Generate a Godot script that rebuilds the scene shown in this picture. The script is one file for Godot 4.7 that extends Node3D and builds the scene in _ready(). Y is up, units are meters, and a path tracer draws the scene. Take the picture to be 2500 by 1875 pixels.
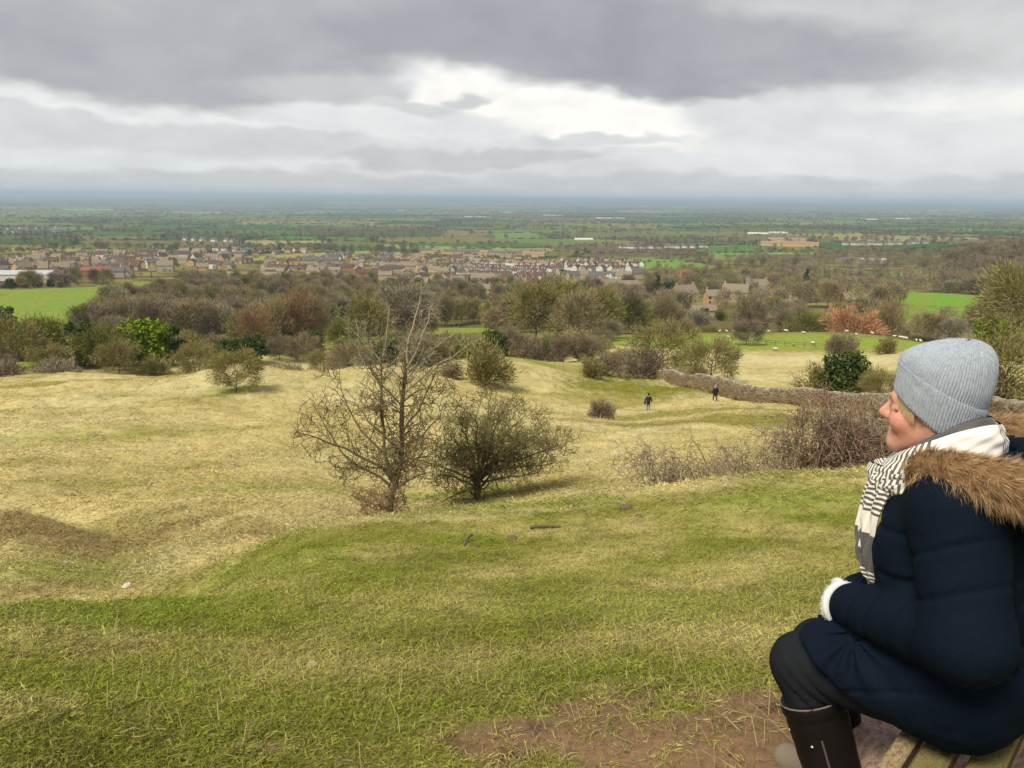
extends Node3D
# A walker on a bench looks out from a grassy hill over a valley town. Units are metres, y is up, the camera stands on the hill at x = z = 0.

const EYE := Vector3(0, 1.62, 0)
const FOV := 50.0
const PITCH := -12.7
const ROLL := 0.6

var rng := RandomNumberGenerator.new()
var taken := {}
var M := {}                     # materials by name
var eye_basis := Basis()

func _ready() -> void:
	rng.seed = 20
	light_and_lens()
	make_materials()
	build_height_table()
	build_ground()
	build_grass()
	build_valley()
	build_hillside()
	build_foreground()
	build_person()

# ---------------------------------------------------------------- camera, sky, sun, exposure, haze
func light_and_lens() -> void:
	var cam := Camera3D.new()
	cam.name = "camera"
	cam.fov = FOV
	cam.near = 0.05
	cam.far = 80000.0
	eye_basis = Basis(Vector3.RIGHT, deg_to_rad(PITCH)) * Basis(Vector3.BACK, deg_to_rad(ROLL))
	cam.transform = Transform3D(eye_basis, EYE)
	add_child(cam)
	cam.current = true
	var env := Environment.new()
	env.background_mode = Environment.BG_SKY
	env.tonemap_mode = Environment.TONE_MAPPER_LINEAR
	env.tonemap_exposure = EXPOSURE
	env.sdfgi_enabled = true
	env.ssao_enabled = true
	env.ssil_enabled = true
	env.fog_enabled = true
	env.fog_density = 0.000085
	env.fog_light_color = Color(0.80, 0.90, 1.0)
	var sky := Sky.new()
	var pano := PanoramaSkyMaterial.new()
	pano.panorama = ImageTexture.create_from_image(cloud_image())
	sky.sky_material = pano
	env.sky = sky
	var we := WorldEnvironment.new()
	we.name = "environment"
	we.environment = env
	add_child(we)
	var sun := DirectionalLight3D.new()
	sun.name = "sun"
	sun.light_energy = 0.5
	sun.light_angular_distance = 28.0
	sun.light_color = Color(1.0, 0.96, 0.88)
	sun.shadow_enabled = true
	sun.rotation_degrees = Vector3(-54, -38, 0)   # high behind the left shoulder, veiled by cloud
	add_child(sun)

const EXPOSURE := 3.15

# sky direction of a place in the picture (2500 wide), as azimuth and elevation in degrees
func look_angles(px: float, py: float) -> Vector2:
	var d := eye_ray(px, py)
	return Vector2(rad_to_deg(atan2(d.x, -d.z)), rad_to_deg(atan2(d.y, Vector2(d.x, d.z).length())))

func cloud_image() -> Image:
	# grey cloud decks with a bright gap in the overcast; brightness in linear light before exposure
	var warp := FastNoiseLite.new()
	warp.seed = 5
	warp.frequency = 0.09
	warp.fractal_octaves = 5
	var wisp := FastNoiseLite.new()
	wisp.seed = 9
	wisp.frequency = 0.16
	wisp.fractal_octaves = 5
	var deck := FastNoiseLite.new()
	deck.seed = 31
	deck.frequency = 0.035
	deck.fractal_octaves = 4
	# [azimuth, elevation, half width, half height, tilt, brightness, edge hardness]
	var shapes := []
	for s in CLOUDS:
		var c := look_angles(s[0], s[1])
		shapes.append([c.x, c.y, s[2] * 0.0285, s[3] * 0.0285, deg_to_rad(s[4]), s[5], s[6]])
	var whole := Image.create_empty(512, 256, false, Image.FORMAT_RGBF)
	for j in 256:
		for i in 512:
			whole.set_pixel(i, j, cloud_at((i + 0.5) / 512.0 * 360.0 - 180.0, 90.0 - (j + 0.5) / 256.0 * 180.0, warp, wisp, deck, shapes))
	whole.resize(4096, 2048, Image.INTERPOLATE_CUBIC)
	for j in range(824, 1036):
		for i in range(1592, 2504):
			whole.set_pixel(i, j, cloud_at((i + 0.5) / 4096.0 * 360.0 - 180.0, 90.0 - (j + 0.5) / 2048.0 * 180.0, warp, wisp, deck, shapes))
	var turned := Image.create_empty(4096, 2048, false, Image.FORMAT_RGBF)   # a panorama begins straight ahead
	turned.blit_rect(whole, Rect2i(2048, 0, 2048, 2048), Vector2i(0, 0))
	turned.blit_rect(whole, Rect2i(0, 0, 2048, 2048), Vector2i(2048, 0))
	return turned

const CLOUDS := [
	# the picture's cloud decks: [x, y, half width, half height, tilt, brightness, edge hardness], pixels of the 2500 wide picture
	[1250, 420, 2600, 270, 0, 0.79, 0.5],
	[250, 275, 620, 44, 4, 0.92, 0.6],
	[450, 335, 800, 26, 3, 0.72, 0.5],
	[200, 395, 800, 28, 2, 0.84, 0.6],
	[1250, -20, 2700, 190, 0, 0.48, 0.55],
	[200, 150, 420, 80, 6, 0.45, 0.6],
	[700, 180, 480, 100, 8, 0.47, 0.6],
	[950, 250, 330, 50, 4, 0.60, 0.5],
	[2150, 340, 640, 220, -4, 0.80, 0.3],
	[1870, 190, 200, 40, -4, 1.0, 0.6],
	[2330, 225, 260, 40, 4, 0.93, 0.5],
	[2330, 70, 460, 100, 6, 0.66, 0.3],
	[1340, 255, 310, 80, 10, 1.06, 0.5],
	[1500, 315, 200, 46, 5, 1.0, 0.5],
	[1150, 225, 170, 42, -18, 1.0, 0.6],
	[960, 305, 320, 30, 3, 0.85, 0.5],
	[1600, 85, 600, 85, 9, 0.41, 0.45],
	[1300, 110, 440, 76, 4, 0.40, 0.5],
	[1690, 205, 180, 28, 6, 0.42, 0.7],
	[1540, 172, 200, 60, 14, 0.40, 0.6],
	[1165, 262, 65, 16, -4, 0.66, 0.4],
	[1010, 272, 110, 12, 6, 0.68, 0.5],
	[1130, 388, 340, 20, -2, 0.62, 0.6],
	[1480, 350, 190, 14, 0, 0.70, 0.5],
	[1300, 468, 2600, 40, 0, 0.64, 0.6],
]

func cloud_at(az: float, el: float, warp: FastNoiseLite, wisp: FastNoiseLite, deck: FastNoiseLite, shapes: Array) -> Color:
	if absf(az) > 120.0:   # the far side runs on without a seam
		var t := smoothstep(120.0, 180.0, absf(az)) * 0.5
		return cloud_one(az, el, warp, wisp, deck, shapes).lerp(cloud_one(az - signf(az) * 360.0, el, warp, wisp, deck, shapes), t)
	return cloud_one(az, el, warp, wisp, deck, shapes)

func cloud_one(az: float, el: float, warp: FastNoiseLite, wisp: FastNoiseLite, deck: FastNoiseLite, shapes: Array) -> Color:
	var a := az * 0.42
	var e := el * 1.25 / (0.55 + maxf(el, 0.0) * 0.03)
	var wx := warp.get_noise_2d(a, e)
	var wy := warp.get_noise_2d(a + 300.0, e + 70.0)
	var b := 0.52 + 0.16 * deck.get_noise_2d(az * 0.6, e * 1.4)
	if absf(az) < 62.0 and el < 24.0:
		var keep := b
		var fx := wisp.get_noise_2d(az * 1.7 + 50.0, el * 4.2)
		var fy := wisp.get_noise_2d(az * 1.7 - 90.0, el * 4.2 + 33.0)
		var x := az + wx * 2.6 + fx * 0.9
		var y := el + wy * 1.0 + fy * 0.42
		for s in shapes:
			var dx: float = x - s[0]
			var dy: float = y - s[1]
			var u: float = (dx * cos(s[4]) - dy * sin(s[4])) / s[2]
			var v: float = (dx * sin(s[4]) + dy * cos(s[4])) / s[3]
			var d := u * u + v * v
			if d < 3.5:
				var k: float = clampf((1.0 - sqrt(d)) * (0.9 + s[6] * 1.6) + 0.55, 0.0, 1.0)
				b = lerpf(b, s[5], k * k * (3.0 - 2.0 * k) * 0.92)
		var inside := smoothstep(62.0, 44.0, absf(az)) * smoothstep(24.0, 14.0, el)
		b = lerpf(keep, b, inside)
	b *= 1.0 + 0.12 * wisp.get_noise_2d(az * 0.5 + wx * 3.0, e + wy * 3.0) + 0.06 * wisp.get_noise_2d(az * 1.6, e * 2.4 + wx * 4.0) + 0.05 * wx
	var warm := smoothstep(0.80, 1.0, b)
	var cold := smoothstep(0.62, 0.36, b)
	var c := Color(b * (0.985 + 0.03 * warm - 0.02 * cold), b * (1.0 - 0.008 * cold), b * (1.005 - 0.06 * warm + 0.085 * cold))
	return Color(c.r / EXPOSURE, c.g / EXPOSURE, c.b / EXPOSURE)

func eye_ray(px: float, py: float) -> Vector3:
	var f := 937.5 / tan(deg_to_rad(FOV * 0.5))
	return eye_basis * Vector3((px - 1250.0) / f, -(py - 937.5) / f, -1.0)

# ---------------------------------------------------------------- naming and small tools
func numbered(called: String) -> String:
	taken[called] = taken.get(called, -1) + 1
	return called if taken[called] == 0 else "%s_%03d" % [called, taken[called]]

func tag(o: Node3D, label: String, category := "", group := "", kind := "") -> Node3D:
	if label: o.set_meta("label", label)
	if category: o.set_meta("category", category)
	if group: o.set_meta("group", group)
	if kind: o.set_meta("kind", kind)
	return o

func thing(called: String, label: String, category: String, at := Vector3.ZERO, turn := 0.0, group := "") -> Node3D:
	var o := Node3D.new()
	o.name = numbered(called)
	add_child(o)
	o.position = at
	o.rotation.y = turn
	tag(o, label, category, group)
	return o

func part(called: String, mesh: Mesh, m: Material, parent: Node3D = null) -> MeshInstance3D:
	var o := MeshInstance3D.new()
	o.mesh = mesh
	if m: o.material_override = m
	if parent:
		o.name = called
		parent.add_child(o, true)
	else:
		o.name = numbered(called)
		add_child(o)
	return o

func surface(c: Color, rough := 0.9, vertex := false) -> StandardMaterial3D:
	var m := StandardMaterial3D.new()
	m.albedo_color = c.linear_to_srgb()
	m.roughness = rough
	m.metallic_specular = 0.25
	m.vertex_color_use_as_albedo = vertex
	return m

func grain(freq: float, octaves: int, dark: float, seed_: int, size := 512, bright := 1.0) -> NoiseTexture2D:
	var n := FastNoiseLite.new()
	n.seed = seed_
	n.frequency = freq
	n.fractal_octaves = octaves
	var t := NoiseTexture2D.new()
	t.width = size
	t.height = size
	t.seamless = true
	t.noise = n
	var g := Gradient.new()
	g.set_color(0, Color(dark, dark, dark))
	g.set_color(1, Color(bright, bright, bright))
	t.color_ramp = g
	return t

func bumps(freq: float, octaves: int, seed_: int, strength := 4.0, size := 512) -> NoiseTexture2D:
	var n := FastNoiseLite.new()
	n.seed = seed_
	n.frequency = freq
	n.fractal_octaves = octaves
	var t := NoiseTexture2D.new()
	t.width = size
	t.height = size
	t.seamless = true
	t.as_normal_map = true
	t.bump_strength = strength
	t.noise = n
	return t

# a mesh under construction
class Build:
	var v := PackedVector3Array()
	var n := PackedVector3Array()
	var c := PackedColorArray()
	var uv := PackedVector2Array()
	var i := PackedInt32Array()
	func tri(a: Vector3, b: Vector3, d: Vector3, col: Color) -> void:
		var nn := (d - a).cross(b - a).normalized()
		var k := v.size()
		v.append_array([a, b, d])
		n.append_array([nn, nn, nn])
		c.append_array([col, col, col])
		i.append_array([k, k + 1, k + 2])
	func quad(a: Vector3, b: Vector3, d: Vector3, e: Vector3, col := Color.WHITE) -> void:
		var nn := (d - a).cross(b - a).normalized()
		var k := v.size()
		v.append_array([a, b, d, e])
		n.append_array([nn, nn, nn, nn])
		c.append_array([col, col, col, col])
		i.append_array([k, k + 1, k + 2, k, k + 2, k + 3])
	func box(at: Vector3, size: Vector3, basis := Basis(), col := Color.WHITE, taper := 1.0) -> void:
		var h := size * 0.5
		var p: Array[Vector3] = []
		for q in [[-1, -1, -1], [1, -1, -1], [1, -1, 1], [-1, -1, 1], [-1, 1, -1], [1, 1, -1], [1, 1, 1], [-1, 1, 1]]:
			var s: float = taper if q[1] > 0 else 1.0
			p.append(at + basis * Vector3(q[0] * h.x * s, q[1] * h.y, q[2] * h.z * s))
		for f in [[0, 1, 2, 3], [7, 6, 5, 4], [4, 5, 1, 0], [5, 6, 2, 1], [6, 7, 3, 2], [7, 4, 0, 3]]:
			quad(p[f[0]], p[f[1]], p[f[2]], p[f[3]], col)
	func tube(path: PackedVector3Array, radii: PackedFloat32Array, sides: int, col: Color, col_end := Color(-1, 0, 0)) -> void:
		var m := path.size()
		if m < 2: return
		if col_end.r < 0.0: col_end = col
		var base := v.size()
		var side := Vector3.ZERO
		for k in m:
			var d := (path[mini(k + 1, m - 1)] - path[maxi(k - 1, 0)]).normalized()
			if side == Vector3.ZERO:
				side = d.cross(Vector3.UP if absf(d.y) < 0.9 else Vector3.RIGHT).normalized()
			else:
				side = (side - d * side.dot(d)).normalized()
			var up := d.cross(side)
			var cc := col.lerp(col_end, float(k) / (m - 1))
			for s in sides:
				var a := TAU * s / sides
				var nn := side * cos(a) + up * sin(a)
				v.append(path[k] + nn * radii[k])
				n.append(nn)
				c.append(cc)
		for k in m - 1:
			for s in sides:
				var a := base + k * sides + s
				var b := base + k * sides + (s + 1) % sides
				i.append_array([a, a + sides, b, b, a + sides, b + sides])
	# rings of points joined into one skin; closed runs the ring round, caps close both ends
	func skin(rings: Array, closed := true, caps := false, col := Color.WHITE, uvs := false, scale_uv := Vector2.ONE) -> void:
		var m := rings.size()
		var w: int = rings[0].size()
		var base := v.size()
		for a in m:
			for b in w:
				var p: Vector3 = rings[a][b]
				var l: Vector3 = rings[a][(b + w - 1) % w if closed else maxi(b - 1, 0)]
				var r: Vector3 = rings[a][(b + 1) % w if closed else mini(b + 1, w - 1)]
				var u: Vector3 = rings[maxi(a - 1, 0)][b]
				var d: Vector3 = rings[mini(a + 1, m - 1)][b]
				v.append(p)
				n.append((r - l).cross(d - u).normalized())
				c.append(col)
				if uvs: uv.append(Vector2(float(b) / (w if closed else w - 1) * scale_uv.x, float(a) / (m - 1) * scale_uv.y))
		for a in m - 1:
			for b in (w if closed else w - 1):
				var k := base + a * w + b
				var q := base + a * w + (b + 1) % w
				i.append_array([k, k + w, q, q, k + w, q + w])
		if caps:
			for e in [0, m - 1]:
				var mid := Vector3.ZERO
				for p in rings[e]: mid += p
				mid /= w
				var k := v.size()
				v.append(mid)
				n.append((mid - rings[1 if e == 0 else m - 2][0]).normalized())
				c.append(col)
				if uvs: uv.append(Vector2.ZERO)
				for b in w:
					i.append_array([k, base + e * w + b, base + e * w + (b + 1) % w])
	func mesh() -> ArrayMesh:
		var a := []
		a.resize(Mesh.ARRAY_MAX)
		a[Mesh.ARRAY_VERTEX] = v
		a[Mesh.ARRAY_NORMAL] = n
		if c.size() == v.size(): a[Mesh.ARRAY_COLOR] = c
		if uv.size() == v.size(): a[Mesh.ARRAY_TEX_UV] = uv
		a[Mesh.ARRAY_INDEX] = i
		var m := ArrayMesh.new()
		if v.size(): m.add_surface_from_arrays(Mesh.PRIMITIVE_TRIANGLES, a)
		return m

func scatter(called: String, mesh: Mesh, m: Material, places: Array, colors: Array, label: String, category: String, parent: Node3D = null) -> MultiMeshInstance3D:
	var mm := MultiMesh.new()
	mm.transform_format = MultiMesh.TRANSFORM_3D
	mm.use_colors = colors.size() > 0
	mm.mesh = mesh
	mm.instance_count = places.size()
	for k in places.size():
		mm.set_instance_transform(k, places[k])
		if colors.size(): mm.set_instance_color(k, colors[k])
	var o := MultiMeshInstance3D.new()
	o.multimesh = mm
	o.material_override = m
	if parent:
		o.name = called
		parent.add_child(o, true)
		o.set_meta("kind", "stuff")
	else:
		o.name = numbered(called)
		add_child(o)
		tag(o, label, category, "", "stuff")
	return o

func make_materials() -> void:
	var g := surface(Color(1.12, 1.12, 1.12), 1.0, true)
	g.albedo_texture = grain(0.035, 5, 0.72, 6, 1024)
	g.uv1_triplanar = true
	g.uv1_world_triplanar = true
	g.uv1_scale = Vector3(0.7, 0.7, 0.7)
	g.metallic_specular = 0.1
	M.ground = g
	M.blade = surface(Color(1, 1, 1), 0.8, true)
	M.blade.metallic_specular = 0.15
	M.blade.backlight_enabled = true
	M.blade.backlight = Color(0.35, 0.35, 0.3)
	M.bark = surface(Color(1, 1, 1), 0.95, true)
	M.bark.metallic_specular = 0.1
	M.blade_flat = surface(Color(1, 1, 1), 0.95, true)
	M.skin = surface(Color(0.52, 0.29, 0.20), 0.55)
	prepare_kinds()
	M.strand = surface(Color(1, 1, 1), 0.7, true)
	M.strand.metallic_specular = 0.3
	M.metal = surface(Color(0.45, 0.42, 0.38), 0.35)
	M.metal.metallic = 1.0
	M.silver = surface(Color(0.80, 0.80, 0.80), 0.3)
	M.silver.metallic = 1.0
# ---------------------------------------------------------------- the lie of the land
# each row: a bearing (as a column of the 2500 wide picture), then [picture row, metres away] of the ground seen there, or [0, metres away, height] where a fold hides it
const LAND := [
	[0, [[0, 0.8, 0.0], [1875, 2.25], [1640, 3.5], [1490, 5.1], [0, 8.0, -3.5], [1440, 12.2], [1340, 14.2], [1250, 16.2], [0, 19.0, -6.7], [1240, 23], [1100, 38], [1000, 60], [935, 85], [925, 95], [0, 115, -27], [915, 150], [870, 210], [780, 370], [700, 650], [660, 950], [620, 1500], [590, 2200], [560, 3400], [525, 6200], [504, 12000], [487, 22000], [480, 34000]]],
	[300, [[0, 0.8, 0.0], [1875, 2.25], [1640, 3.5], [1470, 5.5], [0, 8.4, -3.6], [1452, 11.2], [1405, 13.2], [1340, 15.4], [1268, 18.0], [1200, 24], [1080, 38], [985, 58], [930, 80], [915, 95], [0, 115, -26], [905, 150], [865, 210], [780, 370], [700, 650], [660, 950], [620, 1500], [590, 2200], [560, 3400], [527, 6200], [507, 12000], [489, 22000], [482, 34000]]],
	[600, [[0, 0.8, 0.0], [1875, 2.2], [1620, 3.5], [1415, 6.6], [1390, 9.0], [1330, 12], [1250, 16], [1180, 23], [1080, 37], [1000, 52], [955, 60], [903, 72], [0, 92, -19.5], [0, 130, -28], [875, 170], [850, 230], [790, 370], [705, 650], [660, 950], [620, 1500], [590, 2200], [560, 3400], [529, 6200], [509, 12000], [491, 22000], [482, 34000]]],
	[760, [[0, 0.8, 0.0], [1875, 2.2], [1600, 3.6], [1330, 8.2], [1290, 11.0], [0, 13.5, -4.3], [1235, 17.5], [1180, 24], [1090, 36], [1000, 53], [915, 72], [905, 80], [0, 98, -21], [0, 135, -29], [870, 180], [840, 240], [790, 370], [705, 650], [660, 950], [620, 1500], [590, 2200], [560, 3400], [530, 6200], [510, 12000], [489, 22000], [480, 34000]]],
	[920, [[0, 0.8, 0.0], [1875, 2.2], [1580, 3.7], [1350, 7.5], [1263, 10.5], [0, 14, -4.7], [0, 17.5, -5.5], [1205, 24], [1100, 36], [1000, 55], [920, 75], [893, 87], [0, 105, -23], [0, 150, -29], [855, 200], [800, 330], [735, 520], [700, 700], [660, 1050], [620, 1650], [590, 2300], [560, 3450], [530, 6200], [512, 12000], [489, 22000], [480, 34000]]],
	[1200, [[0, 0.8, 0.0], [1875, 2.2], [1560, 3.8], [1340, 7.6], [1236, 10.6], [0, 14.5, -4.7], [0, 19.5, -5.7], [1175, 26], [1060, 44], [985, 70], [940, 90], [893, 105], [870, 125], [0, 150, -29.5], [825, 230], [775, 380], [738, 480], [715, 620], [660, 1150], [620, 1750], [590, 2400], [560, 3500], [530, 6200], [512, 12000], [491, 22000], [481, 34000]]],
	[1500, [[0, 0.8, 0.0], [1875, 2.2], [1540, 3.9], [1350, 7.2], [1205, 11.2], [0, 14.5, -4.6], [1178, 20], [1100, 32], [1040, 50], [1010, 75], [960, 95], [910, 125], [868, 150], [830, 200], [800, 300], [765, 430], [715, 620], [660, 1150], [620, 1750], [590, 2400], [560, 3500], [532, 6200], [514, 12000], [494, 22000], [485, 34000]]],
	[1800, [[0, 0.8, 0.0], [1875, 2.2], [1540, 3.9], [1330, 7.5], [1166, 11.8], [0, 15.0, -4.3], [1128, 22], [1048, 45], [1000, 66], [980, 83], [945, 96], [900, 130], [850, 180], [812, 250], [0, 320, -54], [760, 450], [720, 600], [680, 850], [640, 1250], [602, 2000], [575, 2800], [560, 3500], [534, 6200], [516, 12000], [498, 22000], [491, 34000]]],
	[2100, [[0, 0.8, 0.0], [1875, 2.2], [1540, 3.9], [1330, 7.5], [1150, 12.2], [0, 16.0, -4.4], [1085, 32], [1020, 62], [996, 78], [950, 100], [870, 160], [814, 250], [0, 320, -56], [765, 450], [722, 680], [690, 900], [650, 1250], [602, 2050], [575, 2800], [562, 3500], [537, 6200], [519, 12000], [501, 22000], [495, 34000]]],
	[2500, [[0, 0.8, 0.0], [1900, 2.2], [1560, 3.9], [1330, 7.5], [1135, 12.6], [0, 16.0, -4.4], [1075, 30], [1030, 60], [1000, 78], [940, 105], [845, 190], [0, 300, -48], [0, 450, -60], [0, 620, -63], [0, 800, -66], [620, 1000], [0, 1300, -76], [0, 1600, -100], [602, 2050], [578, 2800], [565, 3500], [541, 6200], [523, 12000], [505, 22000], [499, 34000]]],
]
const R_FIRST := 0.8
const LN_STEP := 0.02
const AZ_MOST := 66
var table := PackedFloat32Array()
var table_rows := 0
var rough_noise := FastNoiseLite.new()
var knoll_noise := FastNoiseLite.new()
var tint_noise := FastNoiseLite.new()
var patch_noise := FastNoiseLite.new()

func smooth_through(xs: PackedFloat32Array, ys: PackedFloat32Array, x: float) -> float:
	var n := xs.size()
	if x <= xs[0]: return ys[0]
	if x >= xs[n - 1]: return ys[n - 1]
	var k := 0
	while xs[k + 1] < x: k += 1
	var d := (ys[k + 1] - ys[k]) / (xs[k + 1] - xs[k])
	var m0 := d
	var m1 := d
	if k > 0:
		var p := (ys[k] - ys[k - 1]) / (xs[k] - xs[k - 1])
		m0 = 0.0 if p * d <= 0.0 else 2.0 * p * d / (p + d)
	if k < n - 2:
		var q := (ys[k + 2] - ys[k + 1]) / (xs[k + 2] - xs[k + 1])
		m1 = 0.0 if q * d <= 0.0 else 2.0 * q * d / (q + d)
	var h := xs[k + 1] - xs[k]
	var t := (x - xs[k]) / h
	var t2 := t * t
	var t3 := t2 * t
	return ys[k] * (2 * t3 - 3 * t2 + 1) + m0 * h * (t3 - 2 * t2 + t) + ys[k + 1] * (-2 * t3 + 3 * t2) + m1 * h * (t3 - t2)

func build_height_table() -> void:
	rough_noise.seed = 3
	rough_noise.frequency = 1.0
	rough_noise.fractal_octaves = 3
	knoll_noise.seed = 12
	knoll_noise.frequency = 0.09
	knoll_noise.fractal_octaves = 3
	tint_noise.seed = 40
	tint_noise.frequency = 0.5
	tint_noise.fractal_octaves = 4
	patch_noise.seed = 77
	patch_noise.frequency = 0.05
	patch_noise.fractal_octaves = 3
	var cols := []
	for row in LAND:
		var lr := PackedFloat32Array()
		var az := PackedFloat32Array()
		var hh := PackedFloat32Array()
		for p in row[1]:
			lr.append(log(p[1]))
			if p[0] == 0:
				hh.append(p[2])
				var d := eye_ray(row[0], 1100.0 if p[1] < 40.0 else 850.0)
				az.append(rad_to_deg(atan2(d.x, -d.z)))
			else:
				var d := eye_ray(row[0], p[0])
				hh.append(EYE.y + p[1] * d.y / Vector2(d.x, d.z).length())
				az.append(rad_to_deg(atan2(d.x, -d.z)))
		cols.append([lr, az, hh])
	table_rows = int((log(36000.0) - log(R_FIRST)) / LN_STEP) + 2
	var wide := AZ_MOST * 2 + 1
	table.resize(table_rows * wide)
	for k in table_rows:
		var lr := log(R_FIRST) + k * LN_STEP
		var az := PackedFloat32Array([-AZ_MOST - 1.0, -48.0])
		var hh := PackedFloat32Array()
		for c in cols:
			az.append(smooth_through(c[0], c[1], lr))
			hh.append(smooth_through(c[0], c[2], lr))
		az.append_array([48.0, AZ_MOST + 1.0])
		hh.insert(0, hh[0])
		hh.insert(0, hh[0])
		hh.append(hh[hh.size() - 1])
		hh.append(hh[hh.size() - 1])
		for a in wide:
			table[k * wide + a] = smooth_through(az, hh, a - AZ_MOST)

func ground_y(x: float, z: float) -> float:
	var r := maxf(sqrt(x * x + z * z), R_FIRST)
	var wide := AZ_MOST * 2 + 1
	var fr := (log(r) - log(R_FIRST)) / LN_STEP
	var k := clampi(int(fr), 0, table_rows - 2)
	fr = minf(fr - k, 1.0)
	var az := rad_to_deg(atan2(x, -z))
	var h: float
	if absf(az) >= AZ_MOST:
		var t := (az - AZ_MOST if az > 0.0 else az + 360.0 - AZ_MOST) / (360.0 - 2.0 * AZ_MOST)
		t = t * t * (3.0 - 2.0 * t)
		var e := k * wide
		h = lerpf(lerpf(table[e + wide - 1], table[e + wide + wide - 1], fr), lerpf(table[e], table[e + wide], fr), t)
	else:
		var fa := az + AZ_MOST
		var a := clampi(int(fa), 0, wide - 2)
		fa -= a
		var e := k * wide + a
		h = lerpf(lerpf(table[e], table[e + 1], fa), lerpf(table[e + wide], table[e + wide + 1], fa), fr)
	# tussocks close by, sheep-trodden folds on the slope, gentle swells in the valley
	var near := clampf((r - 1.5) / 6.0, 0.15, 1.0)
	if r < 40.0:
		h += 0.045 * near * rough_noise.get_noise_2d(x * 0.9, z * 0.9) + 0.02 * near * rough_noise.get_noise_2d(x * 3.1, z * 3.1)
	if r > 9.0 and r < 190.0:
		var k2 := smoothstep(20.0, 48.0, r) * smoothstep(190.0, 120.0, r)
		h += k2 * (0.45 * knoll_noise.get_noise_2d(x, z) + 0.15 * rough_noise.get_noise_2d(x * 0.33, z * 0.55) + 0.07 * rough_noise.get_noise_2d(x * 1.1 + 30.0, z * 1.3))
	if r > 10.0 and r < 48.0:
		h += 0.05 * rough_noise.get_noise_2d(x * 0.6 + 11.0, z * 0.8) * smoothstep(10.0, 16.0, r)
	if r > 150.0:
		h += smoothstep(150.0, 500.0, r) * (1.0 + 4.0 * smoothstep(1500.0, 6000.0, r)) * (1.2 * knoll_noise.get_noise_2d(x * 0.06, z * 0.06)) * (1.0 + 4.0 * smoothstep(5000.0, 14000.0, r))
	return h

# where a sight line meets the ground, and a place at a bearing and distance
func spot(px: float, py: float) -> Vector3:
	var d := eye_ray(px, py)
	var flat := Vector2(d.x, d.z)
	d /= flat.length()
	var r := 1.6
	var last := r
	while r < 36000.0:
		if EYE.y + d.y * r < ground_y(d.x * r, d.z * r): break
		last = r
		r *= 1.012
	for k in 12:
		var m := (last + r) * 0.5
		if EYE.y + d.y * m < ground_y(d.x * m, d.z * m): r = m
		else: last = m
	return Vector3(d.x * r, ground_y(d.x * r, d.z * r), d.z * r)

func on(px: float, r: float) -> Vector3:
	var d := eye_ray(px, 800.0)
	var flat := Vector2(d.x, d.z).normalized() * r
	return Vector3(flat.x, ground_y(flat.x, flat.y), flat.y)

func on_ground(x: float, z: float, lift := 0.0) -> Vector3:
	return Vector3(x, ground_y(x, z) + lift, z)

# ---------------------------------------------------------------- what grows where
const STRAW := Color(0.57, 0.48, 0.225)
const PALE := Color(0.60, 0.54, 0.29)
const TURF := Color(0.275, 0.275, 0.056)
const LUSH := Color(0.195, 0.27, 0.026)
const OLIVE := Color(0.30, 0.265, 0.075)
const PATH := Color(0.20, 0.205, 0.03)
const PASTURE := Color(0.26, 0.34, 0.06)
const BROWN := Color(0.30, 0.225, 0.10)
const SOIL := Color(0.23, 0.145, 0.085)
const MEADOW := Color(0.15, 0.29, 0.035)
const WOOD_FLOOR := Color(0.10, 0.085, 0.05)

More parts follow.
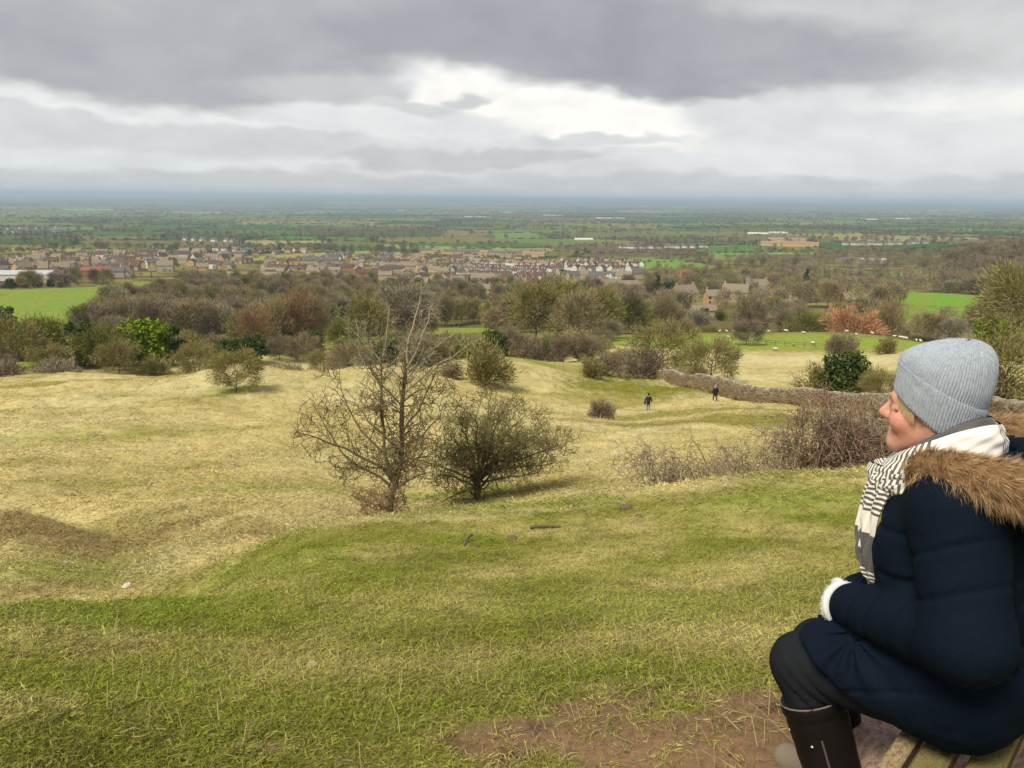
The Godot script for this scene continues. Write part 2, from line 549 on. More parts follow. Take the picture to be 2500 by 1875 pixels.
# patches: [picture x, y of the middle, half size across and away in metres, colour, how much]
const PATCHES := [
	[600, 1390, 1.4, 2.2, LUSH, 0.55], [250, 1500, 1.2, 0.6, LUSH, 0.5], [420, 1475, 0.9, 0.5, LUSH, 0.6], [820, 1395, 0.9, 0.7, LUSH, 0.35],
	[1300, 1235, 1.3, 0.7, LUSH, 0.5], [1950, 1215, 1.3, 0.6, LUSH, 0.6], [1780, 1250, 1.2, 0.5, LUSH, 0.3], [1500, 1480, 0.9, 0.7, LUSH, 0.4], [1430, 1650, 0.5, 0.4, LUSH, 0.35], [350, 1690, 0.4, 0.4, LUSH, 0.4], [1050, 1760, 0.25, 0.2, LUSH, 0.3],
	[150, 1310, 3.2, 1.3, BROWN, 0.85], [330, 1400, 1.6, 1.6, LUSH, 0.55], [120, 1430, 1.2, 0.5, BROWN, 0.5], [60, 1400, 1.0, 0.8, LUSH, 0.3],  # brown growth at left also paints shade on the mound's near flank
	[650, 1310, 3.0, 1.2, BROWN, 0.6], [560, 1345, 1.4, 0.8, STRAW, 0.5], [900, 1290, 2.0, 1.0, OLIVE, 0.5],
	[250, 1230, 3.6, 1.6, STRAW, 0.6], [420, 1370, 1.0, 1.4, PALE, 0.5], [700, 1275, 2.4, 0.7, PALE, 0.5], [1100, 1262, 2.4, 0.5, PALE, 0.45], [1650, 1195, 3.0, 0.6, PALE, 0.5], [260, 1185, 3.4, 1.2, LUSH, 0.28], [660, 1190, 3.4, 1.5, LUSH, 0.45], [300, 1060, 7.0, 1.8, LUSH, 0.30], [60, 1065, 3.0, 1.5, LUSH, 0.3],
	[1120, 1205, 2.4, 1.6, LUSH, 0.85], [1330, 1190, 3.0, 1.2, OLIVE, 0.5],
	[560, 958, 2.6, 2.6, LUSH, 0.6], [790, 905, 5.0, 2.5, OLIVE, 0.6], [480, 930, 14.0, 6.0, PALE, 0.4],
	[100, 935, 26.0, 3.0, OLIVE, 0.8], [420, 912, 18.0, 4.0, OLIVE, 0.8],
	[1400, 905, 10.0, 7.0, OLIVE, 0.7], [1560, 945, 12.0, 18.0, PATH, 0.95], [1480, 975, 8.0, 8.0, OLIVE, 0.7], [1660, 940, 8.0, 12.0, PATH, 0.8], [1720, 985, 8.0, 4.0, STRAW, 0.7], [1640, 1010, 14.0, 5.0, PATH, 0.7], [1850, 1020, 14.0, 6.0, PATH, 0.75], [1980, 1010, 10.0, 4.5, LUSH, 0.35], [1560, 1040, 8.0, 3.0, BROWN, 0.4],
	[1260, 955, 5.0, 3.0, LUSH, 0.3], [1400, 890, 14.0, 5.0, LUSH, 0.4], [1250, 875, 10.0, 6.0, LUSH, 0.5],
	[1980, 880, 26.0, 12.0, PALE, 0.75], [1800, 930, 14.0, 8.0, PALE, 0.8], [2000, 925, 16.0, 8.0, PALE, 0.6], [2300, 870, 30.0, 12.0, PALE, 0.5], [1800, 895, 12.0, 1.6, OLIVE, 0.4],
	[1900, 835, 60.0, 36.0, PASTURE, 0.85], [2200, 838, 46.0, 30.0, PASTURE, 0.8], [1600, 835, 18.0, 24.0, PASTURE, 0.9], [2200, 855, 26.0, 3.0, BROWN, 0.5], [2050, 812, 60.0, 5.0, OLIVE, 0.6], [2450, 840, 20.0, 20.0, PASTURE, 0.5],
	[2150, 858, 30.0, 4.0, OLIVE, 0.6],
]
var patches := []
var fields := []
var field_edges := []
var swell := FastNoiseLite.new()

# the fields of the plain: a rectangle split again and again, smaller close by
func split_fields(x0: float, z0: float, x1: float, z1: float, cut: int) -> int:
	var id := fields.size()
	var w := x1 - x0
	var d := z1 - z0
	var mid := Vector2((x0 + x1) * 0.5, (z0 + z1) * 0.5)
	var r := maxf(mid.length() - 0.5 * maxf(w, d), 400.0)
	var most := 110.0 + 0.055 * r
	fields.append([])
	if (w < most * 1.5 and d < most * 2.2) or (w < most * 2.4 and d < most * 3.0 and rng.randf() < 0.25):
		var pick := rng.randf()
		var c := MEADOW.lerp(TURF, rng.randf_range(0.1, 0.9))
		if pick > 0.90: c = BROWN.lerp(SOIL, rng.randf())
		elif pick > 0.78: c = STRAW.lerp(OLIVE, rng.randf_range(0.3, 0.9))
		elif pick > 0.55: c = OLIVE.lerp(MEADOW, rng.randf())
		elif pick > 0.42: c = Color(0.10, 0.26, 0.06).lerp(MEADOW, rng.randf())
		c = c.lerp(Color(0.13, 0.14, 0.07), 0.3)
		fields[id] = [true, c * rng.randf_range(0.34, 0.95)]
		field_edges.append([Vector2(x0, z0), Vector2(x1, z0)])
		field_edges.append([Vector2(x0, z0), Vector2(x0, z1)])
		return id
	var t := rng.randf_range(0.34, 0.66)
	if w * 1.35 > d:
		var x := lerpf(x0, x1, t)
		var a := split_fields(x0, z0, x, z1, cut + 1)
		var b := split_fields(x, z0, x1, z1, cut + 1)
		fields[id] = [false, true, x, a, b]
	else:
		var z := lerpf(z0, z1, t)
		var a := split_fields(x0, z0, x1, z, cut + 1)
		var b := split_fields(x0, z, x1, z1, cut + 1)
		fields[id] = [false, false, z, a, b]
	return id

const FIELD_TURN := 0.22
func to_field(x: float, z: float) -> Vector2:
	var p := Vector2(x, z).rotated(FIELD_TURN)
	return p + Vector2(swell.get_noise_2d(x, z), swell.get_noise_2d(z, x + 900.0)) * 130.0

func from_field(p: Vector2) -> Vector2:
	var q := p.rotated(-FIELD_TURN)
	for k in 3:
		q = (p - Vector2(swell.get_noise_2d(q.x, q.y), swell.get_noise_2d(q.y, q.x + 900.0)) * 130.0).rotated(-FIELD_TURN)
	return q

func field_color(x: float, z: float) -> Color:
	var p := to_field(x, z)
	var id := 0
	while not fields[id][0]:
		id = fields[id][3] if (p.x if fields[id][1] else p.y) < fields[id][2] else fields[id][4]
	return fields[id][1]

# single fields that stand out: [corners as picture columns and rows..., colour]
const MEADOWS := [
	[[[-80, 838], [100, 850], [185, 884], [70, 905], [-80, 895]], Color(0.22, 0.33, 0.06)],
	[[[420, 770], [540, 765], [560, 790], [430, 800]], Color(0.20, 0.33, 0.05)],
	[[[-60, 712], [130, 705], [300, 690], [470, 686], [440, 712], [330, 735], [260, 752], [-60, 790]], Color(0.17, 0.33, 0.04)],
	[[[-60, 790], [270, 745], [245, 800], [120, 818], [-60, 800]], Color(0.20, 0.36, 0.05)],
	[[[120, 778], [255, 770], [262, 800], [200, 812], [100, 800]], Color(0.22, 0.38, 0.04)],
	[[[20, 812], [200, 828], [240, 860], [60, 850], [0, 835]], Color(0.24, 0.36, 0.06)],
	[[[1485, 636], [1560, 630], [1650, 634], [1730, 648], [1760, 664], [1700, 662], [1590, 656], [1500, 645]], Color(0.10, 0.31, 0.05)],
	[[[2195, 712], [2410, 722], [2412, 748], [2330, 752], [2200, 742]], Color(0.12, 0.38, 0.02)],
	[[[2200, 742], [2400, 750], [2340, 800], [2180, 790]], Color(0.11, 0.30, 0.03)],
	[[[1075, 760], [1130, 742], [1240, 738], [1235, 765], [1150, 770]], Color(0.12, 0.36, 0.03)],
	[[[785, 735], [830, 732], [825, 760], [790, 758]], Color(0.12, 0.36, 0.03)],
	[[[500, 860], [560, 845], [565, 885], [505, 885]], Color(0.20, 0.40, 0.03)],
	[[[560, 795], [620, 788], [640, 815], [570, 815]], Color(0.22, 0.36, 0.05)],
	[[[800, 800], [860, 795], [870, 900], [800, 900]], Color(0.22, 0.34, 0.05)],
	[[[1010, 800], [1200, 800], [1200, 812], [1010, 812]], Color(0.20, 0.34, 0.04)],
	[[[1880, 800], [2000, 770], [2060, 772], [1990, 800]], Color(0.26, 0.30, 0.02)],
	[[[2000, 650], [2360, 640], [2360, 656], [2020, 668]], Color(0.13, 0.30, 0.05)],
	[[[1820, 618], [1990, 616], [1980, 622], [1830, 622]], Color(0.26, 0.40, 0.07)],
	[[[1700, 612], [1900, 620], [2000, 632], [1760, 634]], Color(0.10, 0.27, 0.06)],
	[[[560, 628], [720, 620], [900, 612], [900, 622], [740, 630], [560, 640]], Color(0.30, 0.34, 0.10)],
	[[[940, 596], [1240, 604], [1250, 612], [950, 606]], Color(0.24, 0.34, 0.08)],
	[[[20, 607], [230, 607], [220, 616], [20, 616]], Color(0.34, 0.30, 0.13)],
	[[[1200, 570], [1300, 566], [1330, 580], [1210, 584]], Color(0.08, 0.22, 0.07)],
	[[[0, 503], [260, 503], [300, 526], [0, 532]], Color(0.085, 0.20, 0.065)],
	[[[1090, 562], [1200, 560], [1190, 575], [1080, 578]], Color(0.14, 0.11, 0.075)],
	[[[700, 590], [760, 588], [760, 594], [700, 596]], Color(0.36, 0.32, 0.13)],
]
var meadows := []

func ground_color(x: float, z: float) -> Color:
	var r := sqrt(x * x + z * z)
	var t := tint_noise.get_noise_2d(x, z)
	var t2 := tint_noise.get_noise_2d(x * 5.0 + 40.0, z * 5.0)
	var p := patch_noise.get_noise_2d(x, z)
	var c: Color
	if r < 16.0:
		c = TURF.lerp(STRAW, clampf(0.14 + 0.6 * p + 0.6 * t, 0.0, 0.7))
		c = c.lerp(LUSH, clampf(0.15 - 0.6 * t + 0.4 * t2, 0.0, 0.55))
		c = c.lerp(Color(0.19, 0.145, 0.06), clampf(0.10 + 0.6 * t2 + 0.3 * patch_noise.get_noise_2d(x * 9.0, z * 9.0), 0.0, 0.6))
		c = c.lerp(STRAW, 0.75 * smoothstep(8.5, 13.0, r + 2.0 * t))
		c = c.lerp(SOIL.lerp(Color(0.11, 0.065, 0.045), smoothstep(0.12, 0.4, tint_noise.get_noise_2d(x * 4.0 + 9.0, z * 4.0))), bare(x, z))
	elif r < 175.0:
		c = STRAW.lerp(PALE, clampf(0.30 + 0.8 * p + 0.2 * t, 0.0, 1.0))
		c = c.lerp(OLIVE, clampf(0.18 + 0.65 * patch_noise.get_noise_2d(x * 2.3, z * 2.3 + 60.0) + 0.45 * t, 0.0, 0.72))
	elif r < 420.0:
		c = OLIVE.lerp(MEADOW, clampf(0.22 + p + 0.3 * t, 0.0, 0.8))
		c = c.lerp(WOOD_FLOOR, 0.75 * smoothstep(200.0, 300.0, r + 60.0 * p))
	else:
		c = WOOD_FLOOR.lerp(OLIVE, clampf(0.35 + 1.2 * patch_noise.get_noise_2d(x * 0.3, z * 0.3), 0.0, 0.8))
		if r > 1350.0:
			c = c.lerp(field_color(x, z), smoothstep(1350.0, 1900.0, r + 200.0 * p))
	if r < 420.0:
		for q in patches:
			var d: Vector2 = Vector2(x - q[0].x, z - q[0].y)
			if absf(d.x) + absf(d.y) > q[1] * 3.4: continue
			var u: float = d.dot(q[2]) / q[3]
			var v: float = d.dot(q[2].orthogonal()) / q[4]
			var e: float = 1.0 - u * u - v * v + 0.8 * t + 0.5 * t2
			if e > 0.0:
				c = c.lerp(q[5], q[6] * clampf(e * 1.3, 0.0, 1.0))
	if r > 130.0:
		var here := Vector2(x, z) + Vector2(t, t2) * r * 0.008
		for q in meadows:
			if q[0].has_point(here) and Geometry2D.is_point_in_polygon(here, q[1]):
				c = q[2].lerp(OLIVE, clampf(0.40 + 0.9 * p + 0.4 * t, 0.08, 0.85))
	c *= 1.0 + 0.16 * t + 0.12 * t2
	c.a = 1.0
	return c

# trodden earth round the bench and thin places in the turf
func bare(x: float, z: float) -> float:
	var d := Vector2((x - 0.66) / 1.0, (z + 2.1) / 0.85)
	var e := 1.0 - d.length() + 0.85 * tint_noise.get_noise_2d(x * 2.6, z * 2.6) + 0.7 * tint_noise.get_noise_2d(x * 7.0, z * 7.0)
	var b := smoothstep(0.02, 0.34, e)
	var thin := 0.4 * smoothstep(0.26, 0.44, tint_noise.get_noise_2d(x * 1.5 + 70.0, z * 1.5)) * smoothstep(5.5, 2.2, sqrt(x * x + z * z))
	return maxf(b, thin)

func build_ground() -> void:
	swell.seed = 8
	swell.frequency = 0.0011
	swell.fractal_octaves = 2
	split_fields(-26000.0, -34000.0, 26000.0, 3000.0, 0)
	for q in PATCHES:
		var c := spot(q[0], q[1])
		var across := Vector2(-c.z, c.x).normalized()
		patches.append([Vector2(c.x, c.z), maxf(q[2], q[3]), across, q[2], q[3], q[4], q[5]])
	for q in MEADOWS:
		var ring := PackedVector2Array()
		var box := Rect2()
		for k in q[0].size():
			var s := spot(q[0][k][0], q[0][k][1])
			ring.append(Vector2(s.x, s.z))
			box = Rect2(ring[0], Vector2.ZERO) if k == 0 else box.expand(ring[k])
		meadows.append([box, ring, q[1]])
	var angles := PackedFloat32Array()
	var a := -180.0
	while a < 179.9:
		angles.append(deg_to_rad(a))
		var b := absf(a + 0.01)
		a += 0.12 if b < 34.0 else (0.5 if b < 40.0 else (2.0 if b < 70.0 else 6.0))
	var n := angles.size()
	var rows := PackedFloat32Array([0.25, 0.6])
	var r := 0.95
	while r < 34000.0:
		rows.append(r)
		r *= 1.0145 if r < 30.0 else (1.0115 if r < 6000.0 else 1.02)
	var m := rows.size()
	var v := PackedVector3Array()
	var nn := PackedVector3Array()
	var c := PackedColorArray()
	var ix := PackedInt32Array()
	v.resize(n * m)
	nn.resize(n * m)
	c.resize(n * m)
	for j in m:
		for k in n:
			var x := rows[j] * sin(angles[k])
			var z := -rows[j] * cos(angles[k])
			v[j * n + k] = Vector3(x, ground_y(x, z), z)
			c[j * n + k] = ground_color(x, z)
	for j in m:
		for k in n:
			var l := v[j * n + (k + n - 1) % n]
			var rr := v[j * n + (k + 1) % n]
			var u := v[maxi(j - 1, 0) * n + k]
			var d := v[mini(j + 1, m - 1) * n + k]
			nn[j * n + k] = (rr - l).cross(d - u).normalized()
			if nn[j * n + k].y < 0.0: nn[j * n + k] = -nn[j * n + k]
	for j in m - 1:
		for k in n:
			var q := j * n + k
			var w := j * n + (k + 1) % n
			ix.append_array([q, q + n, w, w, q + n, w + n])
	var arr := []
	arr.resize(Mesh.ARRAY_MAX)
	arr[Mesh.ARRAY_VERTEX] = v
	arr[Mesh.ARRAY_NORMAL] = nn
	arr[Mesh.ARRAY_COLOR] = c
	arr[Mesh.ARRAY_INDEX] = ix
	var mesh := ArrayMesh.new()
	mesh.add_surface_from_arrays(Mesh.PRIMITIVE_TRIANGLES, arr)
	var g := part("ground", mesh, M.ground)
	tag(g, "grassy hillside falling to a patchwork of valley fields", "ground", "", "structure")
	print("ground ", n * m)
# ---------------------------------------------------------------- turf and dry grass
func tuft(blades: int, spread: float, tall: float, width: float, lean: float, seed_: int, dry: float) -> ArrayMesh:
	var keep := rng.state
	rng.seed = seed_
	var b := Build.new()
	for k in blades:
		var a := rng.randf() * TAU
		var p := Vector3(cos(a), 0, sin(a)) * spread * sqrt(rng.randf())
		var d := Vector3(rng.randfn() * lean, 1.0, rng.randfn() * lean).normalized()
		var h := tall * rng.randf_range(0.5, 1.25)
		var side := d.cross(Vector3(rng.randf_range(-1, 1), 0, rng.randf_range(-1, 1))).normalized() * width * rng.randf_range(0.6, 1.3)
		var bend := Vector3(rng.randfn(), -0.3, rng.randfn()) * h * 0.35
		var c := Color(1, 1, 1) * rng.randf_range(0.65, 1.3)
		if rng.randf() < dry: c = Color(1.4, 1.18, 1.6) * rng.randf_range(0.8, 1.25)
		p.y -= 0.004
		var m := p + d * h * 0.55
		var e := p + d * h + bend
		b.quad(p - side, m - side * 0.8, m + side * 0.8, p + side, c)
		b.tri(m - side * 0.8, e, m + side * 0.8, c * 1.1)
	rng.state = keep
	return b.mesh()

func build_grass() -> void:
	# [name, label, mesh settings, how many, nearest, farthest, colour shift, growth with distance]
	var kinds_of := [
		["turf", "short green turf covering the foreground hilltop", 24, 0.050, 0.023, 0.0012, 1.2, 0.24, 62000, 1.55, 14.5, 0.33],
		["long_turf", "longer green grass blades in tufts on the foreground hilltop", 9, 0.04, 0.038, 0.0013, 1.0, 0.35, 5000, 1.55, 15.0, 0.3],
		["dry_grass", "pale dry grass matted over the hillside slope", 12, 0.16, 0.11, 0.005, 1.2, 0.4, 90000, 9.0, 130.0, 0.45],
		["straw_litter", "loose dry straw lying among the turf", 5, 0.10, 0.09, 0.0013, 5.0, 1.0, 3800, 1.6, 9.0, 0.2],
	]
	for s in kinds_of.size():
		var g: Array = kinds_of[s]
		var meshes := [tuft(g[2], g[3], g[4], g[5], g[6], 500 + s * 7, g[7])]
		var places := []
		var colors := []
		for k in g[8]:
			var r := exp(rng.randf_range(log(g[9]), log(g[10])))
			var az := deg_to_rad(rng.randf_range(-42, 42))
			var x := r * sin(az)
			var z := -r * cos(az)
			var soil := bare(x, z) if r < 7.0 else 0.0
			if s < 2 and rng.randf() < soil * 0.93: continue
			if s == 2 and rng.randf() > smoothstep(8.0, 15.0, r): continue
			if x > 0.7 and x < 1.35 and z > -2.05 and z < -1.3: continue
			var c := ground_color(x, z)
			if s == 3: c = Color(0.30, 0.25, 0.13)
			elif soil > 0.3: c = TURF.lerp(STRAW, rng.randf() * 0.6)
			var q := rng.randf_range(0.55, 1.35)
			if s == 1: c = c.lerp(LUSH, 0.35)
			c = Color(c.r * q, c.g * q, c.b * q)
			var sc: float = rng.randf_range(0.65, 1.3) * pow(r / g[9], g[11])
			if s < 2: sc = minf(sc, 1.9)
			var basis := Basis(Vector3.UP, rng.randf() * TAU).scaled(Vector3(sc, sc * (0.62 if s == 2 else 1.0) * rng.randf_range(0.6, 1.2), sc))
			places.append(Transform3D(basis, on_ground(x, z)))
			colors.append(c)
		scatter(g[0], meshes[0], M.blade, places, colors, g[1], "grass")
# ---------------------------------------------------------------- trees: limbs as tapered tubes, twigs as thin blades of wood
func wander(from: Vector3, dir: Vector3, length: float, steps: int, wobble: float, lift: float) -> PackedVector3Array:
	var path := PackedVector3Array([from])
	var d := dir.normalized()
	for k in steps:
		d = (d + Vector3(rng.randf_range(-1, 1), rng.randf_range(-1, 1), rng.randf_range(-1, 1)) * wobble + Vector3.UP * lift).normalized()
		path.append(path[path.size() - 1] + d * length / steps)
	return path

func tapered(n: int, r0: float, r1: float) -> PackedFloat32Array:
	var r := PackedFloat32Array()
	for k in n: r.append(lerpf(r0, r1, float(k) / (n - 1)))
	return r

# a limb and all that grows from it. o: twig (colour), tip (colour), wobble, lift, spread, many (side shoots per metre by level), ends (radius of the last twigs)
func limb(b: Build, path: PackedVector3Array, r0: float, r1: float, level: int, o: Dictionary) -> void:
	var col: Color = o.bark if level > 1 else o.twig
	var tip: Color = o.tip if level == 0 else o.twig
	var shade := rng.randf_range(0.75, 1.25)
	b.tube(path, tapered(path.size(), r0, r1), 6 if level > 2 else (4 if level > 1 else 3), col * shade, tip * shade)
	if level == 0: return
	var total := 0.0
	for k in path.size() - 1: total += path[k].distance_to(path[k + 1])
	var shoots := maxi(1, int(total * o.many[level] + rng.randf()))
	for s in shoots:
		var t: float = lerpf(o.get("bare", 0.15), 1.0, (s + rng.randf()) / shoots)
		var at := t * (path.size() - 1)
		var k := mini(int(at), path.size() - 2)
		var p := path[k].lerp(path[k + 1], at - k)
		var along := (path[k + 1] - path[k]).normalized()
		var side := along.cross(Vector3(rng.randf_range(-1, 1), rng.randf_range(-1, 1), rng.randf_range(-1, 1))).normalized()
		var d: Vector3 = (along * (1.0 - o.spread * rng.randf_range(0.6, 1.2)) + side * o.spread * 1.6).normalized()
		var len: float = o.long[level] * rng.randf_range(0.45, 1.15) * (1.1 - 0.4 * t)
		var r: float = maxf(lerpf(r0, r1, t) * rng.randf_range(0.45, 0.7), o.ends)
		limb(b, wander(p, d, len, 5 if level > 1 else 3, o.wobble, o.lift), r, maxf(r * 0.35, o.ends * 0.7), level - 1, o)

const OAK := {"bark": Color(0.14, 0.115, 0.08), "trunk": 0.3}

# a winter tree of about the given height built at its own size: [trunk mesh, crown mesh]
func winter_tree(h: float, wide: float, blades: int, seed_: int, upright := 0.0, low := 0.18, twig := 0.075) -> Array:
	var keep := rng.state
	rng.seed = seed_
	var wood := Build.new()
	var crown := Build.new()
	var bark := Color(0.12, 0.10, 0.07)
	var trunk := wander(Vector3(0, -0.4, 0), Vector3(rng.randf_range(-0.1, 0.1), 1, rng.randf_range(-0.1, 0.1)), h * 0.62, 6, 0.07, 0.05)
	wood.tube(trunk, tapered(7, h * 0.021, h * 0.006), 6, bark)
	var tips: Array[Vector3] = []
	for k in 15:
		var a := TAU * (k * 0.382 + rng.randf_range(-0.06, 0.06))
		var t := lerpf(low, 1.0, float(k) / 14.0)
		var p := trunk[0].lerp(trunk[6], 0.25 + 0.7 * t) if t < 0.99 else trunk[6]
		var rise := lerpf(0.15, 1.5, t) + upright
		var reach := wide * 0.5 * sqrt(maxf(0.05, 1.0 - pow(absf(t - 0.42) / 0.62, 2.0)))
		var end := Vector3(cos(a) * reach, p.y + h * 0.10 + (h * 0.98 - p.y - h * 0.1) * t * rng.randf_range(0.75, 1.0) * 0.8 + rise * 0.25, sin(a) * reach)
		var q := PackedVector3Array([p, p.lerp(end, 0.35) + Vector3(0, -0.03 * h, 0), p.lerp(end, 0.7) + Vector3(rng.randf_range(-0.03, 0.03), 0.01, rng.randf_range(-0.03, 0.03)) * h, end])
		wood.tube(q, tapered(4, h * 0.007, h * 0.002), 4, bark)
		tips.append(end)
		tips.append(q[2])
		for s in 3:
			var e := q[2] + Vector3(rng.randf_range(-1, 1), rng.randf_range(-0.3, 1), rng.randf_range(-1, 1)).normalized() * h * rng.randf_range(0.1, 0.2)
			wood.tube(PackedVector3Array([q[1].lerp(q[2], rng.randf()), e]), PackedFloat32Array([h * 0.005, h * 0.0015]), 3, bark)
			tips.append(e)
	var mid := Vector3(0, h * 0.55, 0)
	for k in blades:
		var t: Vector3 = tips[rng.randi() % tips.size()]
		var off := Vector3(rng.randfn(), rng.randfn(), rng.randfn()) * h * 0.068
		var p := t + off
		if p.y < h * 0.06: p.y = h * rng.randf_range(0.06, 0.2)
		var d := ((p - mid).normalized() + off.normalized() * 0.8 + Vector3(0, 0.35 + upright, 0)).normalized()
		var len := h * rng.randf_range(0.04, 0.10)
		var side := d.cross(Vector3(rng.randf_range(-1, 1), rng.randf_range(-1, 1), rng.randf_range(-1, 1))).normalized() * twig * rng.randf_range(0.5, 1.2)
		var g := rng.randf_range(0.6, 1.4)
		crown.tri(p - side, p + side, p + d * len, Color(g, g * rng.randf_range(0.95, 1.05), g * rng.randf_range(0.85, 1.1)))
	rng.state = keep
	return [wood.mesh(), crown.mesh()]

# an evergreen crown of leaf sprays: lumps of foliage with gaps; cone shapes it to a conifer
func leafy_tree(h: float, wide: float, leaves: int, seed_: int, cone := 0.0) -> Array:
	var keep := rng.state
	rng.seed = seed_
	var wood := Build.new()
	var crown := Build.new()
	wood.tube(wander(Vector3(0, -0.4, 0), Vector3.UP, h * 0.8, 5, 0.05, 0.05), tapered(6, h * 0.028, h * 0.006), 6, Color(0.11, 0.09, 0.06))
	for k in 5:
		var a := TAU * k / 5.0
		wood.tube(PackedVector3Array([Vector3(0, h * 0.2, 0), Vector3(cos(a), 1.5, sin(a)) * h * 0.22]), PackedFloat32Array([h * 0.014, h * 0.006]), 4, Color(0.11, 0.09, 0.06))
	var lumps := []
	for k in 34:
		var t := rng.randf_range(0.12, 0.97)
		var a := rng.randf() * TAU
		var reach := wide * 0.5 * (lerpf(sqrt(maxf(0.02, 1.0 - pow((t - 0.5) / 0.55, 2.0))), 1.0 - t * 0.94, cone)) * rng.randf_range(0.45, 0.95)
		lumps.append([Vector3(cos(a) * reach, h * (0.06 + 0.9 * t), sin(a) * reach), wide * rng.randf_range(0.10, 0.2) * lerpf(1.0, 1.0 - 0.7 * t, cone), rng.randf_range(0.7, 1.3)])
	for k in leaves:
		var l: Array = lumps[rng.randi() % lumps.size()]
		var out := Vector3(rng.randfn(), rng.randfn() * 0.8, rng.randfn()).normalized()
		var p: Vector3 = l[0] + out * l[1] * rng.randf_range(0.6, 1.1)
		var d := (out + Vector3(rng.randf_range(-1, 1), rng.randf_range(-1, 1), rng.randf_range(-1, 1)) * 0.9).normalized()
		var side := d.cross(Vector3(rng.randf_range(-1, 1), rng.randf_range(-1, 1), rng.randf_range(-1, 1))).normalized()
		var s := wide * rng.randf_range(0.018, 0.04)
		var g: float = l[2] * rng.randf_range(0.7, 1.35)
		crown.tri(p - side * s, p + side * s, p + d * s * 2.4, Color(g, g, g * rng.randf_range(0.7, 1.1)))
	rng.state = keep
	return [wood.mesh(), crown.mesh()]

# a low bush: stems from the ground and a fuzz of twigs
func twig_bush(h: float, wide: float, blades: int, seed_: int, twig := 0.05) -> Array:
	var keep := rng.state
	rng.seed = seed_
	var wood := Build.new()
	var crown := Build.new()
	var tips: Array[Vector3] = []
	for k in 16:
		var a := rng.randf() * TAU
		var lean := rng.randf_range(0.1, 0.5) * wide
		var e := Vector3(cos(a) * lean, h * rng.randf_range(0.45, 0.95) * (1.0 - 0.5 * pow(lean / wide / 0.5, 3.0)), sin(a) * lean)
		wood.tube(PackedVector3Array([Vector3(cos(a), 0, sin(a)) * wide * 0.04 - Vector3(0, 0.2, 0), e * Vector3(0.6, 0.55, 0.6), e]), PackedFloat32Array([h * 0.018, h * 0.012, h * 0.004]), 4, Color(0.13, 0.10, 0.075))
		tips.append(e)
		tips.append(e * Vector3(0.75, 0.7, 0.75))
		tips.append(e * Vector3(0.9, 0.35, 0.9))
	for k in blades:
		var p: Vector3 = tips[rng.randi() % tips.size()] + Vector3(rng.randfn(), rng.randfn(), rng.randfn()) * wide * 0.085
		p.y = absf(p.y)
		var d := (p * Vector3(1, 0.6, 1) + Vector3(rng.randf_range(-1, 1), rng.randf_range(0, 1), rng.randf_range(-1, 1)) * wide * 0.3).normalized()
		var side := d.cross(Vector3(rng.randf_range(-1, 1), rng.randf_range(-1, 1), rng.randf_range(-1, 1))).normalized() * twig * rng.randf_range(0.5, 1.2)
		var g := rng.randf_range(0.6, 1.4)
		crown.tri(p - side, p + side, p + d * wide * rng.randf_range(0.05, 0.12), Color(g, g * rng.randf_range(0.95, 1.05), g * rng.randf_range(0.85, 1.1)))
	rng.state = keep
	return [wood.mesh(), crown.mesh()]

func joined(two: Array, wood: Color) -> ArrayMesh:
	# trunk and crown of a tree in one mesh, for far-off woods; the trunk keeps a darker tone of the wood's tint
	var st := Build.new()
	for k in 2:
		var a: Array = two[k].surface_get_arrays(0)
		var base := st.v.size()
		st.v.append_array(a[Mesh.ARRAY_VERTEX])
		st.n.append_array(a[Mesh.ARRAY_NORMAL])
		if k == 0:
			for q in a[Mesh.ARRAY_VERTEX].size(): st.c.append(wood)
		else: st.c.append_array(a[Mesh.ARRAY_COLOR])
		for q in a[Mesh.ARRAY_INDEX]: st.i.append(base + q)
	return st.mesh()

var kinds := {}

func prepare_kinds() -> void:
	for k in 4: kinds["bare%d" % k] = winter_tree(10.0, [9.0, 10.5, 7.5, 8.5][k], 6000, 100 + k)
	kinds.tall0 = winter_tree(12.0, 7.5, 5500, 140, 0.5)
	kinds.tall1 = winter_tree(12.0, 6.0, 5000, 141, 0.8)
	kinds.birch = winter_tree(12.0, 6.5, 6000, 150, 0.9, 0.1, 0.055)
	kinds.poplar = winter_tree(15.0, 4.6, 5000, 151, 2.0, 0.0)
	kinds.round = winter_tree(8.0, 11.0, 9000, 152, 0.0, 0.0)
	kinds.wide0 = winter_tree(6.0, 8.0, 8000, 160, 0.0, 0.0, 0.045)
	kinds.wide1 = winter_tree(6.0, 7.0, 8000, 161, 0.0, 0.05, 0.045)
	for k in 3: kinds["bush%d" % k] = twig_bush(3.0, [4.0, 4.6, 3.4][k], 4200, 170 + k)
	for k in 2: kinds["leafy%d" % k] = leafy_tree(8.0, [8.0, 7.0][k], 3200, 180 + k)
	for k in 2: kinds["cone%d" % k] = leafy_tree(12.0, [5.5, 4.6][k], 2400, 190 + k, 0.9)
	var tints := {"brown": Color(0.27, 0.222, 0.128), "olive": Color(0.255, 0.228, 0.088), "grey": Color(0.29, 0.255, 0.18), "russet": Color(0.30, 0.20, 0.11), "plum": Color(0.228, 0.182, 0.128), "orange": Color(0.52, 0.29, 0.15), "tan": Color(0.33, 0.26, 0.13), "green": Color(0.072, 0.102, 0.030), "bright": Color(0.173, 0.247, 0.018), "pine": Color(0.045, 0.075, 0.048), "moss": Color(0.180, 0.188, 0.053)}
	for t in tints:
		M[t] = surface(tints[t], 0.95, true)
		M[t].metallic_specular = 0.1

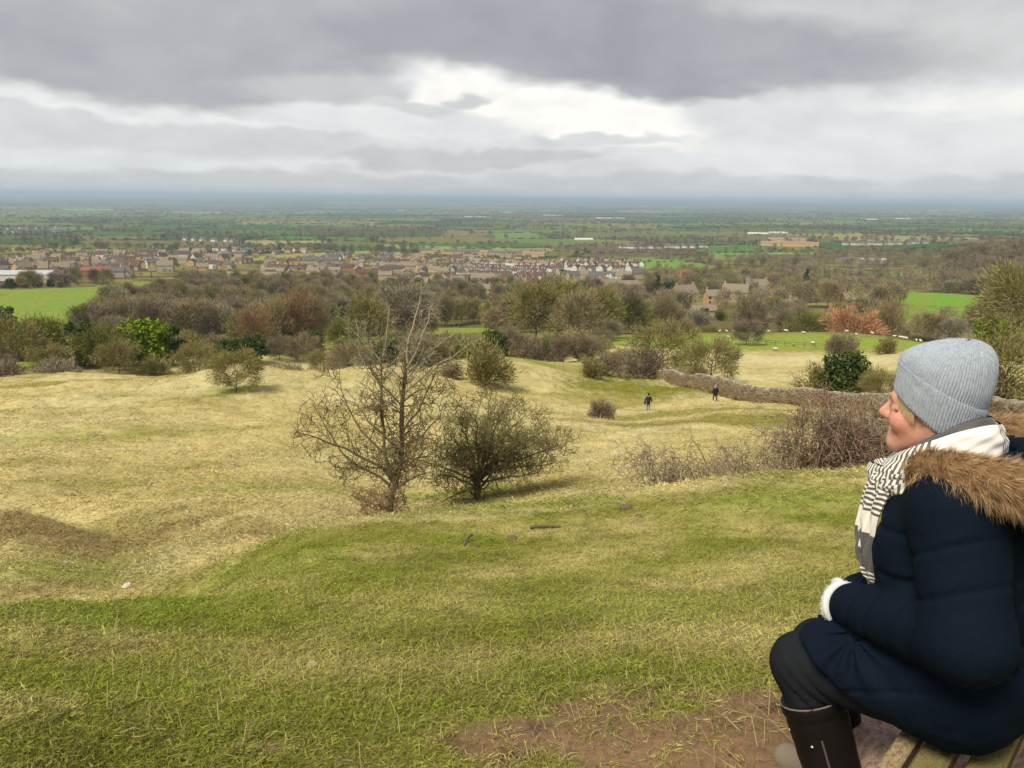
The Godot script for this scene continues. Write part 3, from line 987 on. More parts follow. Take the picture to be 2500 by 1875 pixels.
const SIZE := {"bare": 10.0, "tall": 12.0, "birch": 12.0, "poplar": 15.0, "round": 8.0, "wide": 6.0, "bush": 3.0, "leafy": 8.0, "cone": 12.0}

func plant(kind: String, tint: String, at: Vector3, h: float, called: String, label: String, category: String, group := "") -> Node3D:
	var s: float = h / SIZE[kind.rstrip("0123456789")]
	var t := thing(called, label, category, at, rng.randf() * TAU, group)
	t.scale = Vector3(s * rng.randf_range(0.92, 1.08), s, s * rng.randf_range(0.92, 1.08))
	part("stems" if category == "bush" else "trunk", kinds[kind][0], M.bark, t)
	part("twigs" if category == "bush" else "crown", kinds[kind][1], M[tint], t)
	return t
# ---------------------------------------------------------------- rounded bodies: a distance field meshed as surface nets
func capsule(p: Vector3, a: Vector3, b: Vector3, ra: float, rb: float) -> float:
	var ab := b - a
	var t := clampf((p - a).dot(ab) / ab.dot(ab), 0.0, 1.0)
	return p.distance_to(a + ab * t) - lerpf(ra, rb, t)

func smin(a: float, b: float, k: float) -> float:
	var h := maxf(k - absf(a - b), 0.0) / k
	return minf(a, b) - h * h * k * 0.25

func smax(a: float, b: float, k: float) -> float:
	return -smin(-a, -b, k)

func field_mesh(f: Callable, box: AABB, cell: float, paint = null, band := 1.0) -> ArrayMesh:
	var nx := int(ceil(box.size.x / cell / 4.0)) * 4 + 1
	var ny := int(ceil(box.size.y / cell / 4.0)) * 4 + 1
	var nz := int(ceil(box.size.z / cell / 4.0)) * 4 + 1
	var val := PackedFloat32Array()
	val.resize(nx * ny * nz)
	val.fill(1e9)
	var vert := PackedInt32Array()
	vert.resize(nx * ny * nz)
	vert.fill(-1)
	var o := box.position
	var v := PackedVector3Array()
	var cells := PackedInt32Array()
	var reach := cell * 4.0 * 0.87 * band + cell
	var sx := ny * nz
	for bx in range(0, nx - 1, 4):
		for by in range(0, ny - 1, 4):
			for bz in range(0, nz - 1, 4):
				var d: float = f.call(o + Vector3(bx + 2, by + 2, bz + 2) * cell)
				if absf(d) > reach: continue
				for i in 5:
					for j in 5:
						for k in 5:
							var id := (bx + i) * sx + (by + j) * nz + bz + k
							if val[id] > 1e8: val[id] = f.call(o + Vector3(bx + i, by + j, bz + k) * cell)
				for i in 4:
					for j in 4:
						for k in 4:
							var id := (bx + i) * sx + (by + j) * nz + bz + k
							var s := Vector3.ZERO
							var m := 0
							var base := val[id]
							var corner := [base, val[id + sx], val[id + nz], val[id + sx + nz], val[id + 1], val[id + sx + 1], val[id + nz + 1], val[id + sx + nz + 1]]
							var any := false
							for c in 8:
								if (corner[c] < 0.0) != (base < 0.0):
									any = true
									break
							if not any: continue
							for e in [[0, 1], [2, 3], [4, 5], [6, 7], [0, 2], [1, 3], [4, 6], [5, 7], [0, 4], [1, 5], [2, 6], [3, 7]]:
								var a: float = corner[e[0]]
								var b: float = corner[e[1]]
								if (a < 0.0) == (b < 0.0): continue
								var t := a / (a - b)
								var pa := Vector3(e[0] & 1, (e[0] >> 1) & 1, e[0] >> 2)
								var pb := Vector3(e[1] & 1, (e[1] >> 1) & 1, e[1] >> 2)
								s += pa.lerp(pb, t)
								m += 1
							vert[id] = v.size()
							cells.append(id)
							v.append(o + (Vector3(bx + i, by + j, bz + k) + s / m) * cell)
	var ix := PackedInt32Array()
	var n := PackedVector3Array()
	n.resize(v.size())
	for id in cells:
		var here := val[id] < 0.0
		for ax in 3:
			var step: int = [sx, nz, 1][ax]
			var far := val[id + step]
			if far > 1e8 or (far < 0.0) == here: continue
			var u: int = [nz, 1, sx][ax]
			var w: int = [1, sx, nz][ax]
			if id - u - w < 0: continue
			var a := vert[id]
			var b := vert[id - u]
			var c := vert[id - u - w]
			var d := vert[id - w]
			if b < 0 or c < 0 or d < 0: continue
			if here: ix.append_array([a, b, c, a, c, d])
			else: ix.append_array([a, c, b, a, d, c])
	for k in range(0, ix.size(), 3):
		var q := (v[ix[k + 2]] - v[ix[k]]).cross(v[ix[k + 1]] - v[ix[k]])
		n[ix[k]] += q
		n[ix[k + 1]] += q
		n[ix[k + 2]] += q
	var flip := 0
	for k in range(0, v.size(), maxi(1, v.size() / 40)):
		var q := n[k].normalized() * cell
		if f.call(v[k] + q) < f.call(v[k] - q): flip += 1
		else: flip -= 1
	for k in n.size(): n[k] = (n[k] * (-1.0 if flip > 0 else 1.0)).normalized()
	if flip > 0:
		for k in range(0, ix.size(), 3):
			var q := ix[k + 1]
			ix[k + 1] = ix[k + 2]
			ix[k + 2] = q
	var arr := []
	arr.resize(Mesh.ARRAY_MAX)
	arr[Mesh.ARRAY_VERTEX] = v
	arr[Mesh.ARRAY_NORMAL] = n
	arr[Mesh.ARRAY_INDEX] = ix
	if paint != null:
		var c := PackedColorArray()
		for p in v: c.append(paint.call(p))
		arr[Mesh.ARRAY_COLOR] = c
	var mesh := ArrayMesh.new()
	if v.size(): mesh.add_surface_from_arrays(Mesh.PRIMITIVE_TRIANGLES, arr)
	return mesh
# ---------------------------------------------------------------- trees, wall, walkers and sheep on the hillside
# a thorn tree grown from hand-laid limbs: rows of points [right, up] in metres, seen from the bench
func thorn(limbs: Array, o: Dictionary, toward: Vector3, seed_: int) -> Array:
	rng.seed = seed_
	var across := Vector3(-toward.z, 0, toward.x).normalized()
	var away := Vector3(toward.x, 0, toward.z).normalized()
	var wood := Build.new()
	var twigs := Build.new()
	for l in limbs:
		var path := PackedVector3Array()
		var depth := 0.0
		var drift := rng.randf_range(-0.22, 0.22) if l.size() < 5 else float(l[4])
		var pts: Array = l[3]
		for k in pts.size():
			depth += drift * (0.0 if k == 0 else 1.0)
			path.append(across * pts[k][0] + Vector3.UP * pts[k][1] + away * depth)
		# softened with midpoints that stray a little
		var fine := PackedVector3Array()
		for k in path.size() - 1:
			fine.append(path[k])
			fine.append(path[k].lerp(path[k + 1], 0.5) + Vector3(rng.randfn(), rng.randfn(), rng.randfn()) * 0.03)
		fine.append(path[path.size() - 1])
		wood.tube(fine, tapered(fine.size(), l[0] * 0.8, l[1] * 0.8), 7, o.dead if l[2] == 2 else o.bark, o.dead if l[2] == 2 else o.twig)
		var opt: Dictionary = o.duplicate()
		if l[2] == 2:
			opt.twig = o.dead
			opt.tip = o.dead
			opt.level = 3
			opt.many = [0, 7.0, 6.0, 5.0]
			opt.long = [0, 0.18, 0.34, 0.55]
			opt.ends = 0.0058
		var keep: Build = wood
		wood = Build.new()
		limb(wood, fine, l[0] * 0.6, l[1] * 0.6, opt.level, opt)
		for q in wood.i: twigs.i.append(q + twigs.v.size())
		twigs.v.append_array(wood.v)
		twigs.n.append_array(wood.n)
		twigs.c.append_array(wood.c)
		wood = keep
	return [wood.mesh(), twigs.mesh()]

func build_hillside() -> void:
	var hawthorn := {"bark": Color(0.15, 0.13, 0.082), "twig": Color(0.165, 0.135, 0.072), "tip": Color(0.19, 0.15, 0.085), "dead": Color(0.31, 0.28, 0.20), "wobble": 0.34, "lift": 0.05, "spread": 0.62, "many": [0, 13.0, 10.0, 6.0], "long": [0, 0.25, 0.48, 0.85], "ends": 0.0062, "level": 3, "bare": 0.12}
	# left: tall thorn with a pale dead top
	var at := on(938, 17.5)
	var t := thing("hawthorn_tree", "tall bare hawthorn with a pale dead top, left of the pair on the slope", "tree", at)
	var pale := hawthorn.duplicate()
	pale.many = [0, 9.0, 7.0, 4.4]
	pale.ends = 0.0075
	var limbs := [
		[0.10, 0.045, 1, [[0, -0.3], [0.06, 0.5], [0.28, 1.2], [0.33, 2.0], [0.42, 2.9], [0.48, 3.4]]],
		[0.035, 0.012, 2, [[0.48, 3.3], [0.52, 3.8], [0.66, 4.2], [0.78, 4.62]]],
		[0.03, 0.010, 2, [[0.46, 3.2], [0.75, 3.7], [0.95, 4.15], [1.05, 4.45]]],
		[0.03, 0.008, 2, [[0.48, 3.1], [0.9, 3.5], [1.35, 3.72], [1.75, 3.85]]],
		[0.026, 0.008, 2, [[0.5, 2.8], [1.0, 3.25], [1.4, 3.45], [1.82, 3.78]]],
		[0.055, 0.012, 1, [[0.10, 0.9], [-0.06, 1.6], [-0.10, 2.4], [-0.08, 3.3], [-0.02, 4.2]]],
		[0.03, 0.010, 2, [[-0.10, 2.9], [-0.35, 3.35], [-0.62, 3.75], [-0.85, 4.05]]],
		[0.026, 0.008, 2, [[-0.42, 3.3], [-0.55, 3.7], [-0.60, 4.15]]],
		[0.024, 0.008, 2, [[-0.06, 3.4], [0.05, 3.9], [0.12, 4.4]]],
		[0.05, 0.010, 1, [[0.16, 1.0], [-0.35, 1.35], [-0.9, 1.7], [-1.45, 1.95], [-1.95, 2.12]]],
		[0.04, 0.009, 1, [[0.05, 0.8], [-0.4, 1.1], [-0.95, 1.45], [-1.3, 2.0], [-1.55, 2.45]]],
		[0.035, 0.009, 1, [[-0.1, 1.5], [-0.55, 1.9], [-0.85, 2.4], [-1.0, 2.9]]],
		[0.035, 0.009, 1, [[0.30, 1.5], [0.75, 1.8], [1.15, 2.2], [1.3, 2.55]]],
		[0.035, 0.009, 1, [[0.34, 1.9], [0.7, 2.3], [0.95, 2.8], [1.15, 3.15]]],
		[0.03, 0.008, 1, [[0.25, 1.1], [0.65, 1.3], [1.0, 1.35], [1.35, 1.5]]],
		[0.03, 0.008, 1, [[0.38, 2.3], [0.1, 2.7], [-0.2, 3.0], [-0.35, 3.3]]],
		[0.03, 0.008, 1, [[-0.05, 1.2], [-0.5, 1.2], [-0.9, 1.15], [-1.3, 1.3]]],
	]
	rng.seed = 60
	for k in 9:   # dead twigs of the top
		var y0 := rng.randf_range(2.7, 3.7)
		var x0 := 0.46 if k % 2 else -0.08
		var reach := rng.randf_range(-0.7, 0.9)
		limbs.append([0.018, 0.006, 2, [[x0, y0], [x0 + reach * 0.5, y0 + rng.randf_range(0.15, 0.4)], [x0 + reach, y0 + rng.randf_range(0.45, 0.9)]], rng.randf_range(-0.2, 0.2)])
	for k in 10:   # lesser boughs filling the crown
		var y0 := rng.randf_range(0.5, 2.6)
		var x0 := lerpf(0.05, 0.36, y0 / 2.6) if k % 2 else lerpf(0.05, -0.08, y0 / 2.6)
		var reach := rng.randf_range(-1.1, 1.0)
		limbs.append([0.026, 0.008, 1, [[x0, y0], [x0 + reach * 0.4, y0 + rng.randf_range(0.15, 0.45)], [x0 + reach * 0.75, y0 + rng.randf_range(0.4, 0.8)], [x0 + reach, y0 + rng.randf_range(0.6, 1.2)]], rng.randf_range(-0.35, 0.35)])
	for l in limbs:
		for q in l[3]: q[1] *= 1.10
	var m := thorn(limbs, pale, at, 61)
	part("trunk", m[0], M.bark, t)
	part("crown", m[1], M.bark, t)
	var suckers := []
	rng.seed = 62
	for k in 26: suckers.append([0.014, 0.005, 1, [[rng.randf_range(-0.35, 0.25), -0.2], [rng.randf_range(-0.7, 0.45), 0.45], [rng.randf_range(-1.1, 0.65), rng.randf_range(0.55, 1.15)]], rng.randf_range(-0.4, 0.4)])
	var red := hawthorn.duplicate()
	red.merge({"bark": Color(0.28, 0.18, 0.12), "twig": Color(0.30, 0.19, 0.125), "tip": Color(0.33, 0.21, 0.135), "level": 2, "many": [0, 8.0, 7.0, 0], "long": [0, 0.16, 0.3, 0]}, true)
	m = thorn(suckers, red, at, 63)
	part("suckers", m[1], M.bark, t)
	# right: dense round thorn
	at = on(1160, 19.5)
	t = thing("hawthorn_tree", "dense spreading bare hawthorn, right of the pair on the slope", "tree", at)
	var dense := hawthorn.duplicate()
	dense.merge({"twig": Color(0.185, 0.165, 0.075), "tip": Color(0.20, 0.175, 0.085), "many": [0, 14.0, 11.0, 6.5], "long": [0, 0.22, 0.38, 0.75], "lift": 0.09, "wobble": 0.3}, true)
	limbs = [[0.13, 0.08, 1, [[0, -0.5], [0.05, 0.0], [0.05, 0.4], [0.12, 0.75]]]]
	rng.seed = 65
	var ends := [[-1.05, 0.75], [-1.25, 1.15], [-1.0, 1.6], [-0.75, 2.05], [-0.35, 2.35], [0.05, 2.55], [0.45, 2.6], [0.85, 2.5], [1.25, 2.3], [1.65, 2.0], [2.0, 1.7], [2.3, 1.35], [2.45, 1.15], [2.0, 0.85], [1.6, 0.6], [-0.8, 0.45], [0.6, 1.9], [1.2, 1.5], [0.1, 1.7], [-0.4, 1.3], [1.7, 1.25], [0.9, 1.0]]
	for e in ends:
		var s := Vector2(0.06 + rng.randf_range(-0.04, 0.04), rng.randf_range(0.25, 0.75))
		limbs.append([0.045, 0.009, 1, [[s.x, s.y], [lerpf(s.x, e[0], 0.35), lerpf(s.y, e[1], 0.45)], [lerpf(s.x, e[0], 0.7), lerpf(s.y, e[1], 0.78)], [e[0], e[1]]], rng.randf_range(-0.45, 0.45)])
	m = thorn(limbs, dense, at, 66)
	part("trunk", m[0], M.bark, t)
	part("crown", m[1], M.bark, t)
	# brambles and briars behind the brow of the hill
	var bram := {"bark": Color(0.25, 0.17, 0.125), "twig": Color(0.23, 0.15, 0.11), "tip": Color(0.27, 0.18, 0.13), "dead": Color(0.33, 0.28, 0.2), "wobble": 0.34, "lift": -0.02, "spread": 0.7, "many": [0, 7.0, 5.0, 0], "long": [0, 0.16, 0.36, 0], "ends": 0.0055, "level": 2, "bare": 0.1}
	for s in [[1775, 14.3, 95, 1.45, 1.6, "loose arching briar stems behind the brow, left of the red-brown thicket", "briar", Color(0.27, 0.215, 0.135)], [2060, 14.6, 130, 0.85, 2.15, "dense red-brown bramble thicket behind the brow, beside the seated woman", "bramble_thicket", Color(0.235, 0.155, 0.115)], [2230, 14.8, 60, 0.7, 1.9, "tangle of bramble stems half hidden behind the scarf", "bramble_thicket", Color(0.235, 0.155, 0.115)]]:
		at = on(s[0], s[1])
		t = thing(s[6], s[5], "bush", at)
		rng.seed = int(s[0])
		var stems := []
		for k in s[2]:
			var x0: float = rng.randf_range(-0.8, 0.8) * s[3]
			var dx: float = rng.randf_range(-0.7, 0.7) * s[3]
			var h: float = s[4] * rng.randf_range(0.5, 1.15) * (1.0 - 0.35 * absf(x0) / s[3])
			stems.append([0.011, 0.006, 1 if rng.randf() < 0.75 else 2, [[x0, -0.2], [x0 + dx * 0.35, h * 0.7], [x0 + dx * 0.75, h], [x0 + dx * 1.2, h * rng.randf_range(0.6, 1.0)]], rng.randf_range(-0.25, 0.25)])
		var opt := bram.duplicate()
		opt.bark = s[7]
		opt.twig = s[7]
		m = thorn(stems, opt, at, int(s[0]) + 1)
		part("stems", m[0], M.bark, t)
		part("twigs", m[1], M.bark, t)
	print("near trees")
	# single trees and bushes that can be told apart: [kind, tint, column, metres away, height, name, label]
	rng.seed = 90
	for p in SOLO:
		plant(p[0], p[1], on(p[2], p[3]), p[4], p[5], p[6], "bush" if p[5].ends_with("bush") else "tree")
	# scrub along the foot of the slope
	for k in 84:
		var px := lerpf(-40.0, 1500.0, (k + rng.randf_range(0.1, 0.9)) / 84.0)
		var r := rng.randf_range(128.0, 205.0) if px > 560.0 else rng.randf_range(140.0, 215.0)
		var kind: String = ["bush0", "bush1", "bush2", "wide0", "wide1", "leafy0"][rng.randi() % 6]
		var tint: String = ["olive", "plum", "brown", "moss", "brown", "plum", "olive", "tan"][rng.randi() % 8]
		if kind == "leafy0": tint = "green"
		var h := rng.randf_range(2.4, 5.6)
		plant(kind, tint, on(px, r), h, "scrub_bush", "%s %s %s in the scrub, %s" % ["low" if h < 3.6 else ("high" if h > 4.7 else "waist-high"), {"olive": "olive", "plum": "plum-brown", "brown": "brown", "moss": "mossy", "green": "dark green", "tan": "tan"}[tint], "evergreen" if kind == "leafy0" else ("thorn" if kind.begins_with("wide") else "bush"), ["below the left edge of the slope", "below the bright evergreen", "before the birches", "behind the hawthorn pair", "before the great middle trees", "left of the wall end"][clampi(int(px / 255.0), 0, 5)]], "bush", "scrub along the foot of the slope")
	build_wall()
	build_fences()
	build_flock()
	build_walkers()

const SOLO := [
	["bush2", "olive", 1188, 88.0, 5.0, "sapling_tree", "slim upright sapling behind the right hawthorn"],
	["wide1", "olive", 566, 60.0, 3.1, "thorn_tree", "small lone thorn on the straw slope at left"],
	["bush0", "plum", 1473, 62.0, 1.5, "small_bush", "tiny twiggy bush on the straw slope left of the walkers"],
	["bush1", "brown", 1105, 92.0, 2.0, "small_bush", "small twiggy bush behind the hawthorn pair"],
	["bare1", "olive", 30, 152.0, 8.6, "brown_tree", "broad olive-brown tree at the left edge below the slope"],
	["bush1", "plum", -20, 140.0, 4.0, "thorn_bush", "purplish bush at the far left edge of the slope"],
	["bare2", "moss", 105, 158.0, 8.0, "brown_tree", "greenish bare tree beside the left edge tree"],
	["bush0", "grey", 136, 140.0, 4.0, "grey_bush", "pale grey bush below the ivy-clad trees at left"],
	["leafy1", "green", 198, 156.0, 7.6, "ivy_tree", "dark ivy-clad tree, left of the bright evergreen"],
	["wide0", "moss", 246, 152.0, 7.0, "thorn_tree", "open thorn with a forked trunk left of the bright evergreen"],
	["leafy0", "bright", 340, 156.0, 8.2, "evergreen_tree", "bright yellow-green evergreen at the foot of the slope"],
	["leafy1", "green", 402, 160.0, 7.2, "evergreen_tree", "dark evergreen right behind the bright one"],
	["bush1", "olive", 376, 146.0, 3.2, "thorn_bush", "small bush in front of the bright evergreen"],
	["wide1", "olive", 470, 142.0, 6.0, "thorn_tree", "rounded olive thorn right of the evergreens"],
	["bush2", "olive", 515, 136.0, 4.2, "thorn_bush", "olive bush beyond the small lone thorn"],
	["birch", "russet", 622, 182.0, 9.8, "birch_tree", "russet birch, leftmost of the birch group"],
	["birch", "tan", 672, 196.0, 11.8, "birch_tree", "tan birch, second from the left of the birch group"],
	["birch", "russet", 722, 200.0, 13.6, "birch_tree", "tallest russet birch of the group"],
	["birch", "brown", 762, 204.0, 12.6, "birch_tree", "brown birch, rightmost of the birch group"],
	["wide0", "plum", 690, 120.0, 4.6, "thorn_tree", "purplish rounded thorn in front of the birches"],
	["bush1", "plum", 640, 118.0, 3.2, "thorn_bush", "low purplish bush left of the rounded thorn"],
	["bush0", "olive", 780, 118.0, 3.6, "thorn_bush", "olive bush right of the rounded thorn"],
	["bush1", "plum", 846, 104.0, 2.8, "thorn_bush", "low purplish bush on the brow left of the hawthorn top"],
	["bare0", "moss", 840, 180.0, 7.4, "brown_tree", "mossy tree behind the left branches of the tall hawthorn"],
	["bare3", "olive", 900, 230.0, 12.5, "brown_tree", "olive tree rising behind the dead top of the hawthorn"],
	["bare1", "grey", 985, 250.0, 16.5, "brown_tree", "tall grey-brown tree behind the right side of the hawthorn"],
	["leafy0", "green", 935, 150.0, 5.0, "evergreen_bush", "dark evergreen bush behind the hawthorn trunk"],
	["wide1", "brown", 1055, 150.0, 5.8, "thorn_tree", "brown thorn between the hawthorn and the sapling"],
	["leafy1", "moss", 1130, 150.0, 4.8, "evergreen_bush", "mossy bush left of the big purplish thorn"],
	["wide0", "plum", 1243, 142.0, 6.4, "thorn_tree", "big purplish rounded thorn in the middle of the valley edge"],
	["bare0", "olive", 1305, 205.0, 14.8, "oak_tree", "great olive-brown tree rising in the middle of the view"],
	["bare1", "olive", 1365, 215.0, 15.8, "oak_tree", "tallest spreading tree in the middle of the view"],
	["bare3", "brown", 1408, 190.0, 11.8, "oak_tree", "brown tree right of the tallest one"],
	["bare2", "olive", 1470, 205.0, 12.6, "oak_tree", "olive tree at the right of the middle group"],
	["wide1", "plum", 1378, 140.0, 4.6, "thorn_tree", "purplish thorn below the middle tree group"],
	["leafy0", "green", 1428, 142.0, 3.8, "evergreen_bush", "dark evergreen bush below the middle tree group"],
	["wide1", "brown", 1325, 150.0, 5.4, "thorn_tree", "brown thorn left below the middle tree group"],
	["bush0", "plum", 1478, 118.0, 3.4, "thorn_bush", "plum-brown bush left of the wall end"],
	["bush2", "olive", 1445, 112.0, 3.0, "thorn_bush", "thin olive bush left of the plum-brown one"],
	["bush1", "brown", 1522, 128.0, 3.4, "thorn_bush", "brown bush at the end of the stone wall"],
	["wide0", "olive", 1628, 122.0, 7.4, "hawthorn_tree", "large round hawthorn over the far end of the wall"],
	["bush1", "plum", 1572, 118.0, 4.4, "thorn_bush", "dark bush tucked against the left of the large hawthorn"],
	["wide1", "olive", 1742, 103.0, 5.6, "hawthorn_tree", "spreading hawthorn leaning over the stone wall"],
	["bare2", "grey", 1498, 195.0, 4.8, "sapling_tree", "thin young tree on the green sheep field"],
	["wide1", "plum", 1824, 190.0, 5.8, "lone_tree", "lone dark thorn standing among the sheep"],
	["bush0", "plum", 2055, 168.0, 4.0, "thorn_bush", "round dark bush on the sheep field, left of two"],
	["bush2", "olive", 2172, 165.0, 3.2, "thorn_bush", "round olive bush on the sheep field, right of two"],
	["leafy0", "green", 2075, 90.0, 5.0, "holly_bush", "dark green holly bush behind the stone wall"],
	["bush1", "olive", 2020, 94.0, 3.2, "thorn_bush", "bare bush left of the holly"],
	["bush0", "olive", 2128, 90.0, 3.3, "thorn_bush", "bare bush right of the holly"],
	["wide1", "olive", 2165, 84.0, 3.2, "thorn_tree", "bare thorn by the brim of the woollen hat"],
	["bare0", "olive", 2478, 185.0, 16.0, "oak_tree", "big olive-green tree at the right edge above the hat"],
	["wide0", "olive", 2470, 62.0, 5.2, "thorn_tree", "bare thorn at the right edge behind the hat"],
	["bush1", "brown", 2400, 66.0, 3.6, "thorn_bush", "brown bush half hidden behind the hat"],
	["round", "orange", 2082, 285.0, 14.5, "willow_tree", "rounded orange willow behind the sheep field"],
	["poplar", "tan", 2166, 330.0, 22.0, "poplar_tree", "tall narrow tan poplar right of the orange willow"],
	["leafy1", "pine", 2134, 310.0, 13.0, "evergreen_tree", "dark blue-green evergreen between willow and poplar"],
	["bare1", "moss", 1970, 285.0, 13.0, "brown_tree", "mossy tree left of the orange willow"],
	["bare2", "tan", 2015, 470.0, 14.0, "brown_tree", "yellowish tree behind the red-roofed barn"],
	["tall0", "brown", 1830, 340.0, 19.0, "brown_tree", "tall bare tree among the stone village houses"],
	["round", "orange", 1672, 760.0, 11.0, "beech_tree", "rust-orange beech above the village"],
	["cone0", "pine", 1958, 690.0, 20.0, "cedar_tree", "dark conical evergreen standing out of the brown wood"],
	["cone0", "green", 1600, 520.0, 19.0, "cypress_tree", "dark upright evergreen by the golden village house"],
	["leafy1", "pine", 1630, 540.0, 12.0, "evergreen_tree", "rounded dark evergreen near the village edge"],
	["leafy0", "bright", 2420, 205.0, 6.0, "evergreen_bush", "yellow-green bush below the big right-edge tree"],
]

func build_wall() -> void:
	# dry-stone wall along the field edge: each stretch a thing, its stones too small to pick out
	var line := [[1512, 128.0], [1580, 122.0], [1640, 112.0], [1700, 101.0], [1750, 94.0], [1830, 88.0], [1940, 83.0], [2060, 78.0], [2180, 72.0], [2300, 66.0], [2420, 61.0], [2560, 57.0]]
	var stones := []
	var tones := []
	var cope := []
	var cope_tones := []
	rng.seed = 33
	var pts: Array[Vector3] = []
	for l in line: pts.append(on(l[0], l[1]))
	for k in pts.size() - 1:
		var a := pts[k]
		var b := pts[k + 1]
		var along := Vector3(b.x - a.x, 0, b.z - a.z)
		var len := along.length()
		along /= len
		var side := Vector3(-along.z, 0, along.x)
		var turn := Basis(Vector3.UP, atan2(-along.z, along.x))
		var high := 1.25 if k > 0 else 0.9
		var s := 0.0
		while s < len:
			var p := a + along * s
			var g := ground_y(p.x, p.z)
			var y := -0.1
			var top := high * (0.92 + 0.1 * tint_noise.get_noise_1d(s + k * 40.0))
			while y < top:
				var h := rng.randf_range(0.09, 0.17)
				for f in [-1, 1]:
					var w := rng.randf_range(0.2, 0.42)
					var at: Vector3 = p + along * rng.randf_range(-0.1, 0.1) + side * f * (0.20 - 0.05 * y) + Vector3.UP * (g - p.y + y + h * 0.5)
					stones.append(Transform3D(turn * Basis(Vector3.UP, rng.randf_range(-0.15, 0.15)) * Basis.from_scale(Vector3(w, h, rng.randf_range(0.2, 0.3))), at))
					var q := rng.randf_range(0.55, 1.25)
					tones.append(Color(0.25 * q, 0.195 * q, 0.125 * q))
				y += h * 0.96
			if rng.randf() < 0.93:
				cope.append(Transform3D(turn * Basis(Vector3.FORWARD, rng.randf_range(-0.3, 0.3)) * Basis.from_scale(Vector3(rng.randf_range(0.14, 0.26), rng.randf_range(0.2, 0.32), 0.42)), p + Vector3.UP * (g - p.y + top + 0.1)))
				var q := rng.randf_range(0.6, 1.25)
				cope_tones.append(Color(0.37 * q, 0.33 * q, 0.255 * q))
			s += rng.randf_range(0.22, 0.32)
	var stone := Build.new()
	stone.box(Vector3.ZERO, Vector3.ONE, Basis(), Color.WHITE, 0.86)
	var sm := stone.mesh()
	var w := thing("stone_wall", "long dry-stone wall with upright coping stones behind the walkers", "wall", pts[4])
	var core := Build.new()
	for k in pts.size() - 1:
		var a := pts[k] - pts[4]
		var b := pts[k + 1] - pts[4]
		var along := (b - a).normalized()
		var flat := Vector3(along.x, 0, along.z).normalized()
		core.box((a + b) * 0.5 + Vector3(0, 0.3, 0), Vector3((b - a).length(), 1.2, 0.25), Basis(along, Vector3.UP, flat.cross(Vector3.UP)), Color(0.22, 0.175, 0.115))
	part("rubble_core", core.mesh(), M.bark, w)
	for set_ in [["stones", stones, tones], ["coping_stones", cope, cope_tones]]:
		var moved := []
		for tr in set_[1]: moved.append(Transform3D(tr.basis, tr.origin - pts[4]))
		scatter(set_[0], sm, M.blade_flat, moved, set_[2], "", "", w)
	# brown bracken and dead growth banked against the near side of the wall
	var fern := []
	var ftones := []
	for k in 2600:
		var t := rng.randf_range(2.0, pts.size() - 1.01)
		var e := int(t)
		var p := pts[e].lerp(pts[e + 1], t - e)
		var to_eye := -Vector3(p.x, 0, p.z).normalized()
		p += to_eye * rng.randf_range(0.3, 3.2)
		fern.append(Transform3D(Basis(Vector3.UP, rng.randf() * TAU).scaled(Vector3.ONE * rng.randf_range(1.6, 3.6)), on_ground(p.x, p.z)))
		var q := rng.randf_range(0.6, 1.2)
		ftones.append(Color(0.27 * q, 0.20 * q, 0.105 * q))
	scatter("dead_bracken", tuft(16, 0.16, 0.22, 0.012, 0.8, 911, 0.1), M.blade, fern, ftones, "brown dead bracken banked along the foot of the stone wall", "bracken")

func build_fences() -> void:
	rng.seed = 71
	var post := Build.new()
	post.tube(PackedVector3Array([Vector3(0, -0.3, 0), Vector3(0, 1.15, 0)]), PackedFloat32Array([0.07, 0.06]), 6, Color(0.17, 0.14, 0.10))
	var rail := Build.new()
	rail.box(Vector3(0, 0, 0), Vector3(1, 0.09, 0.04), Basis(), Color(0.16, 0.13, 0.09))
	for f in [[160, 136.0, 470, 136.0, 15, "post-and-rail fence below the bright evergreen"], [1770, 205.0, 2020, 180.0, 12, "thin post fence crossing the sheep field"]]:
		var a := on(f[0], f[1])
		var b := on(f[2], f[3])
		var o := thing("field_fence", f[5], "fence", a)
		var last := Vector3.ZERO
		for k in f[4]:
			var p := a.lerp(b, float(k) / (f[4] - 1))
			p = on_ground(p.x, p.z) - a
			var q := part("post", post.mesh() if k == 0 else o.get_child(0).mesh, M.bark, o)
			q.position = p
			if k > 0:
				for y in [0.55, 0.95]:
					var d := p - last
					var r := part("rail", rail.mesh(), M.bark, o)
					r.transform = Transform3D(Basis(d, Vector3.UP, d.normalized().cross(Vector3.UP)), (p + last) * 0.5 + Vector3(0, y, 0))
			last = p

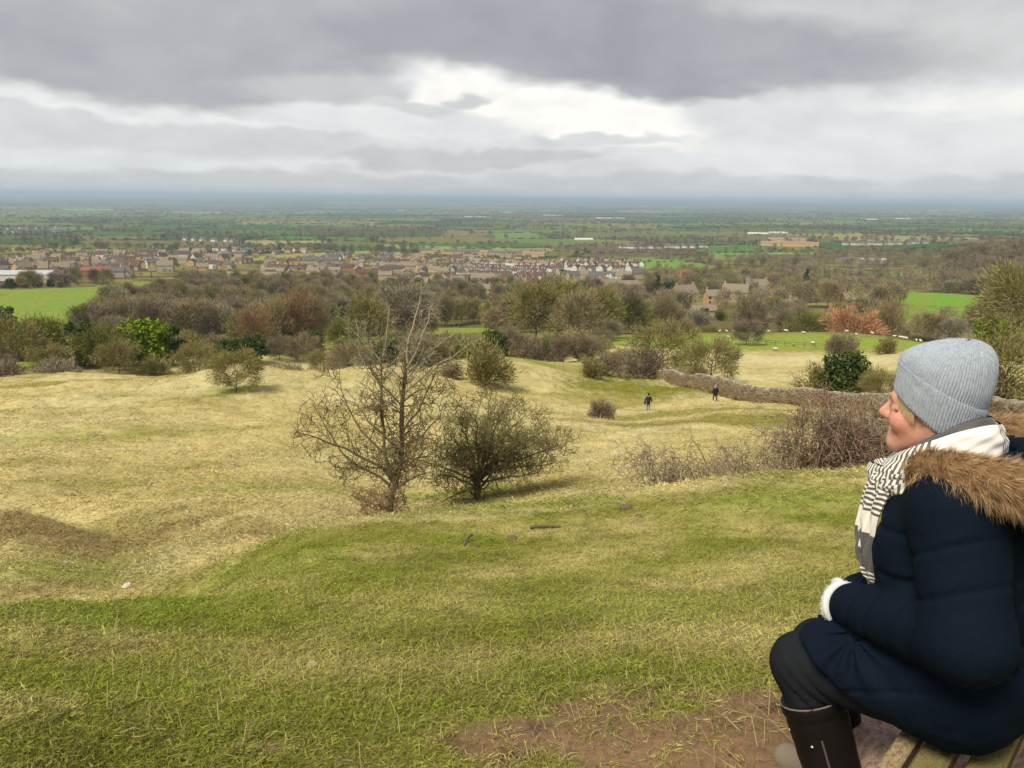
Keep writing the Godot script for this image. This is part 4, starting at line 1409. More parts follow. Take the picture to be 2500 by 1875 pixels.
func sheep_mesh() -> Array:
	# woolly barrel, neck and head, four legs: [fleece, head, leg]
	var f := func(p: Vector3) -> float:
		var d := capsule(p, Vector3(-0.34, 0.62, 0), Vector3(0.34, 0.60, 0), 0.27, 0.29)
		d = smin(d, capsule(p, Vector3(-0.36, 0.66, 0), Vector3(-0.56, 0.82, 0), 0.17, 0.12), 0.1)
		return d
	var g := func(p: Vector3) -> float:
		var d := capsule(p, Vector3(-0.54, 0.84, 0), Vector3(-0.76, 0.72, 0), 0.095, 0.06)
		d = smin(d, capsule(p, Vector3(-0.56, 0.9, 0.04), Vector3(-0.55, 0.9, 0.16), 0.03, 0.02), 0.02)
		return smin(d, capsule(p, Vector3(-0.56, 0.9, -0.04), Vector3(-0.55, 0.9, -0.16), 0.03, 0.02), 0.02)
	var leg := Build.new()
	leg.tube(PackedVector3Array([Vector3(0, 0.45, 0), Vector3(0.015, 0.24, 0), Vector3(0, 0, 0)]), PackedFloat32Array([0.06, 0.035, 0.04]), 6, Color(0.06, 0.05, 0.045))
	return [field_mesh(f, AABB(Vector3(-0.8, 0.2, -0.4), Vector3(1.6, 0.9, 0.8)), 0.05), field_mesh(g, AABB(Vector3(-0.9, 0.55, -0.25), Vector3(0.5, 0.5, 0.5)), 0.03), leg.mesh()]

const ORDINAL := ["first", "second", "third", "fourth", "fifth", "sixth", "seventh", "eighth", "ninth", "tenth", "eleventh", "twelfth", "thirteenth", "fourteenth", "fifteenth", "sixteenth", "seventeenth", "eighteenth", "nineteenth", "twentieth", "twenty-first", "twenty-second", "twenty-third", "last"]
const FLOCK := [[1564, 826], [1594, 822], [1500, 850], [1465, 858], [1758, 810], [1774, 812], [1790, 808], [1777, 827], [1877, 808], [1920, 807], [1962, 816], [1937, 845], [1984, 842], [1893, 857], [2068, 807], [2090, 820], [2131, 811], [2186, 813], [2208, 813], [2217, 813], [2202, 824], [2210, 820], [2241, 819], [2247, 837]]

func build_flock() -> void:
	rng.seed = 51
	var m := sheep_mesh()
	var wool := surface(Color(0.58, 0.54, 0.45), 1.0)
	var dark := surface(Color(0.10, 0.08, 0.07), 0.9)
	for k in FLOCK.size() + 1:
		var black := k == FLOCK.size()
		var at := spot(2150, 836) if black else spot(FLOCK[k][0], FLOCK[k][1])
		if at.length() > 330.0: at = on(FLOCK[k][0], 246.0)
		var rank := 1
		for q in FLOCK: rank += int(not black and (q[0] < FLOCK[k][0] or (q[0] == FLOCK[k][0] and q[1] < FLOCK[k][1])))
		var label := "dark brown sheep standing beside the round olive bush" if black else "white sheep beyond the wall, %s of the flock from the left" % ORDINAL[rank - 1]
		var s := thing("sheep", label, "sheep", at, rng.randf() * TAU, "sheep grazing beyond the wall")
		s.scale = Vector3.ONE * rng.randf_range(0.75, 0.95)
		part("fleece", m[0], dark if black else wool, s)
		part("head", m[1], dark if black else wool, s)
		for q in [Vector3(-0.3, 0, 0.13), Vector3(-0.3, 0, -0.13), Vector3(0.3, 0, 0.14), Vector3(0.3, 0, -0.14)]:
			part("leg", m[2], M.bark, s).position = q

func build_walkers() -> void:
	# [column, row of the feet, turn, coat, trousers, label, shoes, scarf]
	for w in [[1582, 1003, 0.0, Color(0.022, 0.022, 0.03), Color(0.10, 0.17, 0.30), "walker in a dark jacket and blue jeans coming up the green path", 0], [1745, 981, 0.5, Color(0.018, 0.018, 0.026), Color(0.02, 0.02, 0.028), "walker in black with a pale scarf and a stick beside the stone wall", 1]]:
		var at := spot(w[0], w[1])
		var o := thing("person", w[5], "person", at, w[2] + atan2(at.x, at.z))
		var second: bool = w[6] == 1
		var step := 0.16 if second else 0.10
		# joints: facing the bench is +z
		var hip := Vector3(0, 0.9, 0)
		var neck := Vector3(0, 1.42, 0.03)
		var knees := [Vector3(0.1, 0.5, step), Vector3(-0.1, 0.5, -step * 0.2)]
		var feet := [Vector3(0.11, 0.08, step * 0.9), Vector3(-0.11, 0.08, -step * 1.3)]
		var elbows := [Vector3(0.29, 1.12, -0.05), Vector3(-0.29, 1.12, 0.0)]
		var hands := [Vector3(0.27, 0.86, 0.10), Vector3(-0.30, 0.87, 0.12)]
		var body := func(p: Vector3) -> float:
			var d := capsule(p, Vector3(0, 1.56, 0.05), Vector3(0, 1.64, 0.03), 0.085, 0.10)
			d = smin(d, capsule(p, neck, Vector3(0, 1.56, 0.04), 0.06, 0.055), 0.03)
			d = smin(d, capsule(p, Vector3(0, 1.2, 0.0), neck, 0.15, 0.08), 0.04)
			for s in 2:
				d = smin(d, capsule(p, elbows[s], hands[s], 0.035, 0.03), 0.02)
				for q in 4: d = minf(d, capsule(p, hands[s], hands[s] + Vector3(0.012 * (q - 1.5), -0.10 + 0.01 * absf(q - 1.5), 0.02), 0.014, 0.010))
				d = smin(d, capsule(p, hands[s], hands[s] + Vector3(0, -0.05, 0.055), 0.014, 0.011), 0.01)
			return d
		part("body", field_mesh(body, AABB(Vector3(-0.45, 0.6, -0.3), Vector3(0.9, 1.2, 0.6)), 0.025), M.skin, o)
		var coat := func(p: Vector3) -> float:
			var d := capsule(p, Vector3(0, 0.82, 0), Vector3(0, 1.25, 0.01), 0.19, 0.185)
			d = maxf(d, p.y - 1.47)
			for s in 2:
				var k := 1.0 if s == 0 else -1.0
				d = smin(d, capsule(p, Vector3(0.17 * k, 1.37, 0.0), elbows[s], 0.08, 0.065), 0.05)
				d = smin(d, capsule(p, elbows[s], elbows[s].lerp(hands[s], 0.85), 0.062, 0.05), 0.03)
			return d
		part("jacket", field_mesh(coat, AABB(Vector3(-0.5, 0.55, -0.4), Vector3(1.0, 1.0, 0.8)), 0.03), surface(w[3], 0.8), o)
		var legs := func(p: Vector3) -> float:
			var d := 9.0
			for s in 2:
				d = minf(d, smin(capsule(p, hip + Vector3(0.09 if s == 0 else -0.09, -0.03, 0), knees[s], 0.095, 0.07), capsule(p, knees[s], feet[s], 0.066, 0.05), 0.03))
			return d
		part("trousers", field_mesh(legs, AABB(Vector3(-0.35, 0.0, -0.45), Vector3(0.7, 1.05, 0.9)), 0.03), surface(w[4], 0.9), o)
		for s in 2:
			var f: Vector3 = feet[s]
			var shoe := func(p: Vector3) -> float: return maxf(capsule(p, f + Vector3(0, -0.03, -0.04), f + Vector3(0, -0.045, 0.15), 0.05, 0.04), -p.y)
			part("shoe", field_mesh(shoe, AABB(f + Vector3(-0.1, -0.12, -0.15), Vector3(0.2, 0.2, 0.4)), 0.02), surface(Color(0.7, 0.7, 0.68) if second else Color(0.04, 0.035, 0.03), 0.8), o)
		var hair := func(p: Vector3) -> float: return maxf(capsule(p, Vector3(0, 1.62, -0.005), Vector3(0, 1.66, 0.02), 0.115, 0.112), 0.05 - (p.y - 1.55) + (p.z - 0.03) * 0.9)
		part("hair" if second else "cap", field_mesh(hair, AABB(Vector3(-0.2, 1.45, -0.2), Vector3(0.4, 0.4, 0.4)), 0.02), surface(Color(0.33, 0.24, 0.12) if second else Color(0.02, 0.02, 0.02), 0.9), o)
		if second:
			var b := Build.new()
			b.tube(PackedVector3Array([Vector3(-0.32, 0.9, 0.14), Vector3(-0.40, 0.0, 0.05)]), PackedFloat32Array([0.014, 0.010]), 6, Color(0.05, 0.04, 0.03))
			part("walking_stick", b.mesh(), M.bark, o)
			var sc := func(p: Vector3) -> float: return smin(capsule(p, Vector3(-0.07, 1.45, 0.07), Vector3(0.07, 1.45, 0.07), 0.06, 0.06), capsule(p, Vector3(0.03, 1.42, 0.14), Vector3(0.05, 1.05, 0.19), 0.05, 0.06), 0.03)
			part("scarf", field_mesh(sc, AABB(Vector3(-0.2, 0.9, -0.05), Vector3(0.4, 0.7, 0.35)), 0.025), surface(Color(0.50, 0.42, 0.27), 0.9), o)
		else:
			var bag := func(p: Vector3) -> float: return capsule(p, Vector3(0.33, 0.72, 0.06), Vector3(0.33, 0.92, 0.04), 0.09, 0.07)
			part("carried_jacket", field_mesh(bag, AABB(Vector3(0.15, 0.5, -0.15), Vector3(0.35, 0.6, 0.4)), 0.025), surface(Color(0.015, 0.016, 0.03), 0.8), o)
			var sh := func(p: Vector3) -> float: return capsule(p, Vector3(0, 1.1, 0.165), Vector3(0, 1.35, 0.13), 0.045, 0.04)
			part("shirt", field_mesh(sh, AABB(Vector3(-0.1, 1.0, 0.05), Vector3(0.2, 0.45, 0.2)), 0.02), surface(Color(0.45, 0.45, 0.48), 0.9), o)
# ---------------------------------------------------------------- the town, the village, woods and hedges of the vale
# walls with gables, a two-sided roof with eaves, and a chimney: [walls, roof, chimney]
func house_meshes(w: float, d: float, eaves: float, ridge: float, stacks: Array) -> Array:
	var wall := Build.new()
	var x := w * 0.5
	var z := d * 0.5
	var c := [Vector3(-x, -1.5, -z), Vector3(x, -1.5, -z), Vector3(x, -1.5, z), Vector3(-x, -1.5, z), Vector3(-x, eaves, -z), Vector3(x, eaves, -z), Vector3(x, eaves, z), Vector3(-x, eaves, z)]
	wall.quad(c[7], c[6], c[2], c[3])
	wall.quad(c[5], c[4], c[0], c[1])
	wall.quad(c[4], c[7], c[3], c[0])
	wall.quad(c[6], c[5], c[1], c[2])
	wall.tri(c[4], Vector3(-x, ridge, 0), c[7], Color.WHITE)
	wall.tri(c[6], Vector3(x, ridge, 0), c[5], Color.WHITE)
	var roof := Build.new()
	var o := 0.35
	var slope := (ridge - eaves) / z
	for s in [-1.0, 1.0]:
		var e0 := Vector3(-x - o, eaves - o * slope + 0.12, s * (z + o))
		var e1 := Vector3(x + o, eaves - o * slope + 0.12, s * (z + o))
		var r0 := Vector3(-x - o, ridge + 0.12, 0)
		var r1 := Vector3(x + o, ridge + 0.12, 0)
		var t := Vector3(0, 0.22, 0)
		if s > 0.0:
			roof.quad(r0 + t, r1 + t, e1 + t, e0 + t)
			roof.quad(e0, e1, r1, r0)
			roof.quad(e0 + t, e1 + t, e1, e0)
		else:
			roof.quad(e0 + t, e1 + t, r1 + t, r0 + t)
			roof.quad(r0, r1, e1, e0)
			roof.quad(e1 + t, e0 + t, e0, e1)
		roof.quad(e0, r0, r0 + t, e0 + t)
		roof.quad(r1, e1, e1 + t, r1 + t)
	var places := []
	for s in stacks: places.append(Vector3(s * x, ridge, 0))
	return [wall.mesh(), roof.mesh(), places]

var homes := {}
var built_on := PackedVector3Array()

const WALL_WORDS := {"white": "white", "gold": "golden", "stone": "tan stone", "grey_stone": "grey stone", "brick": "brick"}
const ROOF_WORDS := {"roof_brown": "brown", "roof_slate": "slate", "roof_stone": "stone-tiled", "roof_red": "red", "roof_tin": "rusty", "roof_pale": "pale"}
const FORM_WORDS := {"cottage": "cottage", "semi": "double house", "terrace": "terrace", "large": "tall house", "bungalow": "bungalow", "row": "long terrace"}

func put_house(kind: String, wall: String, roof: String, at: Vector3, turn: float, called: String, label: String, group := "", windows := 0) -> Node3D:
	if group: label = "%s %s with %s roof %s" % [WALL_WORDS[wall], FORM_WORDS[kind], ROOF_WORDS[roof], label]
	var h := thing(called, label, "barn" if called.ends_with("barn") or called.ends_with("shed") else "house", at, turn, group)
	var m: Array = homes[kind]
	if group and kind != "row": h.scale = Vector3.ONE * (0.84 + 0.2 * absf(sin(at.x * 12.9 + at.z * 7.3)))
	var wl := part("wall", m[0], M[wall], h)
	var rf := part("roof", m[1], M[roof], h)
	for q in m[2]: part("chimney", homes.chimney, M[wall], rf).position = q
	built_on.append(at)
	var size: Vector3 = m[3]
	for s in windows:
		for f in [-1, 1]:
			for y in ([1.4, 3.9] if size.y > 4.0 else [1.3]):
				var q := part("window", homes.window, M.pane, wl)
				q.position = Vector3(lerpf(-0.38, 0.38, float(s) / maxf(windows - 1, 1)) * size.x, y, f * (size.z * 0.5 + 0.02))
	return h

func prepare_homes() -> void:
	for k in [["cottage", 9.0, 6.5, 4.6, 8.0, [-0.86]], ["semi", 12.0, 8.0, 5.0, 8.2, [-0.9, 0.9]], ["terrace", 24.0, 8.0, 5.0, 8.0, [-0.6, 0.0, 0.6]], ["large", 15.0, 8.5, 6.2, 10.6, [-0.88, 0.88]], ["bungalow", 12.0, 8.5, 2.7, 5.6, [0.3]], ["long_barn", 24.0, 9.0, 3.4, 7.2, []], ["shed", 10.0, 6.0, 2.8, 4.4, []], ["row", 46.0, 9.0, 6.6, 10.6, [-0.8, -0.4, 0.0, 0.4, 0.8]], ["small_barn", 7.0, 5.0, 2.4, 4.6, []], ["mid_barn", 13.0, 6.0, 2.6, 5.0, []], ["big_shed", 40.0, 20.0, 5.0, 7.5, []]]:
		var m := house_meshes(k[1], k[2], k[3], k[4], k[5])
		m.append(Vector3(k[1], k[3], k[2]))
		homes[k[0]] = m
	var b := Build.new()
	b.box(Vector3.ZERO, Vector3(1.1, 1.3, 0.08))
	homes.window = b.mesh()
	var ch := Build.new()
	ch.box(Vector3(0, 0.5, 0), Vector3(0.9, 2.2, 0.7))
	ch.box(Vector3(0, 1.69, 0), Vector3(1.1, 0.18, 0.9))
	homes.chimney = ch.mesh()
	var tones := {"white": Color(0.86, 0.83, 0.77), "gold": Color(0.70, 0.48, 0.24), "stone": Color(0.60, 0.49, 0.33), "grey_stone": Color(0.54, 0.48, 0.39), "brick": Color(0.40, 0.22, 0.155), "roof_brown": Color(0.155, 0.10, 0.075), "roof_slate": Color(0.17, 0.165, 0.165), "roof_stone": Color(0.31, 0.26, 0.19), "roof_red": Color(0.36, 0.14, 0.11), "roof_tin": Color(0.40, 0.27, 0.20), "roof_pale": Color(0.58, 0.59, 0.60), "pane": Color(0.03, 0.035, 0.045), "glasshouse": Color(0.78, 0.80, 0.82)}
	for t in tones:
		M[t] = surface(tones[t], 0.3 if t == "pane" else 0.85)
		if t != "pane" and t != "glasshouse":
			M[t].albedo_texture = grain(0.05, 4, 0.7, 17)
			M[t].uv1_triplanar = true
			M[t].uv1_world_triplanar = true
			M[t].uv1_scale = Vector3(0.25, 0.25, 0.25)

# streets: rows of houses between two places; [from column, metres, to column, metres, how many, kinds, walls, roofs, name, label, group]
const STREETS := [
	[1130, 985.0, 1340, 905.0, 20, ["semi", "cottage"], ["white"], ["roof_brown"], "white_house", "in the town's nearest white row", "nearest row of white houses"],
	[1120, 1110.0, 1340, 1010.0, 20, ["semi", "semi", "terrace"], ["white"], ["roof_brown", "roof_slate"], "white_house", "in the town's second white row", "second row of white houses"],
	[1110, 1220.0, 1345, 1120.0, 21, ["semi"], ["white", "white", "stone"], ["roof_brown"], "white_house", "in the town's middle white rows", "middle rows of white houses"],
	[1120, 1350.0, 1330, 1270.0, 18, ["semi", "cottage"], ["white", "stone"], ["roof_brown", "roof_stone"], "white_house", "in the town's upper white rows", "upper rows of white houses"],
	[1240, 1330.0, 1370, 1260.0, 8, ["semi"], ["white"], ["roof_red"], "red_roofed_house", "among the red roofs of the town", "red-roofed houses"],
	[1330, 1180.0, 1530, 1120.0, 18, ["cottage", "semi"], ["white"], ["roof_brown"], "gabled_house", "at the right end of the town", "white gabled houses at the right end of the town"],
	[1330, 1290.0, 1560, 1220.0, 18, ["cottage", "semi"], ["white", "white", "stone"], ["roof_brown"], "gabled_house", "at the upper right of the town", "white gabled houses at the upper right of the town"],
	[1370, 1420.0, 1560, 1330.0, 12, ["cottage"], ["white", "stone"], ["roof_brown", "roof_stone"], "gabled_house", "along the town's top right edge", "pale houses along the top right edge"],
	[1035, 1720.0, 1180, 1700.0, 5, ["row"], ["gold"], ["roof_stone", "roof_slate"], "golden_terrace", "on the town's far edge, left half", "golden terraces along the far edge"],
	[1185, 1690.0, 1310, 1640.0, 5, ["row"], ["gold", "brick"], ["roof_slate", "roof_tin"], "golden_terrace", "on the town's far edge, right half", "golden and brick terraces"],
	[1100, 1610.0, 1300, 1560.0, 9, ["semi"], ["gold", "brick", "stone"], ["roof_stone", "roof_brown"], "stone_house", "before the golden terraces", "houses in front of the golden terraces"],
	[1500, 2010.0, 1722, 1960.0, 22, ["cottage"], ["white"], ["roof_brown", "roof_slate"], "distant_house", "in the tiny row beyond the town", "tiny white houses beyond the town"],
	[1855, 2060.0, 1975, 2030.0, 4, ["row"], ["gold"], ["roof_tin"], "golden_terrace", "in the right-hand settlement's near row", "near golden terraces at right"],
	[1862, 2330.0, 1940, 2310.0, 3, ["row"], ["gold"], ["roof_tin"], "golden_terrace", "in the right-hand settlement's far row", "far golden terraces at right"],
	[2030, 2120.0, 2240, 2180.0, 16, ["cottage", "semi"], ["white", "grey_stone"], ["roof_slate"], "distant_house", "right of the far golden terraces", "tiny pale houses at right"],
	[-10, 2900.0, 190, 3050.0, 16, ["semi", "terrace"], ["white", "grey_stone"], ["roof_slate", "roof_brown"], "distant_house", "in the far village at left", "tiny houses of the far left village"],
	[0, 3350.0, 180, 3500.0, 10, ["terrace"], ["grey_stone", "white"], ["roof_slate"], "distant_house", "at the back of the far left village", "tiny houses at the back of the far left village"],
	[470, 2300.0, 590, 2150.0, 9, ["semi"], ["white"], ["roof_slate"], "distant_house", "beyond the left half of the town", "tiny white houses beyond the left half of the town"],
	[500, 1640.0, 570, 1600.0, 5, ["large"], ["white", "stone"], ["roof_brown"], "distant_house", "at the top of the town's left part", "pale houses at the top left"],
]
# loose quarters: [columns from, to, metres from, to, how many, kinds, walls, roofs, name, label, group]
const QUARTERS := [
	[-20, 330, 790, 1150, 56, ["cottage", "semi", "cottage"], ["stone", "grey_stone", "gold", "white", "stone"], ["roof_stone", "roof_brown", "roof_slate"], "left_stone_house", "in the town's left end", "stone houses in the left part of the town"],  # same sort of stone houses as the later quarters, in the left town
	[100, 430, 900, 1350, 52, ["cottage", "large", "semi"], ["stone", "gold", "white", "grey_stone"], ["roof_stone", "roof_brown"], "left_stone_house", "in the crowded left middle of town", "stone houses in the left middle of the town"],
	[300, 560, 950, 1500, 44, ["cottage", "large", "semi"], ["stone", "white", "gold"], ["roof_stone", "roof_brown"], "left_stone_house", "among trees in the left town", "stone houses among the trees"],
	[560, 960, 1000, 1600, 74, ["cottage", "semi", "bungalow"], ["stone", "grey_stone", "gold", "white"], ["roof_stone", "roof_brown", "roof_slate"], "stone_house", "in the centre left of town", "stone houses in the centre left"],
	[650, 960, 760, 1000, 18, ["cottage", "semi", "terrace"], ["stone", "grey_stone", "brick"], ["roof_stone", "roof_brown"], "stone_house", "at the near edge of town", "stone houses at the near edge"],
	[930, 1150, 900, 1600, 64, ["cottage", "semi", "bungalow", "terrace"], ["stone", "grey_stone", "gold"], ["roof_stone", "roof_brown"], "stone_house", "in the middle of the town", "stone houses in the middle of the town"],
	[1000, 1290, 680, 880, 32, ["cottage", "semi", "terrace"], ["stone", "gold", "grey_stone"], ["roof_stone", "roof_brown"], "stone_house", "below the white rows", "stone houses below the white rows"],
	[1300, 1560, 700, 1050, 16, ["large", "cottage"], ["white", "stone", "grey_stone"], ["roof_slate", "roof_stone"], "villa_house", "among trees right of the town", "pale villas among trees"],
]
# buildings one can pick out: [kind, wall, roof, column, metres, turn, name, label, windows]
const BUILDINGS := [
	["large", "gold", "roof_stone", 1666, 520.0, 0.5, "village_house", "golden gabled house with chimneys at the left of the village", 3],
	["semi", "gold", "roof_stone", 1742, 500.0, 0.1, "village_house", "golden house with tall chimneys above the barn roof", 3],
	["mid_barn", "stone", "roof_stone", 1714, 425.0, 0.25, "village_barn", "large stone-roofed barn at the near left of the village", 0],
	["large", "stone", "roof_stone", 1790, 520.0, -0.4, "village_house", "stone gabled house half hidden by the tall bare tree", 2],
	["large", "stone", "roof_stone", 1838, 610.0, 0.1, "village_house", "long pale stone house at the back of the village", 4],
	["cottage", "gold", "roof_stone", 1868, 600.0, 1.3, "village_house", "pale gable end right of the long stone house", 2],
	["shed", "grey_stone", "roof_slate", 1850, 540.0, 0.0, "village_shed", "low shed in the garden below the long stone house", 0],
	["cottage", "stone", "roof_stone", 1834, 430.0, 0.1, "village_house", "small stone cottage with a steep roof in the village middle", 2],
	["semi", "stone", "roof_stone", 1898, 428.0, 0.15, "village_house", "wide stone-roofed house at the right of the village", 3],
	["cottage", "grey_stone", "roof_stone", 1930, 440.0, 0.9, "village_house", "grey cottage right of the wide stone-roofed house", 2],
	["cottage", "stone", "roof_stone", 1826, 395.0, 0.0, "village_house", "lowest stone cottage below the village middle", 2],
	["mid_barn", "stone", "roof_red", 2050, 432.0, 0.1, "red_roofed_barn", "long barn with a dark red roof above the orange willow", 0],
	["semi", "brick", "roof_stone", 2078, 470.0, 0.0, "village_house", "brick house behind the dark red barn roof", 2],
	["mid_barn", "brick", "roof_tin", 2228, 305.0, 0.2, "tin_roofed_barn", "pinkish tin-roofed barn beyond the sheep field", 0],
	["big_shed", "grey_stone", "roof_pale", 2112, 1330.0, 0.2, "farm_barn", "pale-roofed farm barn in the green fields at right", 0],
	["big_shed", "grey_stone", "roof_slate", 2060, 1360.0, 0.1, "farm_barn", "darker barn left of the pale-roofed farm barn", 0],
	["small_barn", "brick", "roof_red", 219, 296.0, 0.3, "field_barn", "little red-roofed barn beside the left hedge", 0],
	["big_shed", "white", "roof_pale", 80, 740.0, 0.15, "farm_barn", "white-roofed open shed at the left edge of the town", 0],
	["long_barn", "brick", "roof_brown", 135, 750.0, 0.1, "brick_barn", "brick range right of the white-roofed shed", 0],
	["shed", "white", "roof_pale", 182, 745.0, 0.3, "white_shed", "bright white shed at the edge of the left meadow", 0],
	["terrace", "brick", "roof_red", 250, 830.0, 0.2, "brick_house", "red-roofed brick row above the left meadow", 0],
	["large", "gold", "roof_stone", 165, 860.0, 0.4, "golden_house", "golden house above the bright white shed", 2],
	["large", "gold", "roof_stone", 72, 850.0, 1.2, "golden_house", "golden gable above the white-roofed shed", 2],
	["terrace", "gold", "roof_brown", 330, 1010.0, 0.1, "golden_terrace", "golden terrace in the left of the town", 4],
	["large", "white", "roof_slate", 385, 1000.0, 0.9, "white_house", "bright white gabled house in the left of the town", 2],
	["large", "grey_stone", "roof_stone", 268, 1420.0, 0.3, "manor_house", "pale manor at the top of the left part of the town", 3],
	["large", "brick", "roof_tin", 540, 1050.0, 0.6, "brick_house", "reddish house beside the church field", 2],
	["semi", "gold", "roof_stone", 505, 930.0, 0.3, "golden_house", "golden house left of the white vans", 2],
	["row", "grey_stone", "roof_slate", 790, 1100.0, 0.2, "church_hall", "long grey-roofed hall in the centre of the town", 0],
	["row", "stone", "roof_stone", 985, 1060.0, 0.1, "school_hall", "long flat-roofed school left of the white rows", 0],
	["large", "gold", "roof_stone", 1030, 1040.0, 1.0, "golden_house", "golden gable in front of the school", 2],
	["terrace", "stone", "roof_stone", 1195, 575.0, 0.05, "farm_range", "big brown-roofed farm range above the bright green meadow", 5],
	["cottage", "gold", "roof_stone", 1170, 560.0, 1.2, "farm_house", "small golden gable at the left end of the farm range", 1],
	["large", "gold", "roof_stone", 1485, 600.0, 0.4, "village_house", "golden house with a bright white gable right of the great trees", 3],
	["large", "stone", "roof_stone", 1528, 580.0, 0.2, "village_house", "stone house with a bay behind the great trees", 3],
	["cottage", "stone", "roof_stone", 1562, 560.0, 0.6, "village_house", "stone cottage between the great trees and the village", 2],
	["terrace", "white", "roof_slate", 1510, 900.0, 0.3, "blue_roofed_house", "pale house with blue-grey roofs at the right of the town", 4],
]

func build_valley() -> void:
	prepare_homes()
	rng.seed = 404
	for s in STREETS:
		var a := on(s[0], s[1])
		var b := on(s[2], s[3])
		var dir := atan2(-(b.z - a.z), b.x - a.x)
		for k in s[4]:
			var p := a.lerp(b, (k + rng.randf_range(0.2, 0.8)) / s[4])
			p += Vector3(-(b.z - a.z), 0, b.x - a.x).normalized() * rng.randf_range(-14, 14)
			var turn := dir + rng.randf_range(-0.12, 0.12) + (PI * 0.5 if s[8] == "gabled_house" and rng.randf() < 0.5 else 0.0)
			put_house(s[5][rng.randi() % s[5].size()], s[6][rng.randi() % s[6].size()], s[7][rng.randi() % s[7].size()], on_ground(p.x, p.z), turn, s[8], s[9], s[10])
	for s in QUARTERS:
		for k in s[4]:
			var p := Vector3.ZERO
			for tries in 30:
				p = on(rng.randf_range(s[0], s[1]), sqrt(rng.randf_range(s[2] * s[2], s[3] * s[3])))
				if clear_of(p, 17.0) and not in_meadow(p): break
			put_house(s[5][rng.randi() % s[5].size()], s[6][rng.randi() % s[6].size()], s[7][rng.randi() % s[7].size()], p, rng.randf_range(-0.5, 0.5) + (PI * 0.5 if rng.randf() < 0.35 else 0.0), s[8], s[9], s[10])
	for s in BUILDINGS:
		put_house(s[0], s[1], s[2], on(s[3], s[4]), s[5], s[6], s[7], "", s[8])
	# glasshouses far out on the plain: [column, row, metres long, label]
	var glass := Build.new()
	glass.box(Vector3(0, 2.0, 0), Vector3(1, 5, 26))
	for g in [[330, 503, 430.0, "far white glasshouse, uppermost at left"], [215, 512, 700.0, "long pale glasshouse streak at left below the uppermost"], [1160, 530, 260.0, "white glasshouse in the middle of the plain"], [1240, 519, 240.0, "small glasshouse left of the long far ones"], [1340, 515, 420.0, "far glasshouse in the middle distance, left of the longest"], [1420, 517, 420.0, "longest of the far glasshouses in the middle distance"], [1350, 526, 260.0, "glasshouse just below the longest ones"], [1490, 533, 330.0, "pale glasshouse strip right of the middle"], [1425, 585, 90.0, "white barn roof in the fields above the town"], [1850, 571, 110.0, "pale shed roof above the right-hand golden terraces"], [1900, 569, 100.0, "pale shed roof right of its like above the golden terraces"], [2220, 535, 300.0, "glasshouse strip far out at right"], [980, 514, 200.0, "small glasshouse far out left of the middle"], [2130, 536, 120.0, "small white glasshouse far out at right"]]:
		var at := spot(g[0], g[1])
		var o := part("glasshouse", glass.mesh(), M.glasshouse)
		o.position = at
		o.rotation.y = -atan2(at.x, -at.z) + 0.06
		o.scale = Vector3(g[2] * 0.62, 1.0, 1.0)
		tag(o, g[3], "glasshouse", "glasshouses on the plain")
	# parked vans and cars by the farm range and the church field
	var cars := [[1222, 560.0, "white van parked at the farm range, right of its doors"], [1207, 556.0, "white car parked at the farm range door"], [545, 880.0, "white van parked beside the golden house"], [572, 875.0, "second white van, right of the first"], [880, 760.0, "white van at the near edge of the town"]]
	for q in cars:
		var at := on(q[0], q[1])
		var o := thing("parked_van", q[2], "van", at, 0.2, "parked vans")
		var b := Build.new()
		b.box(Vector3(0, 1.15, 0), Vector3(4.9, 1.7, 1.9), Basis(), Color.WHITE, 0.93)
		b.box(Vector3(2.7, 0.85, 0), Vector3(1.0, 1.0, 1.8), Basis(), Color.WHITE, 0.85)
		part("body", b.mesh(), M.white, o)
		var wh := Build.new()
		wh.tube(PackedVector3Array([Vector3(0, 0, -0.12), Vector3(0, 0, 0.12)]), PackedFloat32Array([0.36, 0.36]), 10, Color(0.02, 0.02, 0.02))
		for w in [Vector3(-1.6, 0.36, 0.9), Vector3(-1.6, 0.36, -0.9), Vector3(2.0, 0.36, 0.9), Vector3(2.0, 0.36, -0.9)]:
			part("wheel", wh.mesh(), M.bark, o).position = w
	print("houses ", built_on.size())
	build_woods()

func clear_of(p: Vector3, gap: float) -> bool:
	for q in built_on:
		if absf(q.x - p.x) < gap and absf(q.z - p.z) < gap: return false
	return true

func in_meadow(p: Vector3) -> bool:
	for q in meadows:
		if q[0].grow(6.0).has_point(Vector2(p.x, p.z)) and Geometry2D.is_point_in_polygon(Vector2(p.x, p.z), q[1]): return true
	return false

